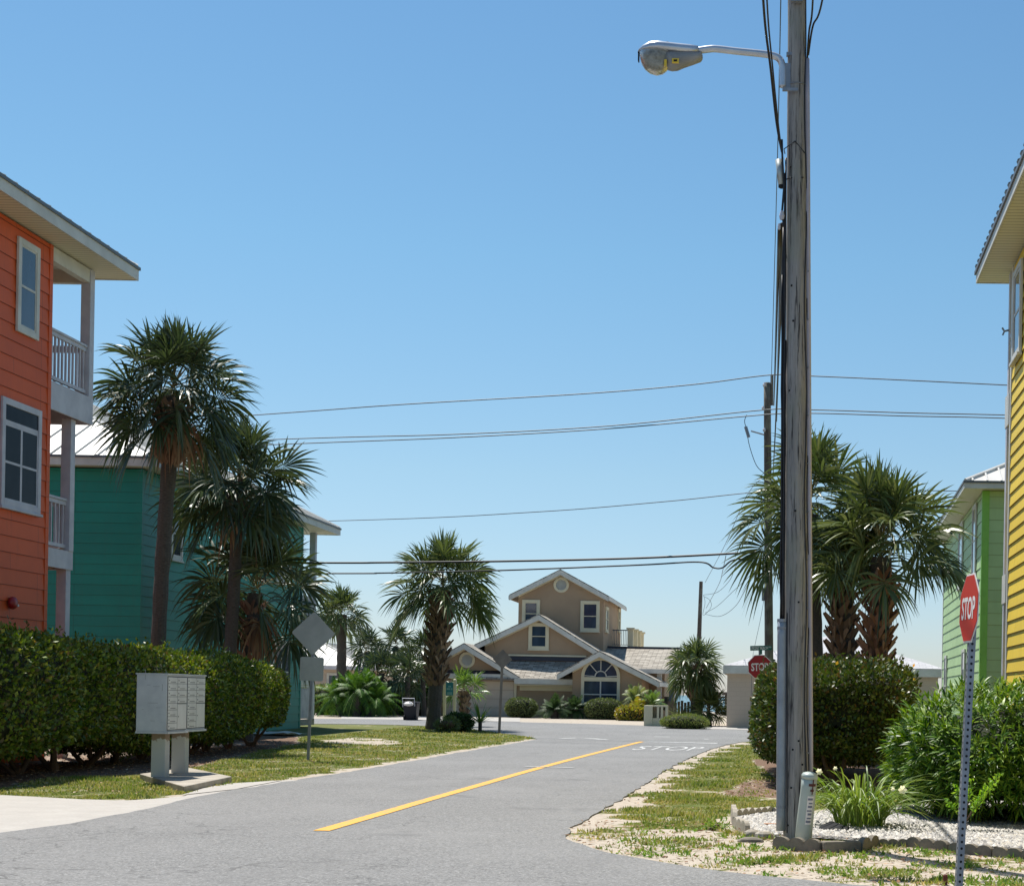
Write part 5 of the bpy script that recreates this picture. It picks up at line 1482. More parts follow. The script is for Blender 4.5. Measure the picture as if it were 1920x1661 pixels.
mb = MB(); mb.lathe(L_(620, 205), [(.034, -.02), (.034, .012), (.02, .02)], 14); mb.build('photocell', M['hole'], lamp)
mb = MB(); mb.obox(L_(155, 345), X_, Y_, Z_, -.006, .006, -.03, .03, -.09, .0); mb.build('latch', M['hole'], lamp)

# ---------- cables overhead from behind the camera
def cable(pts, r, label, mat='cable', name='overhead_cable', cat='cable', group=None, n=8, parent=None):
    sp = spline(pts, n); mb = MB(); mb.tube(sp, r, 6)
    o = mb.build(name, M[mat], base=sp[0], smooth=True); return tag(o, label, cat, group)
k1 = P(1466, 285, PY - .02)
cable([P(1415, -400, PY - 5), P(1431, 0, PY - 1.4), P(1445, 130, PY - .6), P(1456, 230, PY - .2), k1], .013, 'thick black cable dropping from the top edge to the left side of the pole')
cable([P(1424, -400, PY - 5.4), P(1438, 0, PY - 1.6), P(1449, 130, PY - .7), P(1460, 240, PY - .2), P(1468, 300, PY - .05)], .009, 'thinner black cable just right of the thick one dropping to the pole')
cable([P(1470, -300, PY + 8), P(1464, 0, PY + 10), P(1460, 200, PY + 14), P(1455, 400, PY + 19), P(1446, 720, 47.6)], .010, 'thin cable hanging along the left side of the pole towards the distant pole', 'wiregrey')
cable([P(1530, -300, PY - 4), P(1524, 0, PY - .9), P(1517, 60, PY - .3), on_pole(1513, zpx(110), .02)], .010, 'black cable reaching the right side of the pole top from above')
cable([P(1590, -300, PY - 4), P(1542, 0, PY - .9), P(1524, 50, PY - .3), on_pole(1515, zpx(105), .03)], .010, 'black cable slanting in from the upper right to the pole')
# cables on from this pole to the distant one
for (a, b, r_, lab) in (((1461, 430), (1451, 760), .018, 'black cable running from the wooden pole down to the distant pole, leftmost of the bundle'),
                        ((1466, 420), (1456, 790), .018, 'black cable in the middle of the bundle beside the wooden pole'),
                        ((1469, 470), (1449, 900), .014, 'thin black cable closest to the wooden pole in the bundle')):
    p0 = P(a[0], a[1], PY + .1); p1 = P(b[0], b[1], 47.5); m = p0.lerp(p1, .5) + Vector((0, 0, -.15))
    cable([p0, m, p1], r_, lab)

# ---------- distant pole and its fittings
MY = 51.0
mroot = thing('utility_pole', (P(1443, 1388, MY).x, MY, 0), 'distant brown utility pole with transformer behind the wooden pole', 'utility pole')
mb = MB(); t0 = P(1443, 1391, MY); t1 = P(1438.5, 718, MY); t0.z = -.1
mb.tube([t0.lerp(t1, i / 12) for i in range(13)], [.155 - .04 * i / 12 for i in range(13)], 14); mb.build('shaft', M['poledark'], mroot, smooth=True)
mb = MB(); mb.tube([P(1447, 760, MY), P(1447.5, 703, MY)], .05, 8); mb.build('top_bracket', M['woodgrey'], mroot)
mb = MB()
for px, py in ((1433, 722), (1431, 765), (1433, 806)): mb.lathe(P(px, py, MY - .1), [(.03, -.06), (.06, 0), (.03, .06)], 8)
mb.build('insulators', M['trimgrey'], mroot)
tr = MB(); c = P(1462, 953, MY); hh = 38 * MY / F; rr_ = .26
tr.lathe(c, [(rr_ * .9, 0), (rr_, .04), (rr_, hh - .04), (rr_ * .95, hh), (rr_ * .5, hh + .03)], 20); trf = tr.build('transformer', M['signback'], mroot, smooth=False)
b = MB()
for dx in (-.13, .1): b.lathe(c + Vector((dx, 0, hh)), [(.05, 0), (.03, .08), (.05, .1), (.03, .16), (.045, .18), (.015, .28)], 8)
b.build('bushings', M['trimgrey'], trf)
co = MB()
co.tube([P(1436, 816, MY), P(1408, 808, MY)], .025, 6); co.tube([P(1398, 800, MY), P(1404, 820, MY)], .055, 8); co.build('fuse_cutout', M['galv'], mroot)
co = MB(); co.tube(spline([P(1400, 778, MY), P(1396, 790, MY), P(1400, 806, MY), P(1405, 835, MY), P(1418, 872, MY), P(1434, 888, MY)], 6), .012, 5)
co.tube(spline([P(1450, 914, MY - .3), P(1459, 922, MY - .3), P(1456, 935, MY - .3), P(1445, 938, MY - .2)], 6), .012, 5)
co.tube(spline([P(1430, 928, MY), P(1426, 936, MY), P(1432, 940, MY), P(1426, 930, MY)], 6), .012, 5); co.build('jumper_wires', M['cable'], mroot)
co = MB(); co.tube([P(1431, 1102, MY), P(1431, 1126, MY)], .05, 8); co.build('cable_terminal', M['galv'], mroot)

pw = 'power lines crossing above the road'
def cross(pts, r, lab, mat='wiregrey', grp=pw): return cable(pts, r, lab, mat, 'power_line', 'power line', grp)
cross([P(-260, 830, 56), P(510, 776, 52), P(760, 758, 50), P(1100, 738, 49), P(1300, 721, 48.2), P(1447, 703, 48), P(1530, 705.5, 47.5), P(1700, 713, 46.5), P(1885, 722, 45.5), P(2300, 742, 43)], .017, 'topmost power line crossing the sky above the road')
cross([P(-260, 852, 56), P(540, 823, 52), P(860, 814, 50), P(1150, 798, 49), P(1434, 768.5, 48.1), P(1530, 768.5, 47.5), P(1700, 774, 46.5), P(1880, 778, 45.5), P(2300, 790, 43)], .017, 'upper wire of the close pair below the topmost power line')
cross([P(-260, 864, 56), P(540, 832.5, 52), P(860, 820, 50), P(1150, 803, 49), P(1434, 777.5, 47.9), P(1530, 775, 47.3), P(1700, 780, 46.3), P(1880, 784, 45.3), P(2300, 800, 43)], .017, 'lower wire of the close pair below the topmost power line')
cross([P(-260, 995, 66), P(640, 976, 60), P(1000, 960, 54), P(1250, 940, 50), P(1440, 921, 48.2), P(1600, 918, 48), P(1760, 920, 47.5), P(2300, 930, 46)], .014, 'lone thin power line between the close pair and the thick cables')
cross([P(-260, 1054, 60), P(570, 1055, 55), P(720, 1054.5, 54), P(945, 1052, 52), P(1200, 1046, 50), P(1438, 1034, 48.2)], .035, 'thick black telephone cable just above the tan house roof', 'cable')
cross([P(-260, 1076, 60), P(600, 1075, 55), P(720, 1074, 54), P(945, 1069, 52), P(1200, 1059, 50), P(1310, 1053.5, 49), P(1338, 1064, 48.8), P(1355, 1064, 48.6), P(1378, 1049, 48.4), P(1438, 1046, 48.1)], .026, 'lower telephone cable with a slack loop before the distant pole', 'cable')
dw = 'service wires between the distant poles'
YS = 95.0
for i, (pts, lab) in enumerate(((((1320, 1115), (1345, 1110), (1368, 1088), (1385, 1055), (1436, 1040)), 'service wire curving up steeply from the stub pole, highest sag of its group'),
                                (((1322, 1151), (1350, 1155), (1380, 1135), (1405, 1090), (1438, 1050)), 'service wire sagging lowest between the stub pole and the distant pole'),
                                (((1322, 1149), (1345, 1136), (1375, 1108), (1402, 1083), (1438, 1046)), 'straight middle service wire of the group by the stub pole'),
                                (((1322, 1092), (1360, 1020), (1400, 930), (1436, 890)), 'near-straight wire rising from the stub pole top to the transformer'),
                                (((1324, 1140), (1348, 1095), (1355, 1070), (1361, 1042)), 'short wire rising from the stub pole to the thick cable'))):
    m = len(pts); cable([P(a, b, YS + (MY - YS) * j / (m - 1)) for j, (a, b) in enumerate(pts)], .013, lab, 'wiregrey', 'service_wire', 'wire', dw)
cable([P(1432, 1126, MY), P(1425, 1165, MY - .5), P(1415, 1212, MY - 1), P(1411, 1240, MY - 1.4), P(1407, 1340, MY - 2), P(1405, 1386, MY - 2)], .007, 'slanting guy wire from the distant pole down behind the street sign', 'wiregrey', 'guy_wire', 'wire')

sp_ = thing('utility_pole', (P(1306, 1340, YS).x, YS, gz(YS)), 'short dark stub pole rising behind the small palm on the right', 'utility pole')
mb = MB(); a = P(1306, 1338, YS); b = P(1314.5, 1090, YS); mb.tube([a, a.lerp(b, .5), b], [.16, .14, .11], 10); mb.build('shaft', M['poledark'], sp_)
mb = MB(); mb.tube(spline([P(1320, 1118, YS), P(1330, 1124, YS), P(1334, 1135, YS), P(1326, 1148, YS), P(1318, 1152, YS), P(1322, 1130, YS), P(1319, 1115, YS)], 5), .012, 5); mb.build('slack_loop', M['wiregrey'], sp_)

# ---------- signs
def octagon(c, r, right, up):
    R = r / cos(pi / 8); return [c + right * (cos(pi / 8 + k * pi / 4) * R) + up * (sin(pi / 8 + k * pi / 4) * R) for k in range(8)]

def stop_sign(base, top_c, r, n, red, label, post='perforated', street=None):
    n = Vector(n).normalized(); up = Z_.copy()
    ax = (Vector(top_c) - Vector(base)); ax = ax.normalized(); up = ax
    n = (n - up * n.dot(up)).normalized(); right = up.cross(n).normalized()
    root = thing('stop_sign', base, label, 'stop sign')
    c = Vector(top_c)
    mb = MB(); mb.prism(octagon(c, r, right, up), n * -.004); pl = mb.build('sign_plate', M['signwhite'], root)
    mb = MB(); mb.prism(octagon(c + n * .0045, r * .945, right, up), n * -.0015); mb.build('red_face', red, pl)
    mb = MB(); place_text(mb, 'STOP', r * 1.42, r * .66, c + n * .0066, right, up, n, .025); mb.build('lettering', M['signwhite'], pl)
    L = (c - Vector(base)).length + r * .85
    if post == 'perforated':
        w = .027; mb = MB()
        # square tube whose faces carry real punched holes drawn as dark inset discs
        O = Vector(base) - n * .035
        mb.obox(O, right, -n, up, -w, w, -w + .0, w, -.25, L)
        mb.cur = 1; hb = mb; k = int(L / .052)
        for i in range(k):
            for (d, s) in ((n, w), (right, w), (-right, w), (-n, w)):
                q = O + up * (i * .052 + .02) + d * (s + .0006); a = d.cross(up)
                hb.add([q + a * (cos(t * pi / 4) * .011) + up * (sin(t * pi / 4) * .011) for t in range(8)], [tuple(range(8))])
        mb.build('post', [M['galv'], M['hole']], root)
    else:
        mb = MB(); O = Vector(base) - n * .04; mb.tube([O - up * .2, O + up * (L + .35)], .032, 8); mb.build('post', M['galv'], root)
    return root, c, right, up, n

b = G(1789, 1668); b.z = 0
top = P(1817, 1140, b.y)
nr_ = Vector((-sin(radians(82)), -cos(radians(82)), 0))
nr2 = nr_
stop_sign(b, top, .272, nr_, M['red'], 'stop sign seen from the side on perforated steel post before the oleander')

b = G(1428, 1394); top = P(1424.5, 1250, b.y)
root_, c_, right_, up_, n_ = stop_sign(b, top, 22.5 * b.y / F, (-.12, -1, 0), M['reddark'], 'dark red stop sign half hidden by the clipped hedge', post='round')
ss = thing('street_name_sign', P(1427, 1222, b.y - .02), 'green street name sign mounted above the half hidden stop sign', 'street sign')
c2 = P(1427, 1214.5, b.y - .03); s = b.y / F
mb = MB(); mb.obox(c2, right_, n_, up_, -20.5 * s, 20.5 * s, -.004, .004, -4.4 * s, 4.4 * s); pl = mb.build('sign_plate', M['signgreen'], ss)
mb = MB(); place_text(mb, 'FRONT BEACH', 31 * s, 5.2 * s, c2 + n_ * .006 - right_ * 2.5 * s, right_, up_, n_, .01); mb.build('lettering', M['signwhite'], pl); mb = MB()
place_text(mb, 'RD', 4.5 * s, 2.6 * s, c2 + n_ * .006 + right_ * 16.8 * s + up_ * 1.3 * s, right_, up_, n_, .01); mb.build('lettering', M['signwhite'], pl)
mb = MB(); mb.obox(c2, right_, n_, up_, -1.7 * s, 1.7 * s, -.03, .0, -12 * s, -4.4 * s); mb.build('bracket', M['signgreen'], ss)

def back_sign(base, tip, half, label, mat, postmat, plate2=None, yaw=0.0, r=.028):
    root = thing('road_sign', base, label, 'road sign')
    base = Vector(base); tip = Vector(tip); up = (tip - base).normalized(); right = Vector((cos(yaw), sin(yaw), 0)); right = (right - up * right.dot(up)).normalized(); n = right.cross(up)
    c = tip - up * half
    q = [c + right * half, c + up * half, c - right * half, c - up * half]
    # rounded corners
    poly = []
    for i in range(4):
        p0, p1, p2 = q[i - 1], q[i], q[(i + 1) % 4]; d0 = (p0 - p1).normalized(); d1 = (p2 - p1).normalized(); rc = half * .12
        a, b_ = p1 + d0 * rc, p1 + d1 * rc
        for t in (0, .25, .5, .75, 1): poly.append(a * (1 - t) ** 2 + p1 * 2 * t * (1 - t) + b_ * t * t)
    mb = MB(); mb.prism([p + n * .004 for p in poly], n * .004); mb.build('sign_plate', mat, root)
    if plate2:
        w2, h2, dz = plate2; c2 = c - up * dz; poly = []
        for sx, sz in ((1, 1), (-1, 1), (-1, -1), (1, -1)):
            for t in range(5):
                a = {(1, 1): 0, (-1, 1): 90, (-1, -1): 180, (1, -1): 270}[(sx, sz)] + t * 22.5; rc = .04
                poly.append(c2 + right * (sx * (w2 - rc) + cos(radians(a)) * rc) + up * (sz * (h2 - rc) + sin(radians(a)) * rc))
        mb = MB(); mb.prism([p + n * .004 for p in poly], n * .004); mb.build('supplementary_plate', mat, root)
        mb = MB(); mb.obox(c2, right, n, up, .07, .19, .0, .0035, -.03, .03); mb.build('sticker', M['signwhite'], root)
    # U-channel post
    mb = MB(); L = (tip - base).length - .03
    mb.obox(base, right, n, up, -r, r, -.012, .0, -.2, L).obox(base, right, n, up, -r, -r + .006, -.032, -.0121, -.2, L).obox(base, right, n, up, r - .006, r, -.032, -.0121, -.2, L)
    mb.build('post', postmat, root)
    mb = MB()
    for dz in (-.5, .45): mb.lathe(c + up * half * dz - n * .03, [(.011, 0), (.011, -.012)], 8, n)
    mb.build('bolts', M['hole'], root)
    return root
b = G(577, 1427); t = P(589.5, 1146, b.y)
half = 41 * b.y / F
back_sign(b, t, half, 'grey diamond road sign seen from behind with a square plate under it', M['signback'], M['galv'], (22 * b.y / F, 22.3 * b.y / F, 67 * b.y / F), yaw=0.02)
b = G(936, 1374.5); t = P(943, 1217, b.y)
back_sign(b, t, 18.5 * b.y / F, 'small brown-backed diamond road sign standing by the grass point', M['signbackbrown'], M['signbackbrown'], yaw=.3, r=.045)

# ---------- beach access sign: blue-green board between two white posts
YS2 = G(850, 1364).y
bs_r = thing('information_sign', G(843, 1364), 'small blue-green notice board between two white posts beside the thick palm', 'sign')
for px in (833.5, 852.5):
    a = P(px - .6, 1366, YS2); c = P(px + .6, 1273.5, YS2); mb = MB(); w = .052
    d = (c - a).normalized(); mb.obox(a, X_, Y_, d, -w, w, -w, w, -.1, (c - a).length - .03).lathe(a + d * ((c - a).length - .03), [(w * 1.2, 0), (w * 1.2, .015), (.02, .06)], 10, d)
    mb.build('post', M['stuccotrim'], bs_r)
a = P(836.5, 1303, YS2); c = P(850, 1279, YS2)
mb = MB(); mb.box(a.x - .02, c.x + .02, YS2 - .03, YS2 - .01, a.z, c.z); bd = mb.build('board', M['bluesign'], bs_r)
mb = MB(); w = c.x - a.x
for i, (z0, z1, x0, x1) in enumerate(((.62, .74, .3, .7), (.42, .56, .08, .55), (.42, .56, .66, .92), (.14, .24, .12, .88), (.04, .10, .12, .88))):
    mb.box(a.x + w * x0, a.x + w * x1, YS2 - .034, YS2 - .0305, a.z + (c.z - a.z) * z0, a.z + (c.z - a.z) * z1)
mb.build('faded_lettering', paint('faded_lettering', S(130, 178, 184), None, .6), bd)

# ---------- cluster mailboxes
def mailbox_unit(ox, oy, yaw, label, src=None):
    rt = thing('cluster_mailbox', (ox, oy, .0), label, 'mailbox', 'cluster mailboxes on the concrete pad', rz=yaw)
    W, D, H = .46, .80, .86; z0 = .80; hx = W / 2
    mb = MB(); mb.box(-hx, hx, 0, D, z0, z0 + H); bx_ = mb.build('cabinet', M['mailbox'], rt, bevel=.006, local=True)
    mb = MB(); mb.box(-hx - .012, hx + .016, -.012, D + .012, z0 + H + .001, z0 + H + .022); mb.build('cap', M['mailbox'], bx_, local=True)
    mb = MB(); mb.box(-hx - .006, hx + .03, -.006, D + .01, z0 - .03, z0 - .001); mb.build('sill', M['mailbox'], bx_, local=True)
    bk = MB(); bk.box(hx + .0005, hx + .003, .015, D - .015, z0 + .02, z0 + H - .02); bk.build('door_frame', M['mailline'], rt, local=True)
    ys = [(.03, D / 2 - .008), (D / 2 + .008, D - .03)]
    def door(y0, y1, za, zb):
        m = MB(); m.box(hx + .0032, hx + .010, y0, y1, za, zb); o = m.build('door', M['mailboxdoor'], rt, bevel=.002, local=True)
        l = MB(); l.lathe(Vector((hx + .010, y0 + .035, (za + zb) / 2)), [(.010, 0), (.010, .004)], 8, X_); l.build('lock', M['mailline'], o, local=True)
        if zb - za < .2:
            s = MB(); s.box(hx + .0101, hx + .0112, y0 + .09, y1 - .07, za + .018, za + .026); s.build('name_slot', M['mailline'], o, local=True)
    n = 8; hh = (H - .06) / n
    for i in range(n): door(ys[0][0], ys[0][1], z0 + .03 + i * hh + .003, z0 + .03 + (i + 1) * hh - .003)
    for i in range(4): door(ys[1][0], ys[1][1], z0 + .03 + (i + 4) * hh + .003, z0 + .03 + (i + 5) * hh - .003)
    door(ys[1][0], ys[1][1], z0 + .03 + .003, z0 + .03 + 4 * hh - .012)
    # faint dents and scratches on the blank end
    s = MB(); rr = random.Random(3)
    for (x, z, w, h_) in ((-.10, .78, .006, .16), (-.05, .70, .05, .006), (.07, .68, .10, .006), (.16, .62, .006, .10), (0.02, .43, .15, .006), (-.13, .33, .03, .005), (.10, .36, .06, .005), (.02, .16, .07, .006)):
        s.box(x - w / 2, x + w / 2, -.0013, -.0003, z0 + z, z0 + z + h_)
    s.build('scratches', M['alumdull'], bx_, local=True)
    # broad pedestal
    p = MB(); p.box(-.115, .105, D / 2 - .10, D / 2 + .08, 0.0, z0 - .03)
    pd = p.build('pedestal', M['mailboxped'], rt, bevel=.012, local=True)
    return rt
pm, nt_, bs_, out_ = newmat('pedestal_worn_paint'); v_ = coords(nt_, (1, 1, 1))
sz_ = nt_.nodes.new('ShaderNodeSeparateXYZ'); nt_.links.new(v_, sz_.inputs[0])
ad_ = N(nt_, 'ShaderNodeMath', operation='MULTIPLY_ADD'); nt_.links.new(noise(nt_, v_, 14, 3), ad_.inputs[0]); ad_.inputs[1].default_value = .22; nt_.links.new(sz_.outputs[2], ad_.inputs[2])
nt_.links.new(mixc(nt_, ramp(nt_, ad_.outputs[0], .775, .785), S(182, 184, 182), S(132, 116, 100)), bs_.inputs['Base Color']); bs_.inputs['Roughness'].default_value = .7
M['mailboxped'] = pm
mbx = G(308, 1466)
x0, y0 = mbx.x - .10, 23.75 - .35
mailbox_unit(-9.304, 23.35, 0.0, 'nearer and larger-looking grey cluster mailbox with blank end panel facing the road bend')
mailbox_unit(-9.466, 24.57, -.005, 'farther grey cluster mailbox partly behind its twin with doors facing the road')
pad = [G(262, 1462), G(345, 1487), G(434, 1467), G(352, 1449)]
mb = MB(); pz = [Vector((p.x, p.y, -.02)) for p in pad]; mb.prism(pz, (0, 0, .12)); tag(mb.build('concrete_pad', M['concrete'], base=(pz[0].x, pz[0].y, 0), bevel=.01), 'raised concrete pad under the two cluster mailboxes', 'concrete pad')
apr = gp([(340, 1492), (392, 1476), (434, 1470), (530, 1464), (440, 1481)])
sheet('path', apr, .017, M['drive'])

# ---------- telecom pedestal leaning on the pole
b = P(1505, 1560, 15.55); b.z = .0; t = P(1519, 1447, 15.45)
tp = thing('telecom_pedestal', b, 'leaning pale green cylindrical telecom pedestal with labels in front of the wooden pole', 'utility pedestal')
d = (t - b).normalized(); L = (t - b).length; r0 = 14.6 * 15.5 / F
mb = MB(); mb.lathe(b, [(r0 * 1.12, -.1), (r0 * 1.08, L * .35), (r0, L * .8), (r0, L - .06)], 28, d); pb = mb.build('tube_cover', M['pedestal'], tp, smooth=True)
mb = MB(); mb.lathe(b + d * (L - .062), [(r0 * 1.06, 0), (r0 * 1.07, .03), (r0 * .9, .05), (r0 * .4, .062), (.01, .065)], 28, d); mb.build('cap', M['pedestal'], tp, smooth=True)
# stickers wrapped on the cylinder
def wrap(mb, a0, a1, h0, h1, rr):
    e1 = Vector((1, 0, 0)); e1 = (e1 - d * e1.dot(d)).normalized(); e2 = d.cross(e1)  # e2 ~ +y
    k = 6; pts = []
    for i in range(k + 1):
        a = radians(a0 + (a1 - a0) * i / k); q = e1 * cos(a) + e2 * sin(a); pts.append((b + d * h0 + q * rr, b + d * h1 + q * rr))
    mb.add([p for pr in pts for p in pr], [(2 * i, 2 * i + 2, 2 * i + 3, 2 * i + 1) for i in range(k)])
mb = MB(); wrap(mb, -92, -48, L * .32, L * .70, r0 * 1.08 + .002); lb = mb.build('label', M['signwhite'], tp)
pr_ = paint('print_grey', S(120, 124, 140), None, .7)
for i in range(7):
    mb = MB(); h0 = L * (.345 + i * .05); wrap(mb, -88 + (i % 3) * 4, -53, h0, h0 + L * (.018 if i % 2 else .028), r0 * 1.08 + .0032); mb.build('text_line', pr_, lb)
mb = MB(); wrap(mb, -66, -58, L * .72, L * .92, r0 + .006); wrap(mb, -92, -38, L * .83, L * .865, r0 + .007); wrap(mb, -78, -52, L * .76, L * .79, r0 + .008); mb.build('marker_print', paint('dark_red_print', S(88, 44, 40), None, .7), tp)

# ---------- scalloped concrete edging, piece by piece
def scallop(name='edging_stone', n=3, L=.46, H=.13, T=.055):
    pts = [(0, 0)]; w = L / n
    for i in range(n):
        for k in range(0, 9):
            a = pi - pi * k / 8
            pts.append((w * i + w / 2 + cos(a) * w / 2 * .999, H * .62 + sin(a) * w / 2 * .62))
    pts.append((L, 0)); pts2 = []
    for p in pts:
        if not pts2 or (abs(p[0] - pts2[-1][0]) + abs(p[1] - pts2[-1][1])) > 1e-4: pts2.append(p)
    mb = MB(); mb.prism([Vector((x - L / 2, -T / 2, z - .03)) for x, z in pts2], (0, T, 0))
    return mb
meshes = {}
def place_edging(p, q, mat, label, n=3, H=.13, tilt=0.0):
    p = Vector(p); q = Vector(q); d = q - p; L = d.length - .012
    key = (n, round(L, 2), H)
    o = scallop(n=n, L=L, H=H).build('edging_stone', M[mat], local=True, bevel=.006)
    o.location = (p + q) / 2; o.location.z = 0.0; o.rotation_euler = (tilt, 0, math.atan2(d.y, d.x))
    tag(o, label, 'edging stone', 'scalloped edging stones around the gravel bed')
    return o
back = gp([(1480, 1531), (1448, 1527), (1412, 1531), (1376, 1537)])
names = ['light scalloped edging stone right behind the wooden pole foot', 'light scalloped edging stone left of the pole at the back of the bed', 'light scalloped edging stone at the far left back corner of the bed']
for i in range(3): place_edging(back[i], back[i + 1], 'concrete', names[i], 3, .15)
cor = gp([(1374, 1538), (1378, 1551), (1402, 1562)])
place_edging(cor[0], cor[1], 'concrete', 'short light edging stone turning the left corner of the bed', 2, .15)
place_edging(cor[1], cor[2], 'concrete', 'light edging stone facing front at the left end of the bed', 3, .14)
# three loose rounded stones
for (px, py, sx, sz, lab, mat) in ((1411, 1568, .10, .075, 'rounded concrete lump between the corner stones and pole foot', 'concrete'), (1432, 1572, .11, .08, 'rounded concrete lump next to the pole foot', 'concrete'), (1408, 1580, .135, .06, 'dark rough stone lying in front of the bed corner', 'concdark')):
    c = G(px, py); mb = MB(); rr = random.Random(px); prof = [(.2, -.3), (.8, -.1), (1, .3), (.9, .7), (.5, 1.0), (.05, 1.05)]
    mb.lathe((0, 0, 0), prof, 10); v2 = []
    for v in mb.v: k = 1 + rr.uniform(-.1, .1); v2.append((v[0] * sx * k, v[1] * sx * .7 * k, v[2] * sz))
    mb.v = v2; o = mb.build('stone', M[mat], local=True, bevel=.004); o.location = c; o.rotation_euler = (0, 0, rr.uniform(-.4, .4)); tag(o, lab, 'stone')
# row of pieces to the right of the pole
row = gp([(1450, 1591), (1540, 1598), (1612, 1596), (1644, 1588), (1702, 1588), (1780, 1598), (1862, 1606), (1944, 1613), (2030, 1622)])
lab = ['weathered edging stone hugging the foot of the wooden pole', 'flat blue-grey concrete block right of the pole foot', 'small scalloped edging stone just right of the flat block', 'dark edging stone below the lily clump', 'dark edging stone left of the stop sign post', 'dark edging stone crossed by the stop sign post', 'dark edging stone right of the stop sign post', 'dark edging stone at the right frame edge']
for i in range(8):
    if i == 1:
        p, q = row[1], row[2]; c = (p + q) / 2; L = (q - p).length
        mb = MB(); mb.box(-L / 2 + .01, L / 2 - .01, -.05, .06, -.03, .11); o = mb.build('edging_block', M['concdark'], local=True, bevel=.015); o.location = (c.x, c.y, 0); o.rotation_euler = (0, 0, math.atan2((q - p).y, (q - p).x)); tag(o, lab[1], 'edging block'); continue
    place_edging(row[i], row[i + 1], 'concdark', lab[i], 2 if i == 2 else 3, .17 if i == 0 else .14)
# rusty stake in the sand at the bottom edge, a brick in the bed, a drain hose end
c = G(1772, 1662); mb = MB(); mb.lathe(c, [(.02, -.1), (.02, .09), (.012, .10)], 8); tag(mb.build('survey_stake', M['rust'], base=c), 'short rusty metal stub poking out of the sand left of the stop post', 'stake')
c = G(1450, 1552); mb = MB(); mb.box(c.x - .11, c.x + .10, c.y - .04, c.y + .05, .02, .055); tag(mb.build('brick', paint('pale_brick', S(176, 132, 104), None, .9), base=c, bevel=.008), 'pale brick lying on the gravel left of the wooden pole', 'brick')
c = G(1560, 1562); mb = MB(); mb.prism([(c.x - .17, c.y - .05, .02), (c.x + .20, c.y - .08, .02), (c.x + .22, c.y + .2, .03), (c.x, c.y + .25, .10), (c.x - .12, c.y + .1, .06)], (0, 0, .02)); tag(mb.build('valve_cover', M['hole'], base=c), 'black plastic cover lying on the gravel right of the telecom pedestal', 'cover')

# ---------- black wheelie bin and stucco mailbox pillar across the road
c = G(771, 1350); YB_ = c.y
s = YB_ / F
wb = thing('wheelie_bin', c, 'black wheelie bin with white bag on top standing left of the thick palm', 'bin')
hw = 13 * s; H = 33 * s
mb = MB(); mb.add([(c.x - hw * .82, YB_ - .2, c.z), (c.x + hw * .82, YB_ - .2, c.z), (c.x + hw * .82, YB_ + .25, c.z), (c.x - hw * .82, YB_ + .25, c.z), (c.x - hw, YB_ - .3, c.z + H), (c.x + hw, YB_ - .3, c.z + H), (c.x + hw, YB_ + .35, c.z + H), (c.x - hw, YB_ + .35, c.z + H)], [(0, 3, 2, 1), (4, 5, 6, 7), (0, 1, 5, 4), (1, 2, 6, 5), (2, 3, 7, 6), (3, 0, 4, 7)])
mb.build('bin_body', M['binplastic'], wb, bevel=.02)
mb = MB(); mb.box(c.x - hw * 1.05, c.x + hw * 1.05, YB_ - .36, YB_ + .4, c.z + H + .005, c.z + H + .05); mb.build('lid', M['binplastic'], wb, bevel=.015)
for sx in (-1, 1): mb = MB(); mb.lathe((c.x + sx * hw * .8 - .03, YB_ - .25, c.z + .12), [(.12, 0), (.12, .06)], 14, X_); mb.build('wheel', M['hole'], wb)
mb = MB(); mb.tube([(c.x - hw, YB_ - .32, c.z + H - .2), (c.x - hw, YB_ - .42, c.z + H + .2), (c.x + hw * .7, YB_ - .42, c.z + H + .2), (c.x + hw * .7, YB_ - .32, c.z + H - .15)], .02, 6); mb.build('handle', M['trimgrey'], wb)
mb = MB(); mb.lathe((c.x - .05, YB_ - .38, c.z + H - .08), [(.05, -.08), (.2, -.04), (.24, .04), (.12, .12), (.02, .14)], 9); tag(mb.build('rubbish_bag', M['signwhite'], base=(c.x - .05, YB_ - .38, c.z + H - .1)), 'crumpled white bag draped on the black wheelie bin', 'bag')

c = G(1228, 1361.5); Yc = c.y; s = Yc / F
pil = thing('mailbox_pillar', c, 'cream stucco mailbox pillar with two open niches at the road edge', 'mailbox pillar')
mb = MB(); a0 = P(1207, 1362, Yc).x; a1 = P(1223, 1362, Yc).x; zt_ = P(1215, 1322, Yc).z
mb.box(a0, a1, Yc, Yc + .7, c.z - .05, zt_); mb.build('pier', M['stuccotrim'], pil, bevel=.02)
b0 = P(1251, 1362, Yc).x; zt2 = P(1240, 1325, Yc).z; zl = P(1235, 1346, Yc).z
mb = MB(); mb.box(a1 + .003, b0, Yc + .05, Yc + .6, c.z - .05, zl); mb.box(a1 + .003, b0, Yc + .55, Yc + .62, zl + .002, zt2)
for f in (0.36, .62, .93):
    x = a1 + (b0 - a1) * f; mb.box(x - .05, x + .05, Yc + .05, Yc + .545, zl + .002, zt2)
mb.box(a1 + .004, b0, Yc + .05, Yc + .6, zt2 + .002, zt2 + .07)
mb.build('niche_wall', M['stuccotrim'], pil)
mb = MB(); mb.box(a1 + .35, a1 + .55, Yc + .1, Yc + .5, zl + .01, zl + .35); mb.build('letter_box', M['yellowleafpaint'] if 'yellowleafpaint' in M else M['stucco'], pil)
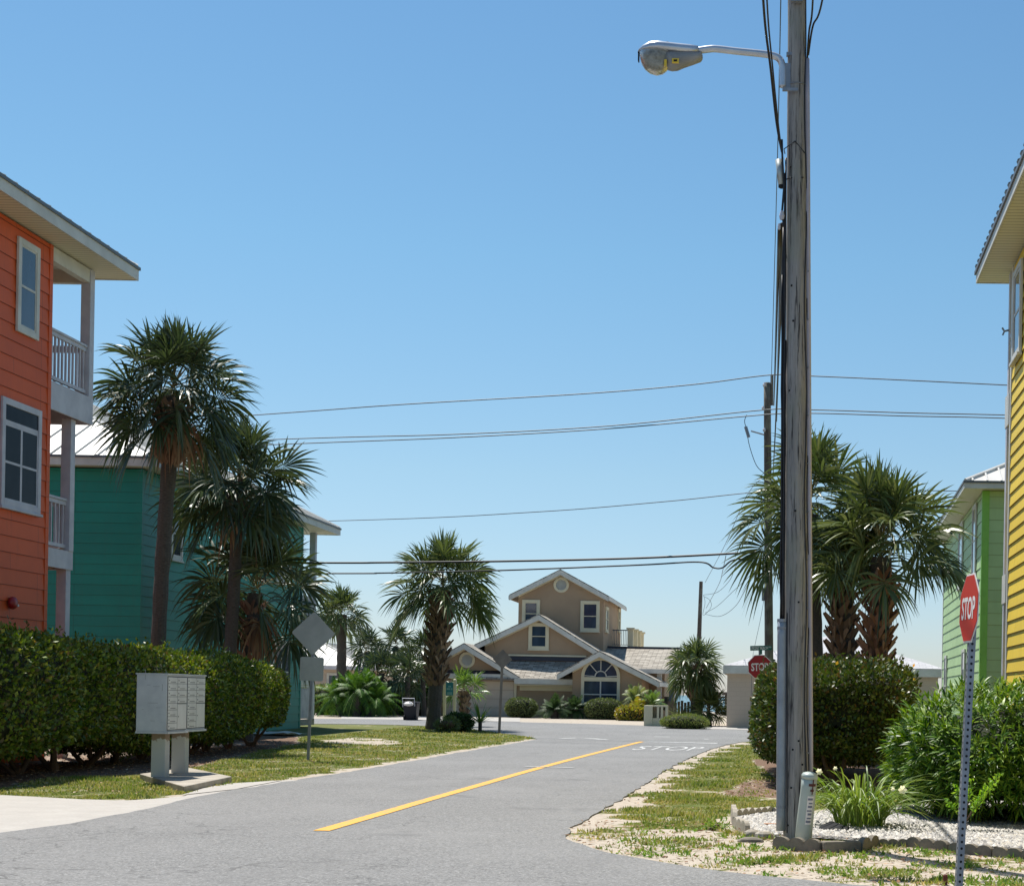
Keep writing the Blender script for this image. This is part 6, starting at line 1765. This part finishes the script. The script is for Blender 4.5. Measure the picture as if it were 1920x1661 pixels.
# dark niche-back fence and planks behind
c = G(1290, 1362); Yc = 71.0
fe = thing('wooden_fence', (P(1295, 1350, Yc).x, Yc, gz(Yc)), 'short weathered plank fence under the small right-hand palm', 'fence')
mb = MB(); xa = P(1252, 1340, Yc).x; xb = P(1318, 1340, Yc).x; zt_ = P(1290, 1315, Yc).z; k = 11
for i in range(k):
    x = xa + (xb - xa) * i / k; mb.box(x, x + (xb - xa) / k - .025, Yc, Yc + .03, gz(Yc), zt_ + .05 * sin(i * 2.1))
mb.box(xa, xb, Yc + .031, Yc + .08, gz(Yc) + .3, gz(Yc) + .4); mb.build('planks', M['woodgrey'], fe)
# boardwalk rail seen against the sea
Yr = 108.0; bw = thing('boardwalk_railing', (P(1340, 1330, Yr).x, Yr, gz(Yr)), 'dark boardwalk railing seen against the sea beside the tan garage', 'railing')
mb = MB(); xa = P(1328, 1310, Yr).x; xb = P(1400, 1310, Yr).x; za = P(1345, 1299.5, Yr).z; zb_ = P(1345, 1306, Yr).z
mb.box(xa, xb, Yr, Yr + .12, za - .12, za + .1).box(xa, xb, Yr, Yr + .1, zb_ - .08, zb_ + .04)
for px in (1329, 1345, 1362, 1385): x = P(px, 1310, Yr).x; mb.box(x - .12, x + .12, Yr - .03, Yr + .16, gz(Yr) - .1, za + (.5 if px == 1329 else .1))
mb.build('rails', M['poledark'], bw)
# ------------------------------------------------------------------ planting
# left hedge: runs along the verge from near the driveway to the teal house
def z1l(t): return 2.34 - .26 * t + .05 * np.sin(t * 11) + .16 * np.exp(-((t - .02) / .05) ** 2)
def z0l(t): return .40 + .16 * np.sin(t * 7.5 + .4) + .10 * np.sin(t * 23) - .28 * np.exp(-(t / .22) ** 2) - .2 * np.exp(-((1 - t) / .10) ** 2)
hedge('hedge', (-11.85, 19.5, 0), (-13.0, 39.6, 0), 2.15, z0l, z1l, 'long clipped green hedge behind the mailboxes, lower edge lifted off bare stems', 21, 560, .085, .05, 'hedge', stems=13, lumpy=.13)
hedge('hedge', (1.12, 24.5, 0), (1.08, 33.6, 0), 2.65, lambda t: .38 + .1 * np.sin(t * 9) + 0 * t, lambda t: 2.04 + .08 * t + .03 * np.sin(t * 17), 'dense clipped dark green hedge block directly behind the wooden pole', 22, 560, .08, .048, 'hedge2', stems=6, tips=('tipleaf', 130), lumpy=.13, ex=4.8)

pl = 'sabal palms in the left yard'
def col(px, py, Y): 
    p = P(px, py, Y); return p
# tall palm between orange and teal house
b = P(291, 1255, 36.5); b.z = 0
sabal('sabal_palm', b, P(326, 745, 36.5), 'tallest left palm with a smooth slightly curved trunk and wide crown', 101, n=60, plen=1.06, r=1.04, mat='palmdark', rad=.2, droop=.5, el1=-42, mid=P(303, 1080, 36.5), booted=(P(322, 872, 36.5).z, P(328, 785, 36.5).z, .15, .24, 6, 9, .52), dead=3, squash=1.6, nl=34, trunk_r=[.17, .165, .165, .18])
b = P(424, 1250, 41.5); b.z = 0
sabal('sabal_palm', b, P(448, 912, 41.5), 'middle left palm rising behind the tall one with overlapping fronds', 102, n=52, plen=1.04, r=1.12, mat='palmdark', rad=.18, droop=.48, el1=-36, dead=2, booted=(P(440, 985, 41.5).z, P(446, 925, 41.5).z, .12, .16, 4, 8, .42), nl=28, trunk_r=[.18, .165, .155, .17])
b = P(462, 1250, 43); b.z = 0
sabal('sabal_palm', b, P(478, 1112, 43), 'low left palm with dead brown skirt and wide hanging fronds over the hedge', 103, n=40, plen=1.22, r=1.2, mat='palmdark', rad=.2, droop=.55, el1=-28, el0=85, dead=5, nl=28, bias=(0.1, .12), trunk_r=[.21, .2, .2, .2], booted=(2.2, P(474, 1150, 43).z, .18, .21, 4, 8, .45), bootmat='boots_red')
# thick palm on the grass point
b = G(811, 1367); Y = b.y
sabal('sabal_palm', b, P(829, 1100, Y), 'thick-trunked palm with criss-cross leaf bases standing on the grass point', 104, n=50, plen=1.25, r=1.22, mat='palm', rad=.28, droop=.45, el1=-30, nl=32, trunk_r=[.27, .26, .27, .30, .26, .24],
      booted=(P(814, 1283, Y).z, P(829, 1122, Y).z, .31, .36, 11, 9, .56), squash=1.2)
b = G(641, 1347.5); b = Vector((P(641, 1290, 86).x, 86, gz(86)))
sabal('sabal_palm', b, P(641, 1152, 86), 'small distant palm before the white roof', 105, n=44, plen=.85, r=1.0, mat='palm', rad=.27, droop=.5, el1=-35, nl=20)
# palm by the mailbox pillar
b = Vector((P(1303, 1320, 70.5).x, 70.5, gz(70.5)))
sabal('sabal_palm', b, P(1303, 1253, 70.5), 'small bushy palm above the plank fence', 106, n=50, plen=.72, r=.88, mat='palm', rad=.22, droop=.55, el1=-50, nl=22, booted=(P(1303, 1312, 70.5).z, P(1303, 1258, 70.5).z, .24, .3, 6, 8, .5))
# right group
b = P(1537, 1300, 37.5); b.z = 0
sabal('sabal_palm', b, P(1520, 965, 37.5), 'left palm of the right group, crown spreading both sides of the wooden pole', 107, n=44, plen=1.12, r=1.12, mat='palm', rad=.18, droop=.5, el1=-48, nl=28, squash=2.2)
b = P(1577, 1300, 36.5); b.z = 0
sabal('sabal_palm', b, P(1580, 1090, 36.5), 'grey booted palm in the middle of the right group', 108, n=32, plen=.85, r=.92, mat='palm', rad=.24, droop=.4, el1=22, nl=26, booted=(1.9, P(1580, 1105, 36.5).z, .27, .26, 8, 9, .45))
b = P(1636, 1300, 35.6); b.z = 0
sabal('sabal_palm', b, P(1652, 1045, 35.6), 'reddish booted palm in front of the right group with widest fronds', 109, n=52, plen=1.15, r=1.10, mat='palm', rad=.24, droop=.45, el1=-2, nl=32, booted=(1.9, P(1650, 1100, 35.6).z, .27, .25, 8, 9, .5), bootmat='boots_red', squash=2.4, bias=(0.0, .10))

# young palm and agave beside the notice board
b = G(871, 1362)
sabal('young_palm', b, P(871, 1300, b.y), 'young palm with bright upright fronds right of the notice board', 110, n=16, plen=.55, r=.62, mat='palmbright', rad=.11, droop=.4, el1=5, nl=18, booted=(b.z + .1, P(871, 1303, b.y).z, .13, .2, 6, 7, .25), trunk_r=[.15, .13, .16, .2])
rg = np.random.default_rng(31)
c = G(900, 1371); r_ = thing('yucca', c, 'low spiky yucca at the tip of the grass point', 'plant'); pinnate = None
st = Strips(); 
for i in range(34):
    az = rg.uniform(0, 6.28); el = radians(rg.uniform(10, 80)); l = rg.uniform(.7, 1.25); d_ = np.array([cos(az) * cos(el), sin(az) * cos(el), sin(el)])
    u = np.linspace(0, 1, 5); p_ = np.array(c) + np.array([0, 0, .3]) + d_ * (u[:, None] * l); p_[:, 2] -= u ** 2 * l * .25
    st.add(p_[None], np.tile(np.array([-sin(az), cos(az), 0.]), (1, 5, 1)), (np.array([.05, .07, .06, .04, .004]) * 1.2)[None])
st.build('leaves', M['palmbright'], r_); mb = MB(); mb.tube([c - Z_ * .05, c + Z_ * .35], .07, 8); mb.build('trunk', M['bark'], r_)
c = G(862, 1371); bush('shrub', (c.x, c.y, c.z + .35), (.55, .5, .42), 'dark low shrub between notice board and yucca', 32, 1500, .12, .05, 'sagodark', ex=2.2)
c = G(836, 1372); bush('shrub', (c.x, c.y, c.z + .25), (.5, .4, .34), 'pale grey shrub at the foot of the notice board posts', 33, 900, .12, .03, 'bushgrey', ex=2.2, core='twig', corek=.6)

# plants across the road, from left to right
def farc(px, Y): p = P(px, 1340, Y); p.z = gz(Y); return p
c = farc(668, 76); root = thing('sago_palm', c, 'large bright green sago clump across the road, left of the bin', 'plant')
rg = np.random.default_rng(41)
for k, (dx, dy, dz, L_k) in enumerate(((-1.0, 0, 1.0, 1.5), (.1, -.3, 1.25, 1.7), (1.05, .1, .9, 1.5), (.4, .6, 1.5, 1.3), (-.5, .5, 1.4, 1.3))):
    pinnate_crown(root, (c.x + dx, c.y + dy, c.z + dz), rg, 38, L_k, 'sago', 85, -25, .02, .26, 30, 1.1)
    mb = MB(); mb.tube([(c.x + dx * .6, c.y + dy * .6, c.z - .05), (c.x + dx, c.y + dy, c.z + dz)], .2, 8); mb.build('trunk', M['bark'], root)
fg = 'fan palms in the dark clump across the road'
for i, (px, py, Y, lab, n_) in enumerate(((690, 1222, 80, 'left fan palm of the dark clump across the road', 22), (742, 1212, 81, 'middle and tallest fan palm of the dark clump across the road', 28), (795, 1225, 80, 'right fan palm of the dark clump, closest to the thick palm', 24), (765, 1268, 78, 'low front fan palm of the dark clump above the bin', 20), (715, 1262, 78.5, 'low left-front fan palm of the dark clump', 18))):
    bb = farc(px, Y); sabal('fan_palm', bb, P(px, py, Y), lab, 120 + i, n=n_, plen=.65, r=.85, mat='palmdark', rad=.14, droop=.5, el1=-45, nl=18, group=fg)
c = farc(735, 81); bush('shrub', (c.x, c.y + .6, c.z + .8), (2.4, .8, .95), 'dark undergrowth shrub filling the foot of the fan palm clump', 44, 5000, .2, .08, 'sagodark', ex=2.6)
c = farc(640, 79); bush('shrub', (c.x - .5, c.y, c.z + .7), (2.2, .9, .8), 'yellow-green shrub behind the sago clump', 45, 4200, .2, .09, 'bushlow', ex=2.4)
c = farc(978, 80.5); bush('round_bush', (c.x, c.y, c.z + .5), (.82, .7, .55), 'small clipped round bush left of the dark sago by the garage door', 46, 3800, .09, .05, 'bushgrey', ex=2.3, lumpy=.05)
for i, (px, dy, lab) in enumerate(((1040, 0, 'dark green sago palm before the tan wall, left of the pair'), (1078, .4, 'dark green sago palm before the arched window, right of the pair'))):
    c = farc(px, 80 + dy); root = thing('sago_palm', c, lab, 'plant', 'dark sagos before the tan house'); rg = np.random.default_rng(47 + i)
    pinnate_crown(root, (c.x, c.y, c.z + .45), rg, 40, 1.15, 'sagodark', 85, -5, .018, .24, 28, .9)
    mb = MB(); mb.tube([c - Z_ * .05, c + Z_ * .5], .2, 8); mb.build('trunk', M['bark'], root)
c = farc(1133, 80); bush('round_bush', (c.x, c.y, c.z + .52), (.98, .8, .6), 'brownish clipped bush under the arched window', 49, 4500, .09, .05, 'bushgrey', ex=2.6, lumpy=.06)
c = farc(1210, 79.5); root = thing('sago_palm', c, 'light green sago cluster behind the stucco mailbox pillar', 'plant'); rg = np.random.default_rng(50)
for (dx, dy, dz, mt) in ((-.6, .8, 1.1, 'bushlow'), (.3, .2, .8, 'palmbright'), (-.3, -.3, .45, 'yellowleaf')):
    pinnate_crown(root, (c.x + dx, c.y + dy, c.z + dz), rg, 22, 1.15, mt, 85, 0, .022, .28, 26, .9)
mb = MB(); mb.tube([c - Z_ * .05, c + Z_ * 1.0], .18, 8); mb.build('trunk', M['bark'], root)
c = farc(1190, 78); bush('shrub', (c.x, c.y, c.z + .3), (.8, .5, .4), 'yellow and red croton shrub left of the mailbox pillar', 51, 1600, .18, .08, 'yellowleaf', ex=2.2)
c = G(1282, 1367); bush('shrub', (c.x, c.y + .6, c.z + .25), (1.02, .6, .32), 'low feathery light green shrub at the road edge right of the pillar', 52, 4200, .10, .022, 'bushlow', ex=2.3, lumpy=.07, up=.9)
c = farc(1278, 71); root, _ = blades('ornamental_grass', (c.x, c.y - .8, c.z), np.random.default_rng(53), 140, .75, .9, 'bushgrey', 'pale arching grass clump in front of the plank fence', 'plant', w=.04)
c = farc(1330, 70.2); c.z = gz(70.2)
sabal('fan_palm', c, P(1330, 1335, 70.2), 'trunkless spiky fan palm right of the plank fence', 131, n=30, plen=.55, r=.72, mat='palm', rad=.12, droop=.35, el1=-5, nl=20)

# oleander, lilies, sapling in the white bed
def oleander():
    rg = np.random.default_rng(61); c = np.array([3.72, 20.0, .72]); rad = np.array([2.0, 2.1, .80])
    root = thing('oleander_bush', (c[0], c[1], 0), 'big oleander bush with long narrow leaves behind the stop sign post', 'bush')
    n = 4300; d = sample_sphere(rg, n); d[:, 1] = np.where(rg.uniform(0, 1, n) < .5, -np.abs(d[:, 1]), d[:, 1]); p = superpoint(d, 2.8); nr = _norm(np.sign(p) * np.abs(p) ** 1.8 / rad)
    pos = c + p * rad; pos += nr * (.13 * lump(pos, 1.3, 3.) - np.abs(rg.normal(0, .16, n)) + .06)[:, None]
    k = pos[:, 2] > .22; pos, nr = pos[k], nr[k]; n = len(pos)
    sh = _norm(nr * .75 + np.array([0, 0, .55]) + rg.normal(0, .28, (n, 3)))
    m = 9; base = np.repeat(pos, m, 0); S_ = np.repeat(sh, m, 0); t = np.tile(np.linspace(0, 1, m), n)
    base = base + S_ * (t * .13)[:, None]
    rnd = rg.normal(0, 1, (n * m, 3)); side = _norm(rnd - S_ * (rnd * S_).sum(1)[:, None])
    D = _norm(S_ * (.35 + .9 * t)[:, None] + side * .85 + np.array([0, 0, -.05]))
    L = .155 * rg.uniform(.7, 1.25, n * m); w = .024 * rg.uniform(.8, 1.2, n * m); sd = _norm(np.cross(D, S_ + .05))
    u = np.array([0, .3, .65, 1.0]); P4 = base[:, None] + D[:, None] * (L[:, None] * u)[..., None]; P4[..., 2] -= L[:, None] * u ** 2 * .25
    st = Strips(); st.add(P4, np.repeat(sd[:, None], 4, 1), w[:, None] * np.array([.35, 1, .85, .08])); st.build('foliage', M['oleander'], root)
    nu, nv = 40, 20; th = np.linspace(0, 2 * pi, nu, endpoint=False); ph = np.linspace(-pi / 2, pi / 2, nv); TH, PH = np.meshgrid(th, ph)
    dd = np.stack([np.cos(PH) * np.cos(TH), np.cos(PH) * np.sin(TH), np.sin(PH)], -1).reshape(-1, 3); q = superpoint(dd, 2.8); cp = c + q * rad * .86; cp[:, 2] = np.maximum(cp[:, 2], .3)
    idx = np.arange(nu * nv).reshape(nv, nu); a = idx[:-1]; b_ = idx[1:]
    npmesh('inner_core', cp, np.stack([a, np.roll(a, -1, 1), np.roll(b_, -1, 1), b_], -1).reshape(-1, 4), M['hedgecore'], root)  # dark shell inside the bush, darkens the gaps in the foliage
    for i in range(26):
        mb = MB()
        a = rg.uniform(0, 6.28); q0 = Vector((c[0] + cos(a) * 1.2 * rg.uniform(.2, 1), c[1] + sin(a) * 1.2 * rg.uniform(.2, 1), -.02)); q1 = Vector((c[0] + cos(a) * rg.uniform(.8, 1.8), c[1] + sin(a) * rg.uniform(.8, 1.8), rg.uniform(.5, .9)))
        mb.tube([q0, q0.lerp(q1, .5) + Z_ * .1, q1], [.018, .014, .008], 5); mb.build('stem', M['twig'], root)
oleander()
c = G(510, 1378); mb = MB(); rr = random.Random(9); q_ = 9
for i in range(q_ + 1):
    for j in range(6): mb.v.append((c.x - .75 + 1.5 * i / q_ + rr.uniform(-.06, .06), c.y - .9 + 1.9 * j / 5 + rr.uniform(-.1, .1), .03 + rr.uniform(0, .10)))
for i in range(q_):
    for j in range(5): a = i * 6 + j; mb.f.append((a, a + 6, a + 7, a + 1)); mb.m.append(0)
o_ = mb.build('tarpaulin', M['trim'], base=c, smooth=True); sm_ = o_.modifiers.new('thickness', 'SOLIDIFY'); sm_.thickness = .01; tag(o_, 'crumpled white tarpaulin on the ground at the far end of the left hedge', 'tarpaulin')
c = G(1612, 1553)
lily, lp = blades('lily_clump', (c.x, c.y, 0.02), np.random.default_rng(62), 300, .8, .70, 'lily', 'clump of arching yellow-green lily leaves right of the telecom pedestal', 'plant', w=.021, rad0=.30, arch=1.15)
mb = MB()
def blossom(mb, c, r, rg):
    for i in range(6):
        a = i * pi / 3 + rg.uniform(-.2, .2); d = Vector((cos(a), -.5, sin(a))).normalized(); s = d.cross(Vector((0, -1, 0))).normalized(); c = Vector(c)
        mb.add([c, c + d * r * .6 + s * r * .3, c + d * r, c + d * r * .6 - s * r * .3], [(0, 1, 2, 3)])
rg = np.random.default_rng(63)
for px, py, r_, Yf in ((1692, 1480, .06, 17.0), (1674, 1479, .03, 17.0), (1536, 1446, .045, 17.2), (1566, 1440, .03, 17.2)): 
    q = P(px, py, Yf); blossom(mb, q, r_, rg)
mb.build('flowers', M['flower'], lily)
mb = MB()
for px, py, Yf in ((1692, 1480, 17.0), (1674, 1479, 17.0), (1536, 1446, 17.2), (1566, 1440, 17.2)):
    q = P(px, py, Yf); mb.tube([Vector((c.x, c.y, .05)), Vector(((c.x + q.x) / 2, (c.y + q.y) / 2, q.z * .65)), q], .004, 4)
mb.build('flower_stalks', M['lily'], lily)
# sapling
c = G(1812, 1562); sp = thing('sapling', c, 'small bright green sapling with forked pale stem beside the stop sign post', 'sapling')
rg = np.random.default_rng(64); mb = MB(); tips = []
s = c.y / F; f0 = c + Vector((-.01, 0, 22 * s))
mb.tube([c - Z_ * .03, f0], [.011, .009], 6)
for (dx, dz) in ((-34, 55), (-18, 80), (4, 92), (22, 60), (36, 84), (50, 100), (62, 108)):
    e = c + Vector((dx * s, rg.uniform(-.1, .1), dz * s)); mb.tube([f0, f0.lerp(e, .5) + Vector((0, 0, .02)), e], [.006, .005, .003], 5); tips += [f0.lerp(e, t) for t in np.linspace(.55, 1.05, 9)]
mb.build('stem', M['twig'], sp)
T = np.repeat(np.array([tuple(t) for t in tips]), 7, 0); T += rg.normal(0, .022, T.shape)
v, f = leaf_quads(rg, T, np.tile([0, 0, 1.0], (len(T), 1)), .05, .024, .2, 1.0); npmesh('foliage', v, f, M['brightleaf'], sp)
c = G(1362, 1556); bush('weed_tuft', (c.x - .1, c.y - .1, .06), (.16, .12, .09), 'bright green weed growing outside the left corner of the gravel bed', 65, 130, .06, .02, 'weed', ex=2.0, core='twig', corek=.2, stems=1)
# ------------------------------------------------------------------ light, sky, camera
EL = 64.0; AZL = 36.0     # sun height, and how far left of straight ahead
w = bpy.data.worlds.new('World'); SC.world = w; w.use_nodes = True
nt = w.node_tree; nt.nodes.clear()
sky = nt.nodes.new('ShaderNodeTexSky'); sky.sky_type = 'NISHITA'; sky.sun_disc = False
sky.sun_elevation = radians(EL); sky.sun_rotation = radians(-AZL)
sky.air_density = 1.0; sky.dust_density = 0.25; sky.ozone_density = 2.2; sky.altitude = 0
bg = nt.nodes.new('ShaderNodeBackground'); bg.inputs[1].default_value = 0.092
o = nt.nodes.new('ShaderNodeOutputWorld'); tint = nt.nodes.new('ShaderNodeMix'); tint.data_type = 'RGBA'; tint.blend_type = 'MULTIPLY'; tint.inputs[0].default_value = 1.0; tc_ = nt.nodes.new('ShaderNodeTexCoord'); sx_ = nt.nodes.new('ShaderNodeSeparateXYZ'); nt.links.new(tc_.outputs['Generated'], sx_.inputs[0])
r_ = nt.nodes.new('ShaderNodeValToRGB'); e_ = r_.color_ramp.elements; e_[0].position = 0.0; e_[0].color = (.72, .77, .98, 1); e_[1].position = .42; e_[1].color = (.72, 1.0, 1.05, 1)
for p_, c_ in ((.137, (.82, .93, .94, 1)), (.27, (.77, 1.02, 1.02, 1))): q_ = e_.new(p_); q_.color = c_
nt.links.new(sx_.outputs[2], r_.inputs[0]); nt.links.new(r_.outputs[0], tint.inputs[7])
nt.links.new(sky.outputs[0], tint.inputs[6]); nt.links.new(tint.outputs[2], bg.inputs[0]); nt.links.new(bg.outputs[0], o.inputs[0])
ld = bpy.data.lights.new('sun', 'SUN'); ld.energy = 5.0; ld.angle = radians(0.55); ld.color = (1.0, .955, .88)
lo = bpy.data.objects.new('sun', ld); COL.objects.link(lo)
d = Vector((-sin(radians(AZL)) * cos(radians(EL)), cos(radians(AZL)) * cos(radians(EL)), sin(radians(EL))))
lo.rotation_euler = d.to_track_quat('Z', 'Y').to_euler(); lo.location = (0, 0, 30)
cam = bpy.data.cameras.new('camera'); co_ = bpy.data.objects.new('camera', cam); COL.objects.link(co_)
cam.sensor_fit = 'HORIZONTAL'; cam.sensor_width = 36.0; cam.lens = F / 1920 * 36.0
cam.shift_x = (960 - CX) / 1920; cam.shift_y = (CY - 830.5) / 1920
cam.clip_end = 20000; cam.clip_start = .1
co_.location = (0, 0, EYE)
R = Matrix.Rotation(radians(90), 4, 'X'); roll = Matrix.Rotation(-ROLL, 4, 'Y')
co_.matrix_world = Matrix.Translation((0, 0, EYE)) @ roll @ R
SC.camera = co_
SC.view_settings.view_transform = 'Standard'; SC.view_settings.look = 'None'; SC.view_settings.gamma = 1; SC.view_settings.exposure = 0.4
SC.cycles.max_bounces = 8; SC.cycles.transparent_max_bounces = 8
SC.render.resolution_x = 1024; SC.render.resolution_y = 885
